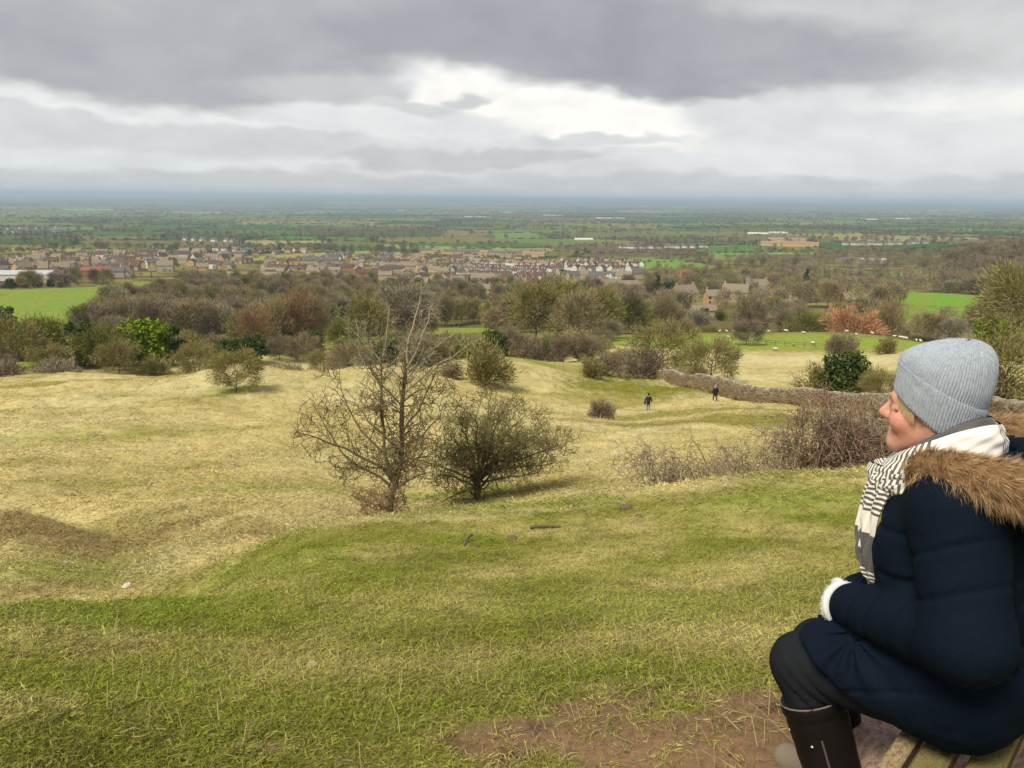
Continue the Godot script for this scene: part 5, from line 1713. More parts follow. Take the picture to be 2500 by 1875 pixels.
func build_woods() -> void:
	rng.seed = 1234
	# the wood between the hill and the town: near trees singly, told apart by part of the view
	var parts := [
		[-60, 260, 300.0, 640.0, 26, "in the left meadow hedges", "trees in the left meadow hedges", ["bare", "bush", "leafy"]],
		[240, 660, 225.0, 430.0, 78, "in the wood left of the birches", "trees of the wood left of the birches", ["bare", "tall"]],
		[380, 900, 430.0, 720.0, 62, "at the back of the wood below town", "trees at the back of the wood", ["bare", "tall"]],
		[780, 1290, 250.0, 560.0, 58, "behind the pair of hawthorns", "trees behind the hawthorns", ["bare", "tall", "bush"]],
		[1290, 1680, 240.0, 560.0, 40, "around the great middle trees", "trees around the great middle trees", ["bare", "tall"]],
		[1560, 2010, 300.0, 420.0, 34, "along the village's near side", "trees along the near side of the village", ["bare", "bush", "wide"]],
		[2010, 2480, 300.0, 420.0, 28, "along the stream beyond the sheep", "trees along the stream", ["bare", "bush", "wide"]],
	]
	var names := {"bare": 4, "tall": 2, "bush": 3, "leafy": 2, "wide": 2}
	var tints := ["brown", "brown", "olive", "grey", "plum", "moss", "brown", "grey", "brown", "plum", "olive", "tan"]
	for s in parts:
		for k in s[4]:
			var p := Vector3.ZERO
			for tries in 40:
				p = on(rng.randf_range(s[0], s[1]), sqrt(rng.randf_range(s[2] * s[2], s[3] * s[3])))
				if clear_of(p, 11.0) and not in_meadow(p): break
			var kind: String = s[7][rng.randi() % s[7].size()]
			var tint: String = tints[rng.randi() % tints.size()]
			if kind == "leafy" or rng.randf() < 0.07:
				kind = "leafy"
				tint = "green"
			var h := rng.randf_range(7.5, 12.5)
			if kind == "bush" or kind == "wide": h = rng.randf_range(3.5, 6.0)
			if kind == "leafy": h = rng.randf_range(4.5, 8.0)
			var size_word := "low" if h < 6.0 else ("tall" if h > 10.5 else "middling")
			var form: String = {"bare": "spreading tree", "tall": "upright tree", "bush": "bush", "leafy": "evergreen", "wide": "thorn"}[kind]
			var hue: String = {"brown": "brown", "olive": "olive", "grey": "grey", "plum": "plum-brown", "moss": "mossy", "tan": "tan", "green": "dark green"}[tint]
			plant(kind + str(rng.randi() % names[kind]), tint, p, h, "bare_tree" if kind != "leafy" else "evergreen_tree", "%s %s %s %s" % [size_word, hue, form, s[5]], "tree", s[6])
	for k in 14:
		var p := on(822.0 + k * 6.6 + rng.randf_range(-2, 2), rng.randf_range(300, 335))
		plant("cone%d" % (k % 2), "pine", p, rng.randf_range(8.0, 12.0), "fir_tree", "%s fir in the plantation left of the hawthorn top, %s from its left" % ["dark slender" if k % 2 else "dark broad", ORDINAL[k]], "tree", "firs of the little plantation")
	# woods farther off, each a mass: trees of the town gardens, the wooded hill, belts on the plain, hedges
	var far := [joined(winter_tree(10.0, 9.0, 700, 301, 0.0, 0.1, 0.20), Color(0.6, 0.6, 0.6)), joined(winter_tree(10.0, 7.0, 700, 302, 0.4, 0.1, 0.20), Color(0.6, 0.6, 0.6)), joined(leafy_tree(9.0, 7.0, 500, 303), Color(0.8, 0.7, 0.5)), joined(leafy_tree(11.0, 5.0, 450, 304, 0.85), Color(0.8, 0.7, 0.5)), joined(twig_bush(3.5, 5.0, 420, 305, 0.16), Color(0.6, 0.6, 0.6))]
	var browns := [Color(0.27, 0.222, 0.128), Color(0.26, 0.232, 0.10), Color(0.30, 0.262, 0.18), Color(0.235, 0.187, 0.13), Color(0.28, 0.22, 0.13), Color(0.215, 0.205, 0.09)]
	var greens := [Color(0.063, 0.091, 0.031), Color(0.042, 0.070, 0.049), Color(0.098, 0.126, 0.042)]
	var bags := {}
	var add := func(mass: String, kind: int, p: Vector3, s: float, col: Color) -> void:
		if not bags.has([mass, kind]): bags[[mass, kind]] = [[], []]
		var q := rng.randf_range(0.75, 1.25)
		bags[[mass, kind]][0].append(Transform3D(Basis(Vector3.UP, rng.randf() * TAU).scaled(Vector3(s * rng.randf_range(0.85, 1.2), s, s * rng.randf_range(0.85, 1.2))), p))
		bags[[mass, kind]][1].append(Color(col.r * q, col.g * q, col.b * q))
	# town gardens
	for k in 1150:
		var p := on(rng.randf_range(-80, 1640), sqrt(rng.randf_range(560.0 * 560.0, 1950.0 * 1950.0)))
		if in_meadow(p) or not clear_of(p, 7.0): continue
		var r := p.length()
		var col := rad_to_deg(atan2(p.x, -p.z))
		if col > -4.5 and col < 9.5 and r > 820.0 and r < 1750.0 and rng.randf() < 0.72: continue
		var edge := rng.randf()
		if r < 1000.0 and edge > 0.75: continue
		if rng.randf() < 0.24: add.call("garden_trees", 2 + int(rng.randf() < 0.35), p, rng.randf_range(0.45, 0.95), greens[rng.randi() % 3])
		else: add.call("garden_trees", rng.randi() % 2, p, rng.randf_range(0.35, 0.75), browns[rng.randi() % 6])
	# woods right of the town and round the village
	for k in 2300:
		var p := on(rng.randf_range(1560, 2560), sqrt(rng.randf_range(430.0 * 430.0, 1750.0 * 1750.0)))
		if in_meadow(p) or not clear_of(p, 9.0): continue
		if p.length() > 1000.0 and rng.randf() < 0.35: continue
		var side := rad_to_deg(atan2(p.x, -p.z))
		if side > 5.5 and side < 16.0 and p.length() > 900.0 and rng.randf() < 0.7: continue
		if rng.randf() < 0.09: add.call("village_woods", 2 + rng.randi() % 2, p, rng.randf_range(0.6, 1.2), greens[rng.randi() % 3])
		else: add.call("village_woods", rng.randi() % 2, p, rng.randf_range(0.75, 1.3), browns[rng.randi() % 6])
	for k in 1500:
		var p := on(rng.randf_range(2290, 2640), rng.randf_range(640.0, 1320.0))
		if in_meadow(p): continue
		add.call("hill_wood", rng.randi() % 2, p, rng.randf_range(0.9, 1.5), browns[[0, 3, 0, 3, 2][rng.randi() % 5]] * 0.85)
	# the wood below the hill fills up behind its front trees
	var near_wood := [joined(kinds.bare0, Color(0.6, 0.6, 0.6)), joined(kinds.bare2, Color(0.6, 0.6, 0.6)), joined(kinds.tall0, Color(0.6, 0.6, 0.6))]
	var fill := [[], [], []]
	var fill_tone := [[], [], []]
	for k in 720:
		var p := on(rng.randf_range(-60, 1660), sqrt(rng.randf_range(240.0 * 240.0, 690.0 * 690.0)))
		var az := rad_to_deg(atan2(p.x, -p.z))
		if in_meadow(p) or not clear_of(p, 10.0) or (az < -27.0 and rng.randf() < 0.75): continue
		if p.length() > 430.0 and az > -8.0 and rng.randf() < 0.5: continue
		var q := rng.randf_range(0.8, 1.2)
		var c: Color = browns[rng.randi() % 6]
		fill[k % 3].append(Transform3D(Basis(Vector3.UP, rng.randf() * TAU).scaled(Vector3.ONE * rng.randf_range(0.65, 1.15)), p))
		fill_tone[k % 3].append(Color(c.r * q, c.g * q, c.b * q))
	var wood_mass := Node3D.new()
	wood_mass.name = "winter_wood"
	add_child(wood_mass)
	tag(wood_mass, "mass of bare winter trees between the hill and the town", "woodland", "", "stuff")
	for k in 3: scatter(["spreading_trees", "narrow_trees", "upright_trees"][k], near_wood[k], M.bark, fill[k], fill_tone[k], "", "", wood_mass)
	# belts and hedges over the plain
	for e in field_edges:
		var a: Vector2 = e[0]
		var b: Vector2 = e[1]
		var mid := from_field((a + b) * 0.5)
		var r := mid.length()
		if mid.y > 0.0 or r < 1300.0 or r > 15000.0 or absf(rad_to_deg(atan2(mid.x, -mid.y))) > 37.0: continue
		if rng.randf() < 0.12: continue
		var gap := 5.0 + r * 0.0042
		var n := int(a.distance_to(b) / gap)
		var lush := rng.randf()
		var tone: Color = browns[rng.randi() % 4].lerp(greens[rng.randi() % 3], rng.randf_range(0.3, 0.9)) * 0.75
		for k in n:
			if rng.randf() < 0.15: continue
			var q := from_field(a.lerp(b, (k + rng.randf()) / n)) + Vector2(rng.randfn(), rng.randfn()) * (2.0 + r * 0.0008)
			var p := on_ground(q.x, q.y, -0.3)
			if rng.randf() < 0.10 + 0.25 * lush: add.call("plain_trees", rng.randi() % 3, p, rng.randf_range(0.6, 1.2), tone)
			else:
				var along := from_field(b) - from_field(a)
				var w := rng.randf_range(0.75, 1.15)
				if not bags.has(["hedgerows", 4]): bags[["hedgerows", 4]] = [[], []]
				bags[["hedgerows", 4]][0].append(Transform3D(Basis(Vector3.UP, atan2(-along.y, along.x)) * Basis.from_scale(Vector3(gap / 4.0, w * (1.0 + r * 0.0001), w)), p))
				var q2 := rng.randf_range(0.8, 1.2)
				bags[["hedgerows", 4]][1].append(Color(tone.r * q2, tone.g * q2, tone.b * q2))
	for k in 7000:
		var r := exp(rng.randf_range(log(1650.0), log(13000.0)))
		var p := on(rng.randf_range(-150, 2650), r)
		var wood := patch_noise.get_noise_2d(p.x * 0.028, p.z * 0.05 + 300.0)
		if wood < 0.13 or in_meadow(p): continue
		if rng.randf() < 0.16: add.call("plain_woods", 2 + rng.randi() % 2, p, rng.randf_range(0.8, 1.4), greens[rng.randi() % 3])
		else: add.call("plain_woods", rng.randi() % 2, p, rng.randf_range(0.8, 1.5) * (1.0 + r * 0.00005), browns[rng.randi() % 4] * 0.8)
	var says := {"garden_trees": "winter trees massed in the gardens of the town", "village_woods": "brown winter woods round the village at right", "hill_wood": "wood covering the hill at the right edge", "plain_trees": "trees standing in the hedges of the plain", "hedgerows": "dark hedgerows between the fields of the plain", "plain_woods": "belts of woodland scattered over the plain"}
	var total := 0
	var holders := {}
	for key in bags:
		total += bags[key][0].size()
		if not holders.has(key[0]):
			var o := Node3D.new()
			o.name = key[0]
			add_child(o)
			tag(o, says[key[0]], "hedge" if key[0] == "hedgerows" else "woodland", "", "stuff")
			holders[key[0]] = o
		scatter(["bare_trees", "upright_trees", "evergreens", "conifers", "hedge_bushes"][key[1]], far[key[1]], M.bark, bags[key][0], bags[key][1], "", "", holders[key[0]])
	print("far trees ", total)
# ---------------------------------------------------------------- bench, slab, sticks and stones by the camera
const SEAT := Vector3(1.126, 0, -1.59)     # the ground below the sitter; she looks along -z of a frame turned by SEAT_TURN
const SEAT_TURN := 0.8378

func weathered(c: Color, moss: Color, seed_: int, sc := 6.0) -> StandardMaterial3D:
	var n := FastNoiseLite.new()
	n.seed = seed_
	n.frequency = 0.02
	n.fractal_octaves = 5
	var t := NoiseTexture2D.new()
	t.width = 512
	t.height = 512
	t.seamless = true
	t.noise = n
	var g := Gradient.new()
	g.offsets = PackedFloat32Array([0.0, 0.42, 0.58, 1.0])
	g.colors = PackedColorArray([(c * 0.55).linear_to_srgb(), c.linear_to_srgb(), moss.linear_to_srgb(), (moss * 1.3).linear_to_srgb()])
	t.color_ramp = g
	var m := surface(Color.WHITE, 0.9)
	m.albedo_texture = t
	m.uv1_triplanar = true
	m.uv1_scale = Vector3(sc * 0.35, sc, sc)
	m.normal_enabled = true
	m.normal_texture = bumps(0.05, 5, seed_ + 1, 6.0)
	m.normal_scale = 0.8
	return m

func plank(size: Vector3, bevel := 0.005) -> ArrayMesh:
	# a board with eased long edges, a little uneven along its length
	var rings := []
	var h := size * 0.5
	var prof := [[-h.z + bevel, h.y], [h.z - bevel, h.y], [h.z, h.y - bevel], [h.z, -h.y + bevel], [h.z - bevel, -h.y], [-h.z + bevel, -h.y], [-h.z, -h.y + bevel], [-h.z, h.y - bevel]]
	var n := 14
	for k in n + 1:
		var ring := []
		var x := lerpf(-h.x, h.x, float(k) / n)
		for q in prof: ring.append(Vector3(x, q[1] + 0.0015 * tint_noise.get_noise_2d(x * 9.0, q[0] * 60.0), q[0] + 0.0015 * tint_noise.get_noise_2d(x * 9.0 + 7.0, q[1] * 60.0)))
		rings.append(ring)
	var b := Build.new()
	for k in n:
		for q in 8:
			b.quad(rings[k][q], rings[k + 1][q], rings[k + 1][(q + 1) % 8], rings[k][(q + 1) % 8])
	for e in [0, n]:
		for q in range(1, 7):
			if e == 0: b.tri(rings[e][0], rings[e][q], rings[e][q + 1], Color.WHITE)
			else: b.tri(rings[e][0], rings[e][q + 1], rings[e][q], Color.WHITE)
	return b.mesh()

func build_foreground() -> void:
	var y0 := ground_y(SEAT.x, SEAT.z)
	var t := thing("wooden_bench", "weathered mossy slatted bench the woman sits on", "bench", Vector3(SEAT.x, 0, SEAT.z), SEAT_TURN)
	var worn := weathered(Color(0.25, 0.185, 0.105), Color(0.30, 0.235, 0.135), 801, 9.0)
	var mossy := weathered(Color(0.19, 0.15, 0.075), Color(0.17, 0.15, 0.045), 811, 9.0)
	for s in [[-0.198, 0.040, worn], [-0.135, 0.062, mossy], [-0.044, 0.066, mossy], [0.046, 0.066, mossy], [0.136, 0.066, mossy]]:
		var o := part("slat", plank(Vector3(1.7, 0.042, s[1])), s[2], t)
		o.position = Vector3(0.10, 0.429, s[0])
	for x in [-0.55, 0.75]:
		var o := part("cross_rail", plank(Vector3(0.36, 0.06, 0.06)), mossy, t)
		o.transform = Transform3D(Basis(Vector3.UP, PI * 0.5), Vector3(x, 0.377, -0.03))
		for z in [-0.17, 0.11]:
			o = part("leg", plank(Vector3(0.42, 0.07, 0.07)), mossy, t)
			o.transform = Transform3D(Basis(Vector3.BACK, PI * 0.5), Vector3(x, 0.137, z))
	# paving slab under the bench
	var slab := part("paving_slab", plank(Vector3(1.3, 0.06, 0.52), 0.008), weathered(Color(0.46, 0.31, 0.24), Color(0.52, 0.37, 0.30), 821, 5.0))
	slab.transform = Transform3D(Basis(Vector3.UP, SEAT_TURN), SEAT + Basis(Vector3.UP, SEAT_TURN) * Vector3(0.1, y0 + 0.012, -0.13))
	tag(slab, "pinkish paving slab in the bare earth under the bench", "slab")
	# tufts by the slab
	var clump := []
	var tone := []
	rng.seed = 5
	for k in 40:
		var p := SEAT + Basis(Vector3.UP, SEAT_TURN) * Vector3(rng.randf_range(0.36, 0.52), 0, -0.40 + rng.randfn() * 0.012)
		clump.append(Transform3D(Basis(Vector3.UP, rng.randf() * TAU).scaled(Vector3.ONE * rng.randf_range(0.6, 1.0)), on_ground(p.x, p.z, 0.01)))
		tone.append(Color(0.17, 0.25, 0.03))
	scatter("moss_tuft", tuft(26, 0.05, 0.035, 0.0014, 0.9, 77, 0.1), M.blade, clump, tone, "bright green moss and grass at the edge of the slab", "moss")
	# sticks, bark and stones lying in the grass: [column, row, kind, length, label]
	rng.seed = 6
	var bark := surface(Color(0.13, 0.095, 0.065), 0.95)
	var straw := surface(Color(0.34, 0.27, 0.15), 0.9)
	var pale := surface(Color(0.55, 0.50, 0.42), 0.9)
	for q in [[1330, 1291, "stick", 0.34, "short pale-ended stick on the brow of the hill"], [1140, 1326, "stick", 0.30, "dark stick lying left of the pale-ended one"], [1528, 1242, "bark_piece", 0.16, "dark piece of bark near the top of the brow"], [1560, 1262, "bark_piece", 0.10, "small dark bark flake below the larger piece"], [310, 1434, "stone", 0.15, "pale flat stone in the grassy hollow at left"], [160, 1376, "stone", 0.10, "small pale stone on the brown bank at left"], [350, 1372, "stone", 0.07, "tiny pale stone above the flat one in the hollow"], [1250, 1318, "bark_piece", 0.14, "brown bark scrap below the pale-ended stick"], [760, 1626, "dead_leaf", 0.05, "curled pale dead leaf in the foreground turf"], [490, 1655, "dead_leaf", 0.06, "brown curled dead leaf left of the pale one"], [1790, 1490, "straw_stem", 0.14, "single straw stem lying on the turf"], [175, 1210, "stick", 1.0, "long dark fallen branch on the slope at left"], [1900, 1800, "straw_stem", 0.30, "long dry straw lying on the bare earth by the boot"], [1850, 1770, "straw_stem", 0.34, "long dry straw crossing the bare earth, left of the other"], [1870, 1395, "dead_leaf", 0.03, "small dark leaf near the brown knees"]]:
		var at := spot(q[0], q[1])
		var turn := rng.randf() * TAU
		if q[0] == 1330 or q[0] == 175: turn = 0.25
		if q[0] == 1900: turn = 1.9
		if q[0] == 1850: turn = -0.5
		var b := Build.new()
		var m: Material = bark
		var L: float = q[3]
		match q[2]:
			"stick":
				b.tube(wander(Vector3(-L * 0.5, 0.02, 0), Vector3.RIGHT, L, 5, 0.10, 0.0), tapered(6, L * 0.06, L * 0.035), 7, Color(0.6, 0.55, 0.5), Color(1.6, 1.5, 1.3))
				b.tube(PackedVector3Array([Vector3(0, 0.02, 0), Vector3(L * 0.15, 0.03, L * 0.16)]), PackedFloat32Array([L * 0.03, L * 0.012]), 5, Color.WHITE)
			"straw_stem":
				b.tube(wander(Vector3(-L * 0.5, 0.012, 0), Vector3.RIGHT, L, 5, 0.08, 0.0), tapered(6, 0.0011, 0.0008), 5, Color.WHITE)
				m = straw
			_:
				var lump := func(p: Vector3) -> float:
					var s := Vector3(1, 1.9, 1.5) if q[2] == "stone" else Vector3(1, 3.0, 1.4)
					return ((p * s).length() - L * 0.5 + 0.25 * L * rough_noise.get_noise_3d(p.x * 5.0 / L, p.y * 5.0 / L, p.z * 5.0 / L)) * 0.5
				var sz := L * 1.5
				part(q[2], field_mesh(lump, AABB(Vector3(-sz, -sz, -sz) * 0.5, Vector3(sz, sz, sz)), L * 0.07), pale if q[2] == "stone" or q[0] == 760 else bark)
				var o: Node3D = get_child(get_child_count() - 1)
				o.position = at + Vector3(0, L * 0.12, 0)
				o.rotation.y = turn
				tag(o, q[4], "leaf" if q[2] == "dead_leaf" else ("stone" if q[2] == "stone" else "bark"))
				continue
		var s := part(q[2], b.mesh(), m)
		s.position = at + Vector3(0, 0.015, 0)
		s.rotation.y = turn
		tag(s, q[4], "straw" if q[2] == "straw_stem" else "stick")
# ---------------------------------------------------------------- the seated woman, in her own frame: x to her right, y up, she looks along -z
func ellipsoid(p: Vector3, c: Vector3, r: Vector3) -> float:
	var q := (p - c) / r
	var k := q.length()
	return (k - 1.0) * minf(r.x, minf(r.y, r.z)) if k > 0.001 else -minf(r.x, minf(r.y, r.z))

const HEAD_TURN := 0.16
const HEAD_PIVOT := Vector3(0, 1.15, -0.245)

func face_field(at: Vector3) -> float:
	var p := at if at.y < 1.03 else HEAD_PIVOT + (at - HEAD_PIVOT).rotated(Vector3.UP, -HEAD_TURN * smoothstep(1.03, 1.08, at.y))
	var s := Vector3(absf(p.x), p.y, p.z)
	var d := ellipsoid(p, Vector3(0, 1.205, -0.247), Vector3(0.072, 0.080, 0.086))
	d = smin(d, ellipsoid(p, Vector3(0, 1.158, -0.278), Vector3(0.058, 0.085, 0.066)), 0.03)
	d = smin(d, capsule(s, Vector3(0.012, 1.094, -0.322), Vector3(0.052, 1.135, -0.245), 0.021, 0.026), 0.03)      # jaw
	d = smin(d, ellipsoid(p, Vector3(0, 1.091, -0.326), Vector3(0.02, 0.017, 0.017)), 0.02)                         # chin
	d = smin(d, ellipsoid(s, Vector3(0.036, 1.148, -0.318), Vector3(0.026, 0.024, 0.024)), 0.022)                   # smiling cheek
	d = smin(d, capsule(p, Vector3(-0.03, 1.196, -0.332), Vector3(0.03, 1.196, -0.332), 0.012, 0.012), 0.018)      # brow
	d = smax(d, -(s.distance_to(Vector3(0.030, 1.178, -0.352)) - 0.016), 0.010)                                     # eye hollow
	d = smin(d, s.distance_to(Vector3(0.031, 1.175, -0.331)) - 0.0125, 0.006)                                       # lid over the eye
	d = smin(d, capsule(p, Vector3(0, 1.182, -0.344), Vector3(0, 1.156, -0.362), 0.0075, 0.0095), 0.010)            # nose
	d = smin(d, capsule(s, Vector3(0.0, 1.152, -0.358), Vector3(0.011, 1.149, -0.346), 0.009, 0.0075), 0.006)
	d = smin(d, capsule(s, Vector3(0.0, 1.130, -0.345), Vector3(0.021, 1.131, -0.330), 0.0065, 0.004), 0.008)       # lips drawn back in a smile
	d = smin(d, capsule(s, Vector3(0.0, 1.1135, -0.341), Vector3(0.018, 1.120, -0.328), 0.0065, 0.004), 0.008)
	d = smax(d, -capsule(s, Vector3(0.0, 1.1215, -0.353), Vector3(0.030, 1.1305, -0.330), 0.0062, 0.0035), 0.004)    # mouth line
	d = smax(d, -capsule(s, Vector3(0.018, 1.150, -0.349), Vector3(0.038, 1.120, -0.324), 0.0035, 0.003), 0.010)    # fold beside the mouth
	d = smin(d, capsule(s, Vector3(0.071, 1.172, -0.252), Vector3(0.070, 1.146, -0.258), 0.012, 0.009), 0.008)      # ear lobe
	d = smin(d, capsule(p, Vector3(0, 1.15, -0.235), Vector3(0, 0.98, -0.175), 0.052, 0.060), 0.03)                 # neck
	d = smin(d, capsule(p, Vector3(0, 1.0, -0.16), Vector3(0, 0.72, -0.13), 0.11, 0.12), 0.06)                      # trunk under the coat
	return d

func skin_tone(at: Vector3) -> Color:
	var p := HEAD_PIVOT + (at - HEAD_PIVOT).rotated(Vector3.UP, -HEAD_TURN)
	var s := Vector3(absf(p.x), p.y, p.z)
	var c := Color(0.58, 0.315, 0.235)
	c = c.lerp(Color(0.58, 0.225, 0.175), 0.75 * smoothstep(0.05, 0.012, s.distance_to(Vector3(0.042, 1.143, -0.318))))
	c = c.lerp(Color(0.55, 0.20, 0.16), 0.7 * smoothstep(0.022, 0.006, p.distance_to(Vector3(0, 1.153, -0.364))))
	c = c.lerp(Color(0.50, 0.22, 0.165), 0.5 * smoothstep(0.05, 0.02, s.distance_to(Vector3(0.05, 1.10, -0.28))))
	var lip := minf(capsule(s, Vector3(0.0, 1.130, -0.347), Vector3(0.021, 1.131, -0.331), 0.004, 0.002), capsule(s, Vector3(0.0, 1.1135, -0.343), Vector3(0.018, 1.120, -0.329), 0.004, 0.002))
	c = c.lerp(Color(0.48, 0.16, 0.14), smoothstep(0.005, 0.001, lip))
	var lash := capsule(s, Vector3(0.016, 1.1740, -0.347), Vector3(0.050, 1.1715, -0.326), 0.0030, 0.0022)
	c = c.lerp(Color(0.05, 0.03, 0.028), 0.95 * smoothstep(0.004, 0.001, lash))
	var brow := capsule(s, Vector3(0.014, 1.196, -0.346), Vector3(0.047, 1.199, -0.322), 0.003, 0.002)
	c = c.lerp(Color(0.16, 0.09, 0.055), 0.75 * smoothstep(0.006, 0.001, brow))
	var grin := capsule(s, Vector3(0.0, 1.1215, -0.350), Vector3(0.031, 1.1305, -0.329), 0.0035, 0.0022)
	c = c.lerp(Color(0.22, 0.06, 0.05), 0.8 * smoothstep(0.003, 0.0005, grin))
	c = c.lerp(Color(0.50, 0.21, 0.16), 0.5 * smoothstep(0.1, 0.5, rough_noise.get_noise_3d(p.x * 22.0, p.y * 22.0, p.z * 22.0)))
	return c * (1.0 + 0.14 * rough_noise.get_noise_3d(p.x * 90.0, p.y * 90.0, p.z * 90.0))

const ELBOW := Vector3(-0.248, 0.785, -0.085)
const WRIST := Vector3(-0.085, 0.695, -0.352)
const SHOULDER := Vector3(-0.175, 1.015, -0.150)

func crease(v: float, w: float) -> float:
	return exp(-v * v / (w * w))

func sleeve(p: Vector3, sh: Vector3, el: Vector3, wr: Vector3) -> float:
	var up := el - sh
	var t := clampf((p - sh).dot(up) / up.length_squared(), 0.0, 1.0)
	var d1 := p.distance_to(sh + up * t) - lerpf(0.092, 0.080, t)
	# stitched channels across the upper arm, slightly slanted
	var v := (p - sh).dot(up.normalized()) + 0.25 * (p.z - sh.z)
	d1 += 0.0045 * (crease(v - 0.075, 0.007) + crease(v - 0.17, 0.007)) + 0.005 * rough_noise.get_noise_3d(p.x * 8.0, p.y * 6.0, p.z * 8.0) + 0.0016 * rough_noise.get_noise_3d(p.x * 30.0, p.y * 20.0, p.z * 30.0)
	var fo := wr - el
	var u := clampf((p - el).dot(fo) / fo.length_squared(), 0.0, 1.0)
	var d2 := p.distance_to(el + fo * u) - lerpf(0.080, 0.058, u) - 0.004 * sin(u * 3.1)
	var w := (p - el).dot(fo.normalized()) + 0.35 * (p.y - el.y) + 0.015 * tint_noise.get_noise_2d(p.y * 9.0, p.x * 9.0)
	d2 += 0.007 * (crease(w - 0.06, 0.012) + 0.8 * crease(w - 0.12, 0.010) + crease(w - 0.20, 0.009) + 0.7 * crease(w - 0.26, 0.009) + 0.5 * crease(w - 0.30, 0.007))
	return smin(d1, d2, 0.035)

func coat_field(p: Vector3) -> float:
	var s := Vector3(absf(p.x), p.y, p.z)
	# trunk: hips, waist, chest, shoulders
	var d := ellipsoid(p, Vector3(0, 0.615, -0.125), Vector3(0.190, 0.175, 0.160))
	d = smin(d, ellipsoid(p, Vector3(0, 0.82, -0.150), Vector3(0.205, 0.22, 0.172)), 0.06)
	d = smin(d, ellipsoid(p, Vector3(0, 0.96, -0.155), Vector3(0.205, 0.13, 0.160)), 0.05)
	d = smin(d, capsule(s, Vector3(0.06, 1.03, -0.165), Vector3(0.17, 1.015, -0.15), 0.075, 0.09), 0.05)
	d = smin(d, ellipsoid(s, Vector3(0.080, 0.865, -0.250), Vector3(0.085, 0.09, 0.068)), 0.06)
	# skirt over the thighs, down to the bench
	var lap := capsule(s, Vector3(0.085, 0.59, -0.14), Vector3(0.105, 0.548, -0.43), 0.125, 0.088)
	if p.x > 0.0: lap = capsule(p, Vector3(0.10, 0.585, -0.14), Vector3(0.12, 0.505, -0.45), 0.135, 0.085)
	d = smin(d, lap, 0.05)
	d = smin(d, capsule(s, Vector3(0.115, 0.565, -0.10), Vector3(0.135, 0.565, -0.33), 0.080, 0.055), 0.04)
	# quilting on the skirt, waist seam, channels on the chest
	if p.y < 0.72:
		var a := (p.y * 0.6 + p.z) * 46.0
		var b := (p.y * 0.6 - p.z * 0.8) * 46.0
		d -= 0.0028 * absf(sin(a)) * absf(sin(b)) * smoothstep(0.72, 0.62, p.y)
	d += 0.005 * crease(p.y - 0.735 - 0.1 * (p.z + 0.1), 0.009)
	d += 0.004 * (crease(p.y - 0.90 - 0.25 * p.z, 0.008) + crease(p.y - 1.0 - 0.25 * p.z, 0.008))
	# folds pulled from the cuff across the lap
	var fold := Vector2(p.z + 0.33, p.y - 0.66)
	var ang := atan2(fold.y, fold.x)
	d += 0.007 * smoothstep(0.18, 0.04, fold.length()) * sin(ang * 9.0)
	d += 0.004 * rough_noise.get_noise_3d(p.x * 9.0, p.y * 9.0, p.z * 9.0) + 0.0016 * rough_noise.get_noise_3d(p.x * 30.0, p.y * 22.0, p.z * 30.0)
	d += 0.0045 * crease(p.z + 0.055 - 0.35 * (p.y - 0.75), 0.006) * smoothstep(0.60, 0.68, p.y)                    # side seam
	d += 0.0040 * crease(p.y - 0.600 - 0.45 * (p.z + 0.20), 0.006) * smoothstep(-0.46, -0.40, p.z) * smoothstep(-0.10, -0.16, p.z)   # pocket seam
	# the hem: cut at the knees and along the bench
	d = smax(d, -(p.z + 0.448 + 0.05 * (p.y - 0.58) + 0.012 * sin(p.x * 30.0)), 0.012)
	d = smax(d, 0.466 - p.y, 0.015)
	var under := Vector2(p.y - 0.50, p.z + 0.37)
	d = smax(d, -(p.y - 0.505 + 0.55 * (p.z + 0.27)) * 0.85, 0.02)
	# sleeves
	d = smin(d, sleeve(p, SHOULDER, ELBOW, WRIST), 0.018)
	var q := Vector3(-p.x, p.y, p.z)
	d = smin(d, sleeve(q, SHOULDER, ELBOW + Vector3(0, 0.0, 0), Vector3(-0.030, 0.672, -0.375)), 0.018)
	# neck opening
	d = smax(d, -capsule(p, Vector3(0, 1.30, -0.26), Vector3(0, 1.02, -0.18), 0.10, 0.075), 0.02)
	return d

func turned(o: Node3D) -> Node3D:
	o.transform = Transform3D(Basis(Vector3.UP, HEAD_TURN), HEAD_PIVOT - Basis(Vector3.UP, HEAD_TURN) * HEAD_PIVOT)
	return o

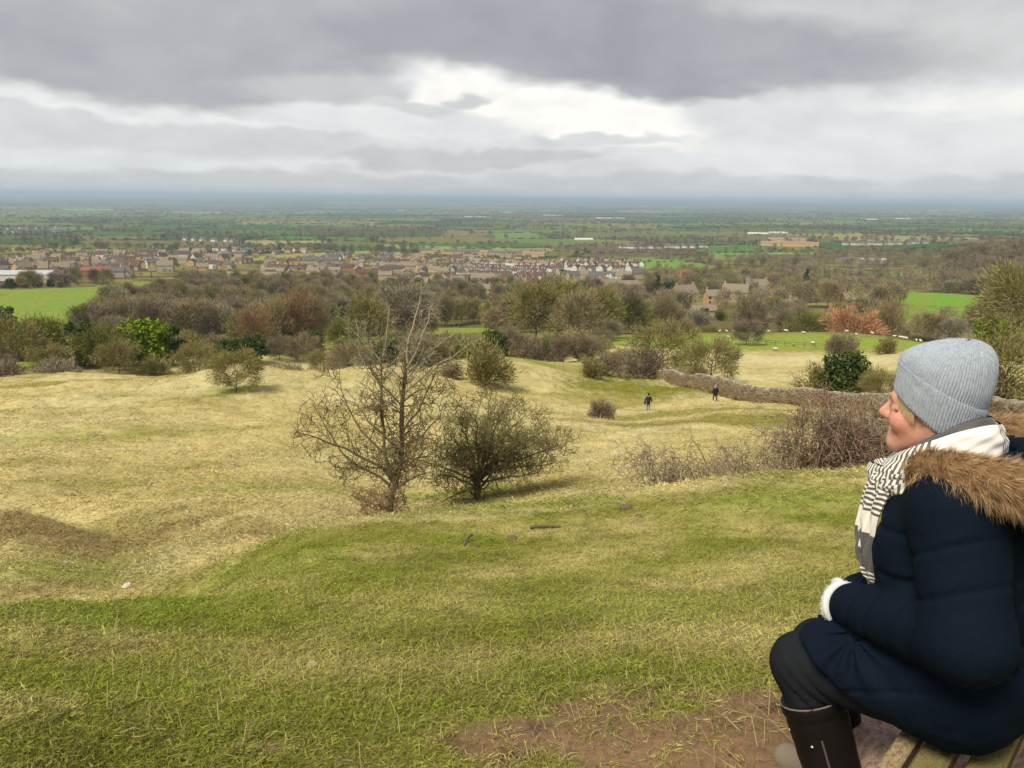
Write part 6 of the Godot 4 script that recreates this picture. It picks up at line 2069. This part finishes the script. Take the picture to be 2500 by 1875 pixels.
func build_person() -> void:
	var t := thing("person", "woman in navy parka, striped scarf and grey woollen hat sitting on the bench", "person", Vector3(SEAT.x, 0, SEAT.z), SEAT_TURN)
	rng.seed = 1000
	# ---- head and trunk
	var skin := surface(Color.WHITE, 0.5, true)
	skin.subsurf_scatter_enabled = true
	skin.subsurf_scatter_strength = 0.12
	skin.metallic_specular = 0.35
	skin.normal_enabled = true
	skin.normal_texture = bumps(0.09, 4, 4, 2.0)
	skin.normal_scale = 0.25
	skin.uv1_triplanar = true
	skin.uv1_scale = Vector3(14, 14, 14)
	part("body", field_mesh(face_field, AABB(Vector3(-0.14, 0.70, -0.39), Vector3(0.28, 0.64, 0.30)), 0.0042, skin_tone), skin, t)
	var tooth := Build.new()
	for k in 7:
		var x := (k - 3) * 0.0062
		tooth.box(Vector3(x, 1.1225 + absf(x) * 0.12, -0.3435 + absf(x) * 0.42), Vector3(0.0056, 0.008, 0.003), Basis(Vector3.UP, x * 22.0))
	turned(part("teeth", tooth.mesh(), surface(Color(0.75, 0.70, 0.60), 0.3), t))
	print("face")
	# hands folded inside the cuffs
	var hands := func(p: Vector3) -> float:
		var d := 1.0
		for s in [-1.0, 1.0]:
			var w := Vector3(0.06 * s, 0.685, -0.350) if s < 0.0 else Vector3(0.03, 0.666, -0.360)
			var k := Vector3(0.030 * s, 0.664, -0.388)
			d = minf(d, capsule(p, w, k, 0.024, 0.026))
			for f in 4:
				var a := k + Vector3(-0.004 * s, 0.018 - 0.012 * f, -0.006)
				var b := a + Vector3(-0.022 * s, -0.004, -0.020)
				var c := b + Vector3(-0.016 * s, -0.010, 0.008)
				d = smin(d, minf(capsule(p, a, b, 0.0085, 0.008), capsule(p, b, c, 0.008, 0.007)), 0.004)
			d = smin(d, capsule(p, w.lerp(k, 0.4) + Vector3(0, 0.014, 0), k + Vector3(-0.012 * s, 0.030, -0.012), 0.010, 0.008), 0.006)
		return d
	part("hands", field_mesh(hands, AABB(Vector3(-0.12, 0.61, -0.48), Vector3(0.2, 0.13, 0.14)), 0.005), M.skin, t)
	# ---- coat
	var cloth := surface(Color(0.0045, 0.0088, 0.017), 0.8)
	cloth.metallic_specular = 0.14
	cloth.normal_enabled = true
	cloth.normal_texture = bumps(0.03, 5, 14, 5.0)
	cloth.normal_scale = 0.5
	cloth.uv1_triplanar = true
	cloth.uv1_scale = Vector3(4, 4, 4)
	M.coat = cloth
	part("parka", field_mesh(coat_field, AABB(Vector3(-0.37, 0.45, -0.50), Vector3(0.74, 0.70, 0.58)), 0.0058), cloth, t)
	print("parka")
	var hood := func(p: Vector3) -> float:
		var s := Vector3(absf(p.x), p.y, p.z)
		var d := capsule(s, Vector3(0.03, 1.075, 0.0), Vector3(0.13, 1.07, -0.06), 0.055, 0.05)
		d = smin(d, ellipsoid(p, Vector3(0, 1.0, 0.04), Vector3(0.15, 0.11, 0.06)), 0.05)
		d = smin(d, capsule(s, Vector3(0.11, 1.085, -0.10), Vector3(0.07, 1.10, -0.08), 0.035, 0.03), 0.03)
		d += 0.006 * sin(p.y * 60.0 + p.z * 40.0 + 6.0 * rough_noise.get_noise_3d(p.x * 4.0, p.y * 4.0, p.z * 4.0)) * smoothstep(-0.2, 0.0, p.z)
		return smax(d, -capsule(p, Vector3(0, 1.3, -0.25), Vector3(0, 1.06, -0.17), 0.09, 0.08), 0.02)
	part("hood", field_mesh(hood, AABB(Vector3(-0.24, 0.86, -0.2), Vector3(0.48, 0.32, 0.34)), 0.009), cloth, t)
	build_fur(t)
	build_cuffs(t)
	build_scarf(t)
	build_hat(t)
	build_hair(t)
	build_legs(t)
	build_fastenings(t)

# strands: each a thin two-step blade from root to tip
func strand(b: Build, root: Vector3, dir: Vector3, droop: Vector3, len: float, w: float, c0: Color, c1: Color) -> void:
	var side := dir.cross(Vector3(rng.randf_range(-1, 1), rng.randf_range(-1, 1), rng.randf_range(-1, 1))).normalized() * w
	var m := root + dir * len * 0.55 + droop * len * 0.2
	var e := root + dir * len + droop * len * 0.7
	var k := b.v.size()
	var n := side.cross(e - root).normalized()
	b.v.append_array([root - side, root + side, m - side * 0.8, m + side * 0.8, e])
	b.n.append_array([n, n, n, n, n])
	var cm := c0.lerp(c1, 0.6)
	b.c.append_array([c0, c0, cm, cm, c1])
	b.i.append_array([k, k + 2, k + 1, k + 1, k + 2, k + 3, k + 2, k + 4, k + 3])

func build_fur(t: Node3D) -> void:
	# the trim of the hood lies over both shoulders and meets behind the neck
	var half := [Vector3(-0.105, 1.055, -0.262), Vector3(-0.148, 1.082, -0.222), Vector3(-0.195, 1.098, -0.150), Vector3(-0.222, 1.105, -0.060), Vector3(-0.205, 1.095, 0.030), Vector3(-0.13, 1.07, 0.10), Vector3(0, 1.05, 0.125)]
	var path: Array[Vector3] = []
	for p in half: path.append(p)
	for k in range(half.size() - 2, -1, -1): path.append(Vector3(-half[k].x, half[k].y, half[k].z))
	var curve := Curve3D.new()
	for k in path.size():
		var h := (path[mini(k + 1, path.size() - 1)] - path[maxi(k - 1, 0)]) / 6.0
		curve.add_point(path[k], -h, h)
	var total := curve.get_baked_length()
	var core := Build.new()
	var pts := PackedVector3Array()
	var rad := PackedFloat32Array()
	for k in 41:
		var u := k / 40.0
		pts.append(curve.sample_baked(u * total))
		rad.append(0.038 * sqrt(clampf(minf(u, 1.0 - u) * 14.0, 0.0, 1.0)) + 0.004)
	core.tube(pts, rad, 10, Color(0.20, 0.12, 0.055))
	var hide := surface(Color.WHITE, 0.8, true)
	var roll := part("fur_trim", core.mesh(), hide, t)
	var b := Build.new()
	for k in 46000:
		var u := rng.randf()
		if u > 0.55 and rng.randf() < 0.45: continue
		var p := curve.sample_baked(u * total)
		var along := (curve.sample_baked(minf(u + 0.01, 1.0) * total) - curve.sample_baked(maxf(u - 0.01, 0.0) * total)).normalized()
		var side := along.cross(Vector3.UP).normalized()
		var up := side.cross(along)
		var a := rng.randf() * TAU
		var out := (side * cos(a) + up * sin(a)).normalized()
		var r := 0.035 * sqrt(clampf(minf(u, 1.0 - u) * 14.0, 0.0, 1.0)) + 0.004
		# locks: neighbouring hairs lean the same way
		var lock := Vector3(rough_noise.get_noise_2d(u * 60.0, a * 1.6), rough_noise.get_noise_2d(u * 60.0 + 50.0, a * 1.6), rough_noise.get_noise_2d(u * 60.0, a * 1.6 + 90.0))
		var sweep := along if u < 0.5 else -along
		var dir := (out * 0.7 + sweep * 0.95 + lock * 0.9 + Vector3(rng.randfn(), rng.randfn(), rng.randfn()) * 0.13).normalized()
		var q := rng.randf_range(0.75, 1.2) * (1.0 + 0.7 * lock.x)
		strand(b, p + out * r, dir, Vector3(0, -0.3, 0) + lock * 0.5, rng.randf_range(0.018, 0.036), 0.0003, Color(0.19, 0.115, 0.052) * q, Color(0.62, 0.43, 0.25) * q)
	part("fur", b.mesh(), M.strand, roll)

func build_cuffs(t: Node3D) -> void:
	for s in 2:
		var wr := WRIST if s == 0 else Vector3(0.030, 0.672, -0.375)
		var el := ELBOW if s == 0 else Vector3(0.262, 0.765, -0.075)
		var ax := (wr - el).normalized()
		var sx := ax.cross(Vector3.UP).normalized()
		var sy := sx.cross(ax)
		var ring := Build.new()
		var path := PackedVector3Array()
		for k in 25:
			var a := TAU * k / 24.0
			path.append(wr + ax * 0.046 + (sx * cos(a) + sy * sin(a)) * 0.046)
		ring.tube(path, tapered(25, 0.010, 0.010), 8, Color(0.62, 0.62, 0.64))
		var roll := part("cuff_lining", ring.mesh(), M.strand, t)
		var b := Build.new()
		for k in 2600:
			var a := rng.randf() * TAU
			var out := sx * cos(a) + sy * sin(a)
			var p := wr + ax * (0.046 + rng.randf_range(-0.006, 0.008)) + out * 0.048
			var q := rng.randf_range(0.8, 1.15)
			strand(b, p, (ax * rng.randf_range(0.2, 1.2) + out * rng.randf_range(0.2, 0.9) + Vector3(rng.randfn(), rng.randfn(), rng.randfn()) * 0.4).normalized(), Vector3.ZERO, rng.randf_range(0.006, 0.013), 0.0004, Color(0.60, 0.61, 0.64) * q, Color(0.80, 0.81, 0.83) * q)
		part("fleece", b.mesh(), M.strand, roll)

# the scarf's weave: along its length the bands follow one another; v runs across
func scarf_image(rows: Array) -> ImageTexture:
	var im := Image.create_empty(1024, 256, false, Image.FORMAT_RGB8)
	var white := Color(0.80, 0.77, 0.71)
	var dark := Color(0.065, 0.063, 0.066)
	var blue := Color(0.02, 0.22, 0.36)
	var tan_ := Color(0.36, 0.30, 0.22)
	for x in 1024:
		var u := x / 1024.0
		var c := white
		for r in rows:
			if u >= r[0] and u < r[1]:
				match r[2]:
					"d": c = dark
					"w": c = white
					"b": c = blue
					"t": c = tan_
					"s": c = dark if fmod((u - r[0]) * r[3], 1.0) < r[4] else white
		for y in 256:
			var n := rough_noise.get_noise_2d(x * 0.35, y * 0.35) + 0.7 * rough_noise.get_noise_2d(x * 0.9 + 100.0, y * 0.9)
			var q := c * (1.0 + 0.22 * n)
			if c == dark: q = dark.lerp(white, clampf(0.06 + 0.16 * n, 0.0, 0.4))
			im.set_pixel(x, y, Color(q.r, q.g, q.b).linear_to_srgb())
	return ImageTexture.create_from_image(im)

func wool(tex: Texture2D, seed_: int) -> StandardMaterial3D:
	var m := surface(Color.WHITE, 0.95)
	m.albedo_texture = tex
	m.metallic_specular = 0.1
	m.rim_enabled = true
	m.rim = 0.3
	return m

# a band of cloth along a path: at each step the middle, the direction across the cloth and the way it faces; thick and a little creased
func band(mids: Array, acrosses: Array, outs: Array, half: PackedFloat32Array, thick: float, folds: float, phase: float) -> ArrayMesh:
	var b := Build.new()
	var rings := []
	var n := mids.size()
	var w := 26
	for k in n:
		var ring := []
		for q in w + 1:
			var v := q / float(w) * 2.0 - 1.0
			var ripple := folds * (sin(v * 7.0 + k * 0.22 + phase) + 0.6 * sin(v * 13.0 - k * 0.31 + phase * 2.0)) * smoothstep(1.0, 0.6, absf(v))
			var belly := thick * sqrt(maxf(0.0, 1.0 - v * v * 0.9))
			ring.append(mids[k] + acrosses[k] * v * half[k] + outs[k] * (belly + ripple))
		rings.append(ring)
	# front sheet
	b.skin(rings, false, false, Color.WHITE, true, Vector2(1, 1))
	# back sheet, set in
	var back := []
	for k in n:
		var ring := []
		for q in w + 1:
			var v := 1.0 - q / float(w) * 2.0
			ring.append(mids[k] + acrosses[k] * v * half[k] * 0.995 - outs[k] * thick * 0.35 * sqrt(maxf(0.0, 1.0 - v * v * 0.98)))
		back.append(ring)
	b.skin(back, false, false, Color.WHITE, true, Vector2(1, 1))
	for k in b.uv.size(): b.uv[k] = Vector2(b.uv[k].y, b.uv[k].x)
	return b.mesh()

func spline(rows: Array, u: float) -> PackedFloat32Array:
	# smooth run through rows of numbers
	var f := u * (rows.size() - 1)
	var k := clampi(int(f), 0, rows.size() - 2)
	var t := f - k
	var a: Array = rows[maxi(k - 1, 0)]
	var b: Array = rows[k]
	var c: Array = rows[k + 1]
	var d: Array = rows[mini(k + 2, rows.size() - 1)]
	var out := PackedFloat32Array()
	for i in b.size():
		out.append(cubic_interpolate(b[i], c[i], a[i], d[i], t))
	return out

func build_scarf(t: Node3D) -> void:
	# neck loop: [angle from the front toward her left, radius across, radius along, height of the middle, half width, tilt outward]
	var rows := []
	for a in [[-180, 0.098, 0.105, 1.118, 0.046, 0.25], [-120, 0.100, 0.108, 1.104, 0.046, 0.2], [-60, 0.098, 0.105, 1.048, 0.046, 0.35], [0, 0.090, 0.112, 1.020, 0.048, 0.75], [40, 0.098, 0.108, 1.034, 0.050, 0.55], [80, 0.102, 0.106, 1.068, 0.052, 0.35], [120, 0.103, 0.110, 1.106, 0.054, 0.15], [150, 0.100, 0.110, 1.122, 0.050, 0.2], [180, 0.098, 0.106, 1.120, 0.046, 0.25]]:
		rows.append(a)
	var mids := []
	var acr := []
	var outs := []
	var half := PackedFloat32Array()
	var n := 120
	for k in n + 1:
		var r := spline(rows, float(k) / n)
		var a := deg_to_rad(r[0])
		var out := Vector3(-sin(a), 0, -cos(a))
		mids.append(Vector3(-sin(a) * r[1], r[3], -0.232 - cos(a) * r[2]))
		var up: Vector3 = (Vector3.UP * cos(r[5]) - out * sin(r[5]) * 0.7).normalized()
		acr.append(up)
		outs.append((out * cos(r[5]) + Vector3.UP * sin(r[5]) * 0.5).normalized())
		half.append(r[4])
	var loop_tex := scarf_image([[0.0, 0.22, "s", 26.0, 0.45], [0.22, 0.38, "w"], [0.38, 0.655, "s", 42.0, 0.5], [0.655, 0.93, "w"], [0.93, 1.0, "s", 60.0, 0.45]])
	part("scarf", band(mids, acr, outs, half, 0.016, 0.0018, 0.0), wool(loop_tex, 1), t)
	var scarf: Node3D = t.get_child(t.get_child_count() - 1)
	# grey inner turn showing above the loop
	mids = []
	acr = []
	outs = []
	half = PackedFloat32Array()
	for k in n + 1:
		var r := spline(rows, float(k) / n)
		var a := deg_to_rad(r[0])
		var out := Vector3(-sin(a), 0, -cos(a))
		mids.append(Vector3(-sin(a) * (r[1] - 0.016), r[3] + 0.016, -0.232 - cos(a) * (r[2] - 0.016)))
		acr.append((Vector3.UP * cos(r[5]) - out * sin(r[5]) * 0.7).normalized())
		outs.append(out)
		half.append(r[4] * 0.92)
	part("inner_turn", band(mids, acr, outs, half, 0.010, 0.002, 1.3), wool(scarf_image([[0.0, 1.0, "d"]]), 2), scarf)
	# the bunched front: a second, lower turn crossing under the chin
	mids = []
	acr = []
	outs = []
	half = PackedFloat32Array()
	var low := [[-70, 0.098, 0.108, 1.010, 0.040, 0.6], [-30, 0.090, 0.122, 0.996, 0.042, 0.9], [0, 0.08, 0.130, 0.990, 0.046, 1.0], [30, 0.090, 0.122, 0.996, 0.046, 0.8], [60, 0.102, 0.108, 1.014, 0.042, 0.55], [95, 0.106, 0.096, 1.040, 0.034, 0.4]]
	for k in 71:
		var r := spline(low, k / 70.0)
		var a := deg_to_rad(r[0])
		var out := Vector3(-sin(a), 0, -cos(a))
		mids.append(Vector3(-sin(a) * r[1], r[3], -0.228 - cos(a) * r[2]))
		acr.append((Vector3.UP * cos(r[5] * 0.6) + out * sin(r[5] * 0.6) * 0.55).normalized())
		outs.append((out + Vector3.DOWN * 0.25).normalized())
		half.append(r[4])
	part("lower_turn", band(mids, acr, outs, half, 0.022, 0.003, 2.0), wool(scarf_image([[0.0, 0.25, "w"], [0.25, 1.0, "s", 28.0, 0.5]]), 3), scarf)
	# hanging ends: [x, y, z, half width, facing]
	var near := [[-0.070, 1.030, -0.318, 0.040, 0.9], [-0.066, 0.985, -0.338, 0.042, 0.9], [-0.058, 0.930, -0.352, 0.044, 0.8], [-0.050, 0.875, -0.358, 0.045, 0.8], [-0.044, 0.820, -0.356, 0.042, 0.8], [-0.040, 0.775, -0.346, 0.034, 0.8], [-0.038, 0.745, -0.330, 0.026, 0.8], [-0.036, 0.722, -0.318, 0.018, 0.8]]
	var far := [[-0.030, 1.005, -0.350, 0.034, 0.4], [-0.025, 0.95, -0.366, 0.036, 0.4], [-0.020, 0.89, -0.372, 0.038, 0.4], [-0.016, 0.83, -0.370, 0.038, 0.4], [-0.014, 0.785, -0.360, 0.034, 0.4], [-0.014, 0.760, -0.346, 0.028, 0.4]]
	var looks := [[[0.0, 0.30, "s", 30.0, 0.52], [0.30, 0.42, "w"], [0.42, 0.66, "d"], [0.66, 0.78, "s", 26.0, 0.55], [0.78, 0.85, "d"], [0.85, 0.90, "b"], [0.90, 1.0, "t"]], [[0.0, 0.22, "d"], [0.22, 0.60, "w"], [0.60, 1.0, "d"]]]
	for e in 2:
		mids = []
		acr = []
		outs = []
		half = PackedFloat32Array()
		for k in 61:
			var r := spline(near if e == 0 else far, k / 60.0)
			mids.append(Vector3(r[0], r[1], r[2]))
			var out := Vector3(-sin(r[4]), 0.0, -cos(r[4]))
			outs.append(out)
			acr.append(Vector3(cos(r[4]), 0, -sin(r[4])))
			half.append(r[3])
		part("hanging_end", band(mids, acr, outs, half, 0.010, 0.0045, 3.0 + e), wool(scarf_image(looks[e]), 4 + e), scarf)
	# fringe of loose yarn along the far edge
	var b := Build.new()
	for k in 90:
		var r := spline(far, k / 90.0)
		var p := Vector3(r[0] + cos(r[4]) * -r[3] * 0.95, r[1], r[2] + sin(r[4]) * r[3] * 0.9 - 0.004)
		strand(b, p, Vector3(-0.5, -0.1, -0.8).normalized(), Vector3(0, -0.2, 0), 0.007, 0.0008, Color(0.07, 0.07, 0.075), Color(0.12, 0.12, 0.12))
	part("fringe", b.mesh(), M.strand, scarf)

func build_hat(t: Node3D) -> void:
	# ribbed knit round an axis that leans back; [height along the axis, half length, half width, shift back]
	var tilt := 0.60
	var base := Vector3(0, 1.168, -0.258)
	var up := Vector3(0, cos(0.10), sin(0.10))
	var crown := [[0.045, 0.0988, 0.0885, 0.0014], [0.070, 0.1006, 0.0895, 0.0021], [0.090, 0.0992, 0.0890, 0.0035], [0.110, 0.0931, 0.085, 0.0056], [0.128, 0.0850, 0.077, 0.0084], [0.144, 0.0718, 0.064, 0.0126], [0.157, 0.0539, 0.046, 0.0182], [0.166, 0.0312, 0.026, 0.0238], [0.170, 0.0057, 0.005, 0.0280]]
	var brim := [[-0.006, 0.0964, 0.0850, -0.0014], [-0.010, 0.1002, 0.0880, -0.0014], [-0.004, 0.1044, 0.0915, -0.0007], [0.015, 0.1063, 0.0935, 0.0000], [0.035, 0.1068, 0.0945, 0.0007], [0.055, 0.1063, 0.0945, 0.0014], [0.066, 0.1054, 0.0940, 0.0021], [0.071, 0.1030, 0.0920, 0.0021], [0.069, 0.0997, 0.0890, 0.0021]]
	var knit := surface(Color.WHITE, 0.95, true)
	knit.metallic_specular = 0.1
	knit.rim_enabled = true
	knit.rim = 0.4
	knit.normal_enabled = true
	knit.normal_texture = bumps(0.3, 2, 55, 3.0)
	knit.normal_scale = 0.25
	knit.uv1_triplanar = true
	knit.uv1_scale = Vector3(9, 9, 9)
	var hat: Node3D = null
	for s in 2:
		var rings := []
		var rows: Array = crown if s == 0 else brim
		var n := 44 if s == 0 else 34
		var ribs := 92
		var w := ribs * 8
		for k in n + 1:
			var r := spline(rows, float(k) / n)
			var lean := lerpf(tilt, 0.02, smoothstep(0.03, 0.165, r[0]))
			var back := Vector3(0, -sin(lean), cos(lean))
			var ring := []
			for q in w:
				var a := TAU * q / w
				var rib := cos(a * ribs)
				var deep := 0.0018 * pow(0.5 - 0.5 * rib, 2.0) * clampf(r[1] / 0.06, 0.0, 1.0)
				# slack of the knit: soft dents, and the peaked seam across the crown
				var slack := 0.0022 * rough_noise.get_noise_3d(cos(a) * 1.6, r[0] * 22.0, sin(a) * 1.6) + (0.0 if s == 1 else 0.004 * sin(a * 2.0 + 0.6) * smoothstep(0.08, 0.15, r[0]))
				var stitch := 0.0
				var f := 1.0 - (deep + stitch) / 0.1 + slack / 0.1
				# the back of the crown stands out fuller
				var full := 1.0 + (0.02 * maxf(0.0, -cos(a)) * smoothstep(0.05, 0.11, r[0]) if s == 0 else 0.0)
				ring.append(base + up * (r[0] + slack * 0.5) + back * (r[3] - cos(a) * r[1] * f * full) + Vector3.RIGHT * (-sin(a) * r[2] * f))
			rings.append(ring)
		var b := Build.new()
		b.skin(rings, true)
		for k in b.v.size():
			var p := b.v[k]
			var h := rough_noise.get_noise_3d(p.x * 260.0, p.y * 260.0, p.z * 260.0) + 0.6 * rough_noise.get_noise_3d(p.x * 90.0, p.y * 600.0, p.z * 90.0)
			b.c[k] = Color(0.300, 0.338, 0.395) * (1.0 + 0.34 * h)
			b.c[k].a = 1.0
		var o := part("woollen_hat" if s == 0 else "folded_brim", b.mesh(), knit, t if s == 0 else hat)
		if s == 0: hat = turned(o)
	# loose fibres that catch the light
	var f := Build.new()
	for k in 5200:
		var s := rng.randi() % 2
		var r := spline(crown if s == 0 else brim, rng.randf())
		var a := rng.randf() * TAU
		var lean := lerpf(tilt, 0.02, smoothstep(0.03, 0.165, r[0]))
		var back := Vector3(0, -sin(lean), cos(lean))
		var p := base + up * r[0] + back * (r[3] - cos(a) * r[1] * 1.0) + Vector3.RIGHT * (-sin(a) * r[2])
		var out := (back * -cos(a) + Vector3.RIGHT * -sin(a) + up * (0.1 + 0.9 * float(s == 0 and r[0] > 0.12))).normalized()
		strand(f, p, (out + Vector3(rng.randfn(), rng.randfn(), rng.randfn()) * 0.7).normalized(), Vector3.ZERO, rng.randf_range(0.0025, 0.006), 0.00018, Color(0.36, 0.40, 0.46), Color(0.46, 0.50, 0.56))
	part("loose_fibres", f.mesh(), M.strand, hat)

func build_hair(t: Node3D) -> void:
	var b := Build.new()
	for k in 2400:
		var a := rng.randf_range(-0.6, 1.1)              # round the brow from her right temple to her left
		var root := Vector3(-sin(a) * 0.080, 1.172 + 0.054 * cos(a), -0.258 - cos(a) * 0.080)
		var down := rng.randf_range(0.020, 0.046)
		var tip := root + Vector3(-sin(a) * 0.006 - 0.004, -down, -cos(a) * 0.011 + 0.010 * maxf(0.0, sin(a)))
		var q := rng.randf_range(0.65, 1.25)
		strand(b, root, (tip - root).normalized(), Vector3(0, -0.15, 0.15), (tip - root).length(), 0.0005, Color(0.34, 0.24, 0.12) * q, Color(0.60, 0.45, 0.25) * q)
	turned(part("hair", b.mesh(), M.strand, t))

func build_legs(t: Node3D) -> void:
	var lk := Vector3(-0.10, 0.516, -0.458)
	var rk := Vector3(0.125, 0.448, -0.500)
	var la := Vector3(-0.10, 0.11, -0.298)
	var ra := Vector3(0.150, 0.10, -0.405)
	var jeans := func(p: Vector3) -> float:
		var d := smin(capsule(p, Vector3(-0.09, 0.55, -0.15), lk, 0.085, 0.070), capsule(p, lk, la, 0.069, 0.052), 0.03)
		d = minf(d, smin(capsule(p, Vector3(0.09, 0.54, -0.15), rk, 0.083, 0.068), capsule(p, rk, ra, 0.067, 0.052), 0.03))
		var w := (p.y - 0.46) * 1.0 + (p.z + 0.40) * 0.8
		d += 0.007 * (crease(w - 0.01, 0.007) + crease(w + 0.025, 0.006) + crease(w - 0.045, 0.007)) * smoothstep(-0.52, -0.42, p.z)
		return d + 0.0012 * rough_noise.get_noise_3d(p.x * 30.0, p.y * 30.0, p.z * 30.0)
	var denim := surface(Color(0.024, 0.027, 0.033), 0.95)
	denim.metallic_specular = 0.12
	denim.albedo_texture = grain(0.12, 4, 0.6, 91)
	denim.uv1_triplanar = true
	denim.uv1_scale = Vector3(6, 6, 6)
	denim.normal_enabled = true
	denim.normal_texture = bumps(0.2, 3, 92, 3.0)
	denim.normal_scale = 0.4
	part("jeans", field_mesh(jeans, AABB(Vector3(-0.22, 0.08, -0.60), Vector3(0.46, 0.58, 0.50)), 0.0068), denim, t)
	var leather := surface(Color(0.0075, 0.006, 0.0055), 0.5)
	leather.normal_enabled = true
	leather.normal_texture = bumps(0.06, 4, 95, 4.0)
	leather.normal_scale = 0.35
	leather.uv1_triplanar = true
	leather.uv1_scale = Vector3(5, 5, 5)
	var suede := surface(Color(0.20, 0.165, 0.125), 0.95)
	for s in 2:
		var k := lk if s == 0 else rk
		var a := la if s == 0 else ra
		var ax := (a - k).normalized()
		var top := k + ax * 0.085
		var toe := a + Vector3(0.0 if s == 0 else 0.012, -0.055, -0.165)
		var boot := func(p: Vector3) -> float:
			var d := capsule(p, top, a, 0.076, 0.060)
			d = smin(d, capsule(p, a + Vector3(0, -0.045, 0.02), toe, 0.048, 0.036), 0.04)
			d = smax(d, (top - p).dot(ax), 0.006)
			d = smax(d, 0.012 - p.y, 0.008)
			var w := (p - top).dot(ax)
			d -= 0.0025 * smoothstep(0.032, 0.027, w)                     # turned-over top band
			d += 0.003 * crease(w - 0.036, 0.004)
			d += 0.003 * rough_noise.get_noise_3d(p.x * 12.0, p.y * 9.0, p.z * 12.0)
			return smax(d, -capsule(p, top - ax * 0.05, top + ax * 0.06, 0.062, 0.054), 0.004)
		var o := part("boot", field_mesh(boot, AABB(Vector3(minf(a.x, k.x) - 0.12, 0.0, minf(toe.z, k.z) - 0.11), Vector3(0.26, 0.50, 0.36)), 0.007), leather, t)
		var tip := func(p: Vector3) -> float: return maxf(capsule(p, a + Vector3(0, -0.040, -0.05), toe, 0.050, 0.041), 0.015 - p.y)
		part("toe_cap", field_mesh(tip, AABB(toe + Vector3(-0.08, -0.06, -0.07), Vector3(0.16, 0.16, 0.2)), 0.006), suede, o)
		var sole := func(p: Vector3) -> float: return smax(capsule(p, a * Vector3(1, 0, 1) + Vector3(0, 0.012, 0.03), toe * Vector3(1, 0, 1) + Vector3(0, 0.012, 0), 0.052, 0.044), absf(p.y - 0.012) - 0.012, 0.004)
		part("sole", field_mesh(sole, AABB(Vector3(a.x - 0.1, -0.01, toe.z - 0.08), Vector3(0.2, 0.06, 0.36)), 0.006), surface(Color(0.02, 0.018, 0.016), 0.9), o)
		# stitched rim, zip and rivets
		var sx := ax.cross(Vector3(0, 0, 1)).normalized()
		var sz := ax.cross(sx).normalized()
		var path := PackedVector3Array()
		for q in 33: path.append(top + (sx * cos(TAU * q / 32.0) + sz * sin(TAU * q / 32.0)) * 0.0765 + ax * 0.001)
		var rim := Build.new()
		rim.tube(path, tapered(33, 0.0022, 0.0022), 5, Color(0.16, 0.14, 0.12))
		part("rim", rim.mesh(), M.bark, o)
		var zip := Build.new()
		var zp := PackedVector3Array()
		for q in 20:
			var c := (top + ax * 0.07).lerp(a, q / 19.0)
			var r := lerpf(0.0735, 0.0615, q / 19.0)
			zp.append(c + (Vector3(-1, 0, 0) * 0.90 + Vector3(0, 0.10, 0.43)).normalized() * r)
		zip.tube(zp, tapered(20, 0.0028, 0.0028), 5, Color(0.09, 0.08, 0.07))
		part("zip", zip.mesh(), M.bark, o)
		for q in [Vector3(-0.62, 0, -0.78), Vector3(-0.99, 0, 0.12)]:
			var rv := SphereMesh.new()
			rv.radius = 0.0052
			rv.height = 0.0075
			rv.radial_segments = 12
			rv.rings = 6
			part("rivet", rv, M.metal, o).position = top + ax * 0.085 + q * 0.0755

func build_fastenings(t: Node3D) -> void:
	# loose corner of the coat front with its snap, a second snap, the zip tag and the waist buckle
	var flap := func(p: Vector3) -> float:
		var d := capsule(p, Vector3(-0.02, 0.622, -0.36), Vector3(-0.045, 0.625, -0.448), 0.034, 0.006)
		return smax(d, absf(p.y - 0.622 - 0.15 * (p.x + 0.03)) - 0.007, 0.004)
	part("coat_flap", field_mesh(flap, AABB(Vector3(-0.09, 0.58, -0.47), Vector3(0.12, 0.09, 0.16)), 0.005), M.coat, t)
	var snap := CylinderMesh.new()
	snap.top_radius = 0.0078
	snap.bottom_radius = 0.0085
	snap.height = 0.004
	snap.radial_segments = 18
	var s := part("snap", snap, M.silver, t)
	s.transform = Transform3D(Basis(Vector3.BACK, 0.15), Vector3(-0.046, 0.6325, -0.430))
	var small := CylinderMesh.new()
	small.top_radius = 0.003
	small.bottom_radius = 0.0035
	small.height = 0.003
	s = part("snap", small, M.silver, t)
	s.transform = Transform3D(Basis(Vector3.BACK, 1.0), Vector3(-0.128, 0.617, -0.442))
	var bit := Build.new()
	bit.box(Vector3.ZERO, Vector3(0.008, 0.009, 0.003))
	s = part("zip_tag", bit.mesh(), M.silver, t)
	s.transform = Transform3D(Basis(Vector3.UP, 1.2), Vector3(-0.058, 0.722, -0.328))
	var ring := Build.new()
	var path := PackedVector3Array()
	for q in [[-1, -1], [-0.7, -1.12], [0.7, -1.12], [1, -1], [1, 1], [0.7, 1.12], [-0.7, 1.12], [-1, 1], [-1, -1]]: path.append(Vector3(0, q[1] * 0.017, q[0] * 0.013))
	ring.tube(path, tapered(9, 0.0016, 0.0016), 6, Color.WHITE)
	s = part("buckle", ring.mesh(), M.silver, t)
	s.transform = Transform3D(Basis(Vector3.BACK, 0.1) * Basis(Vector3.RIGHT, 0.25), Vector3(-0.214, 0.745, -0.045))
	var strap := Build.new()
	strap.box(Vector3.ZERO, Vector3(0.006, 0.022, 0.10))
	part("waist_strap", strap.mesh(), M.coat, t).transform = Transform3D(Basis(Vector3.RIGHT, 0.35), Vector3(-0.207, 0.735, -0.005))
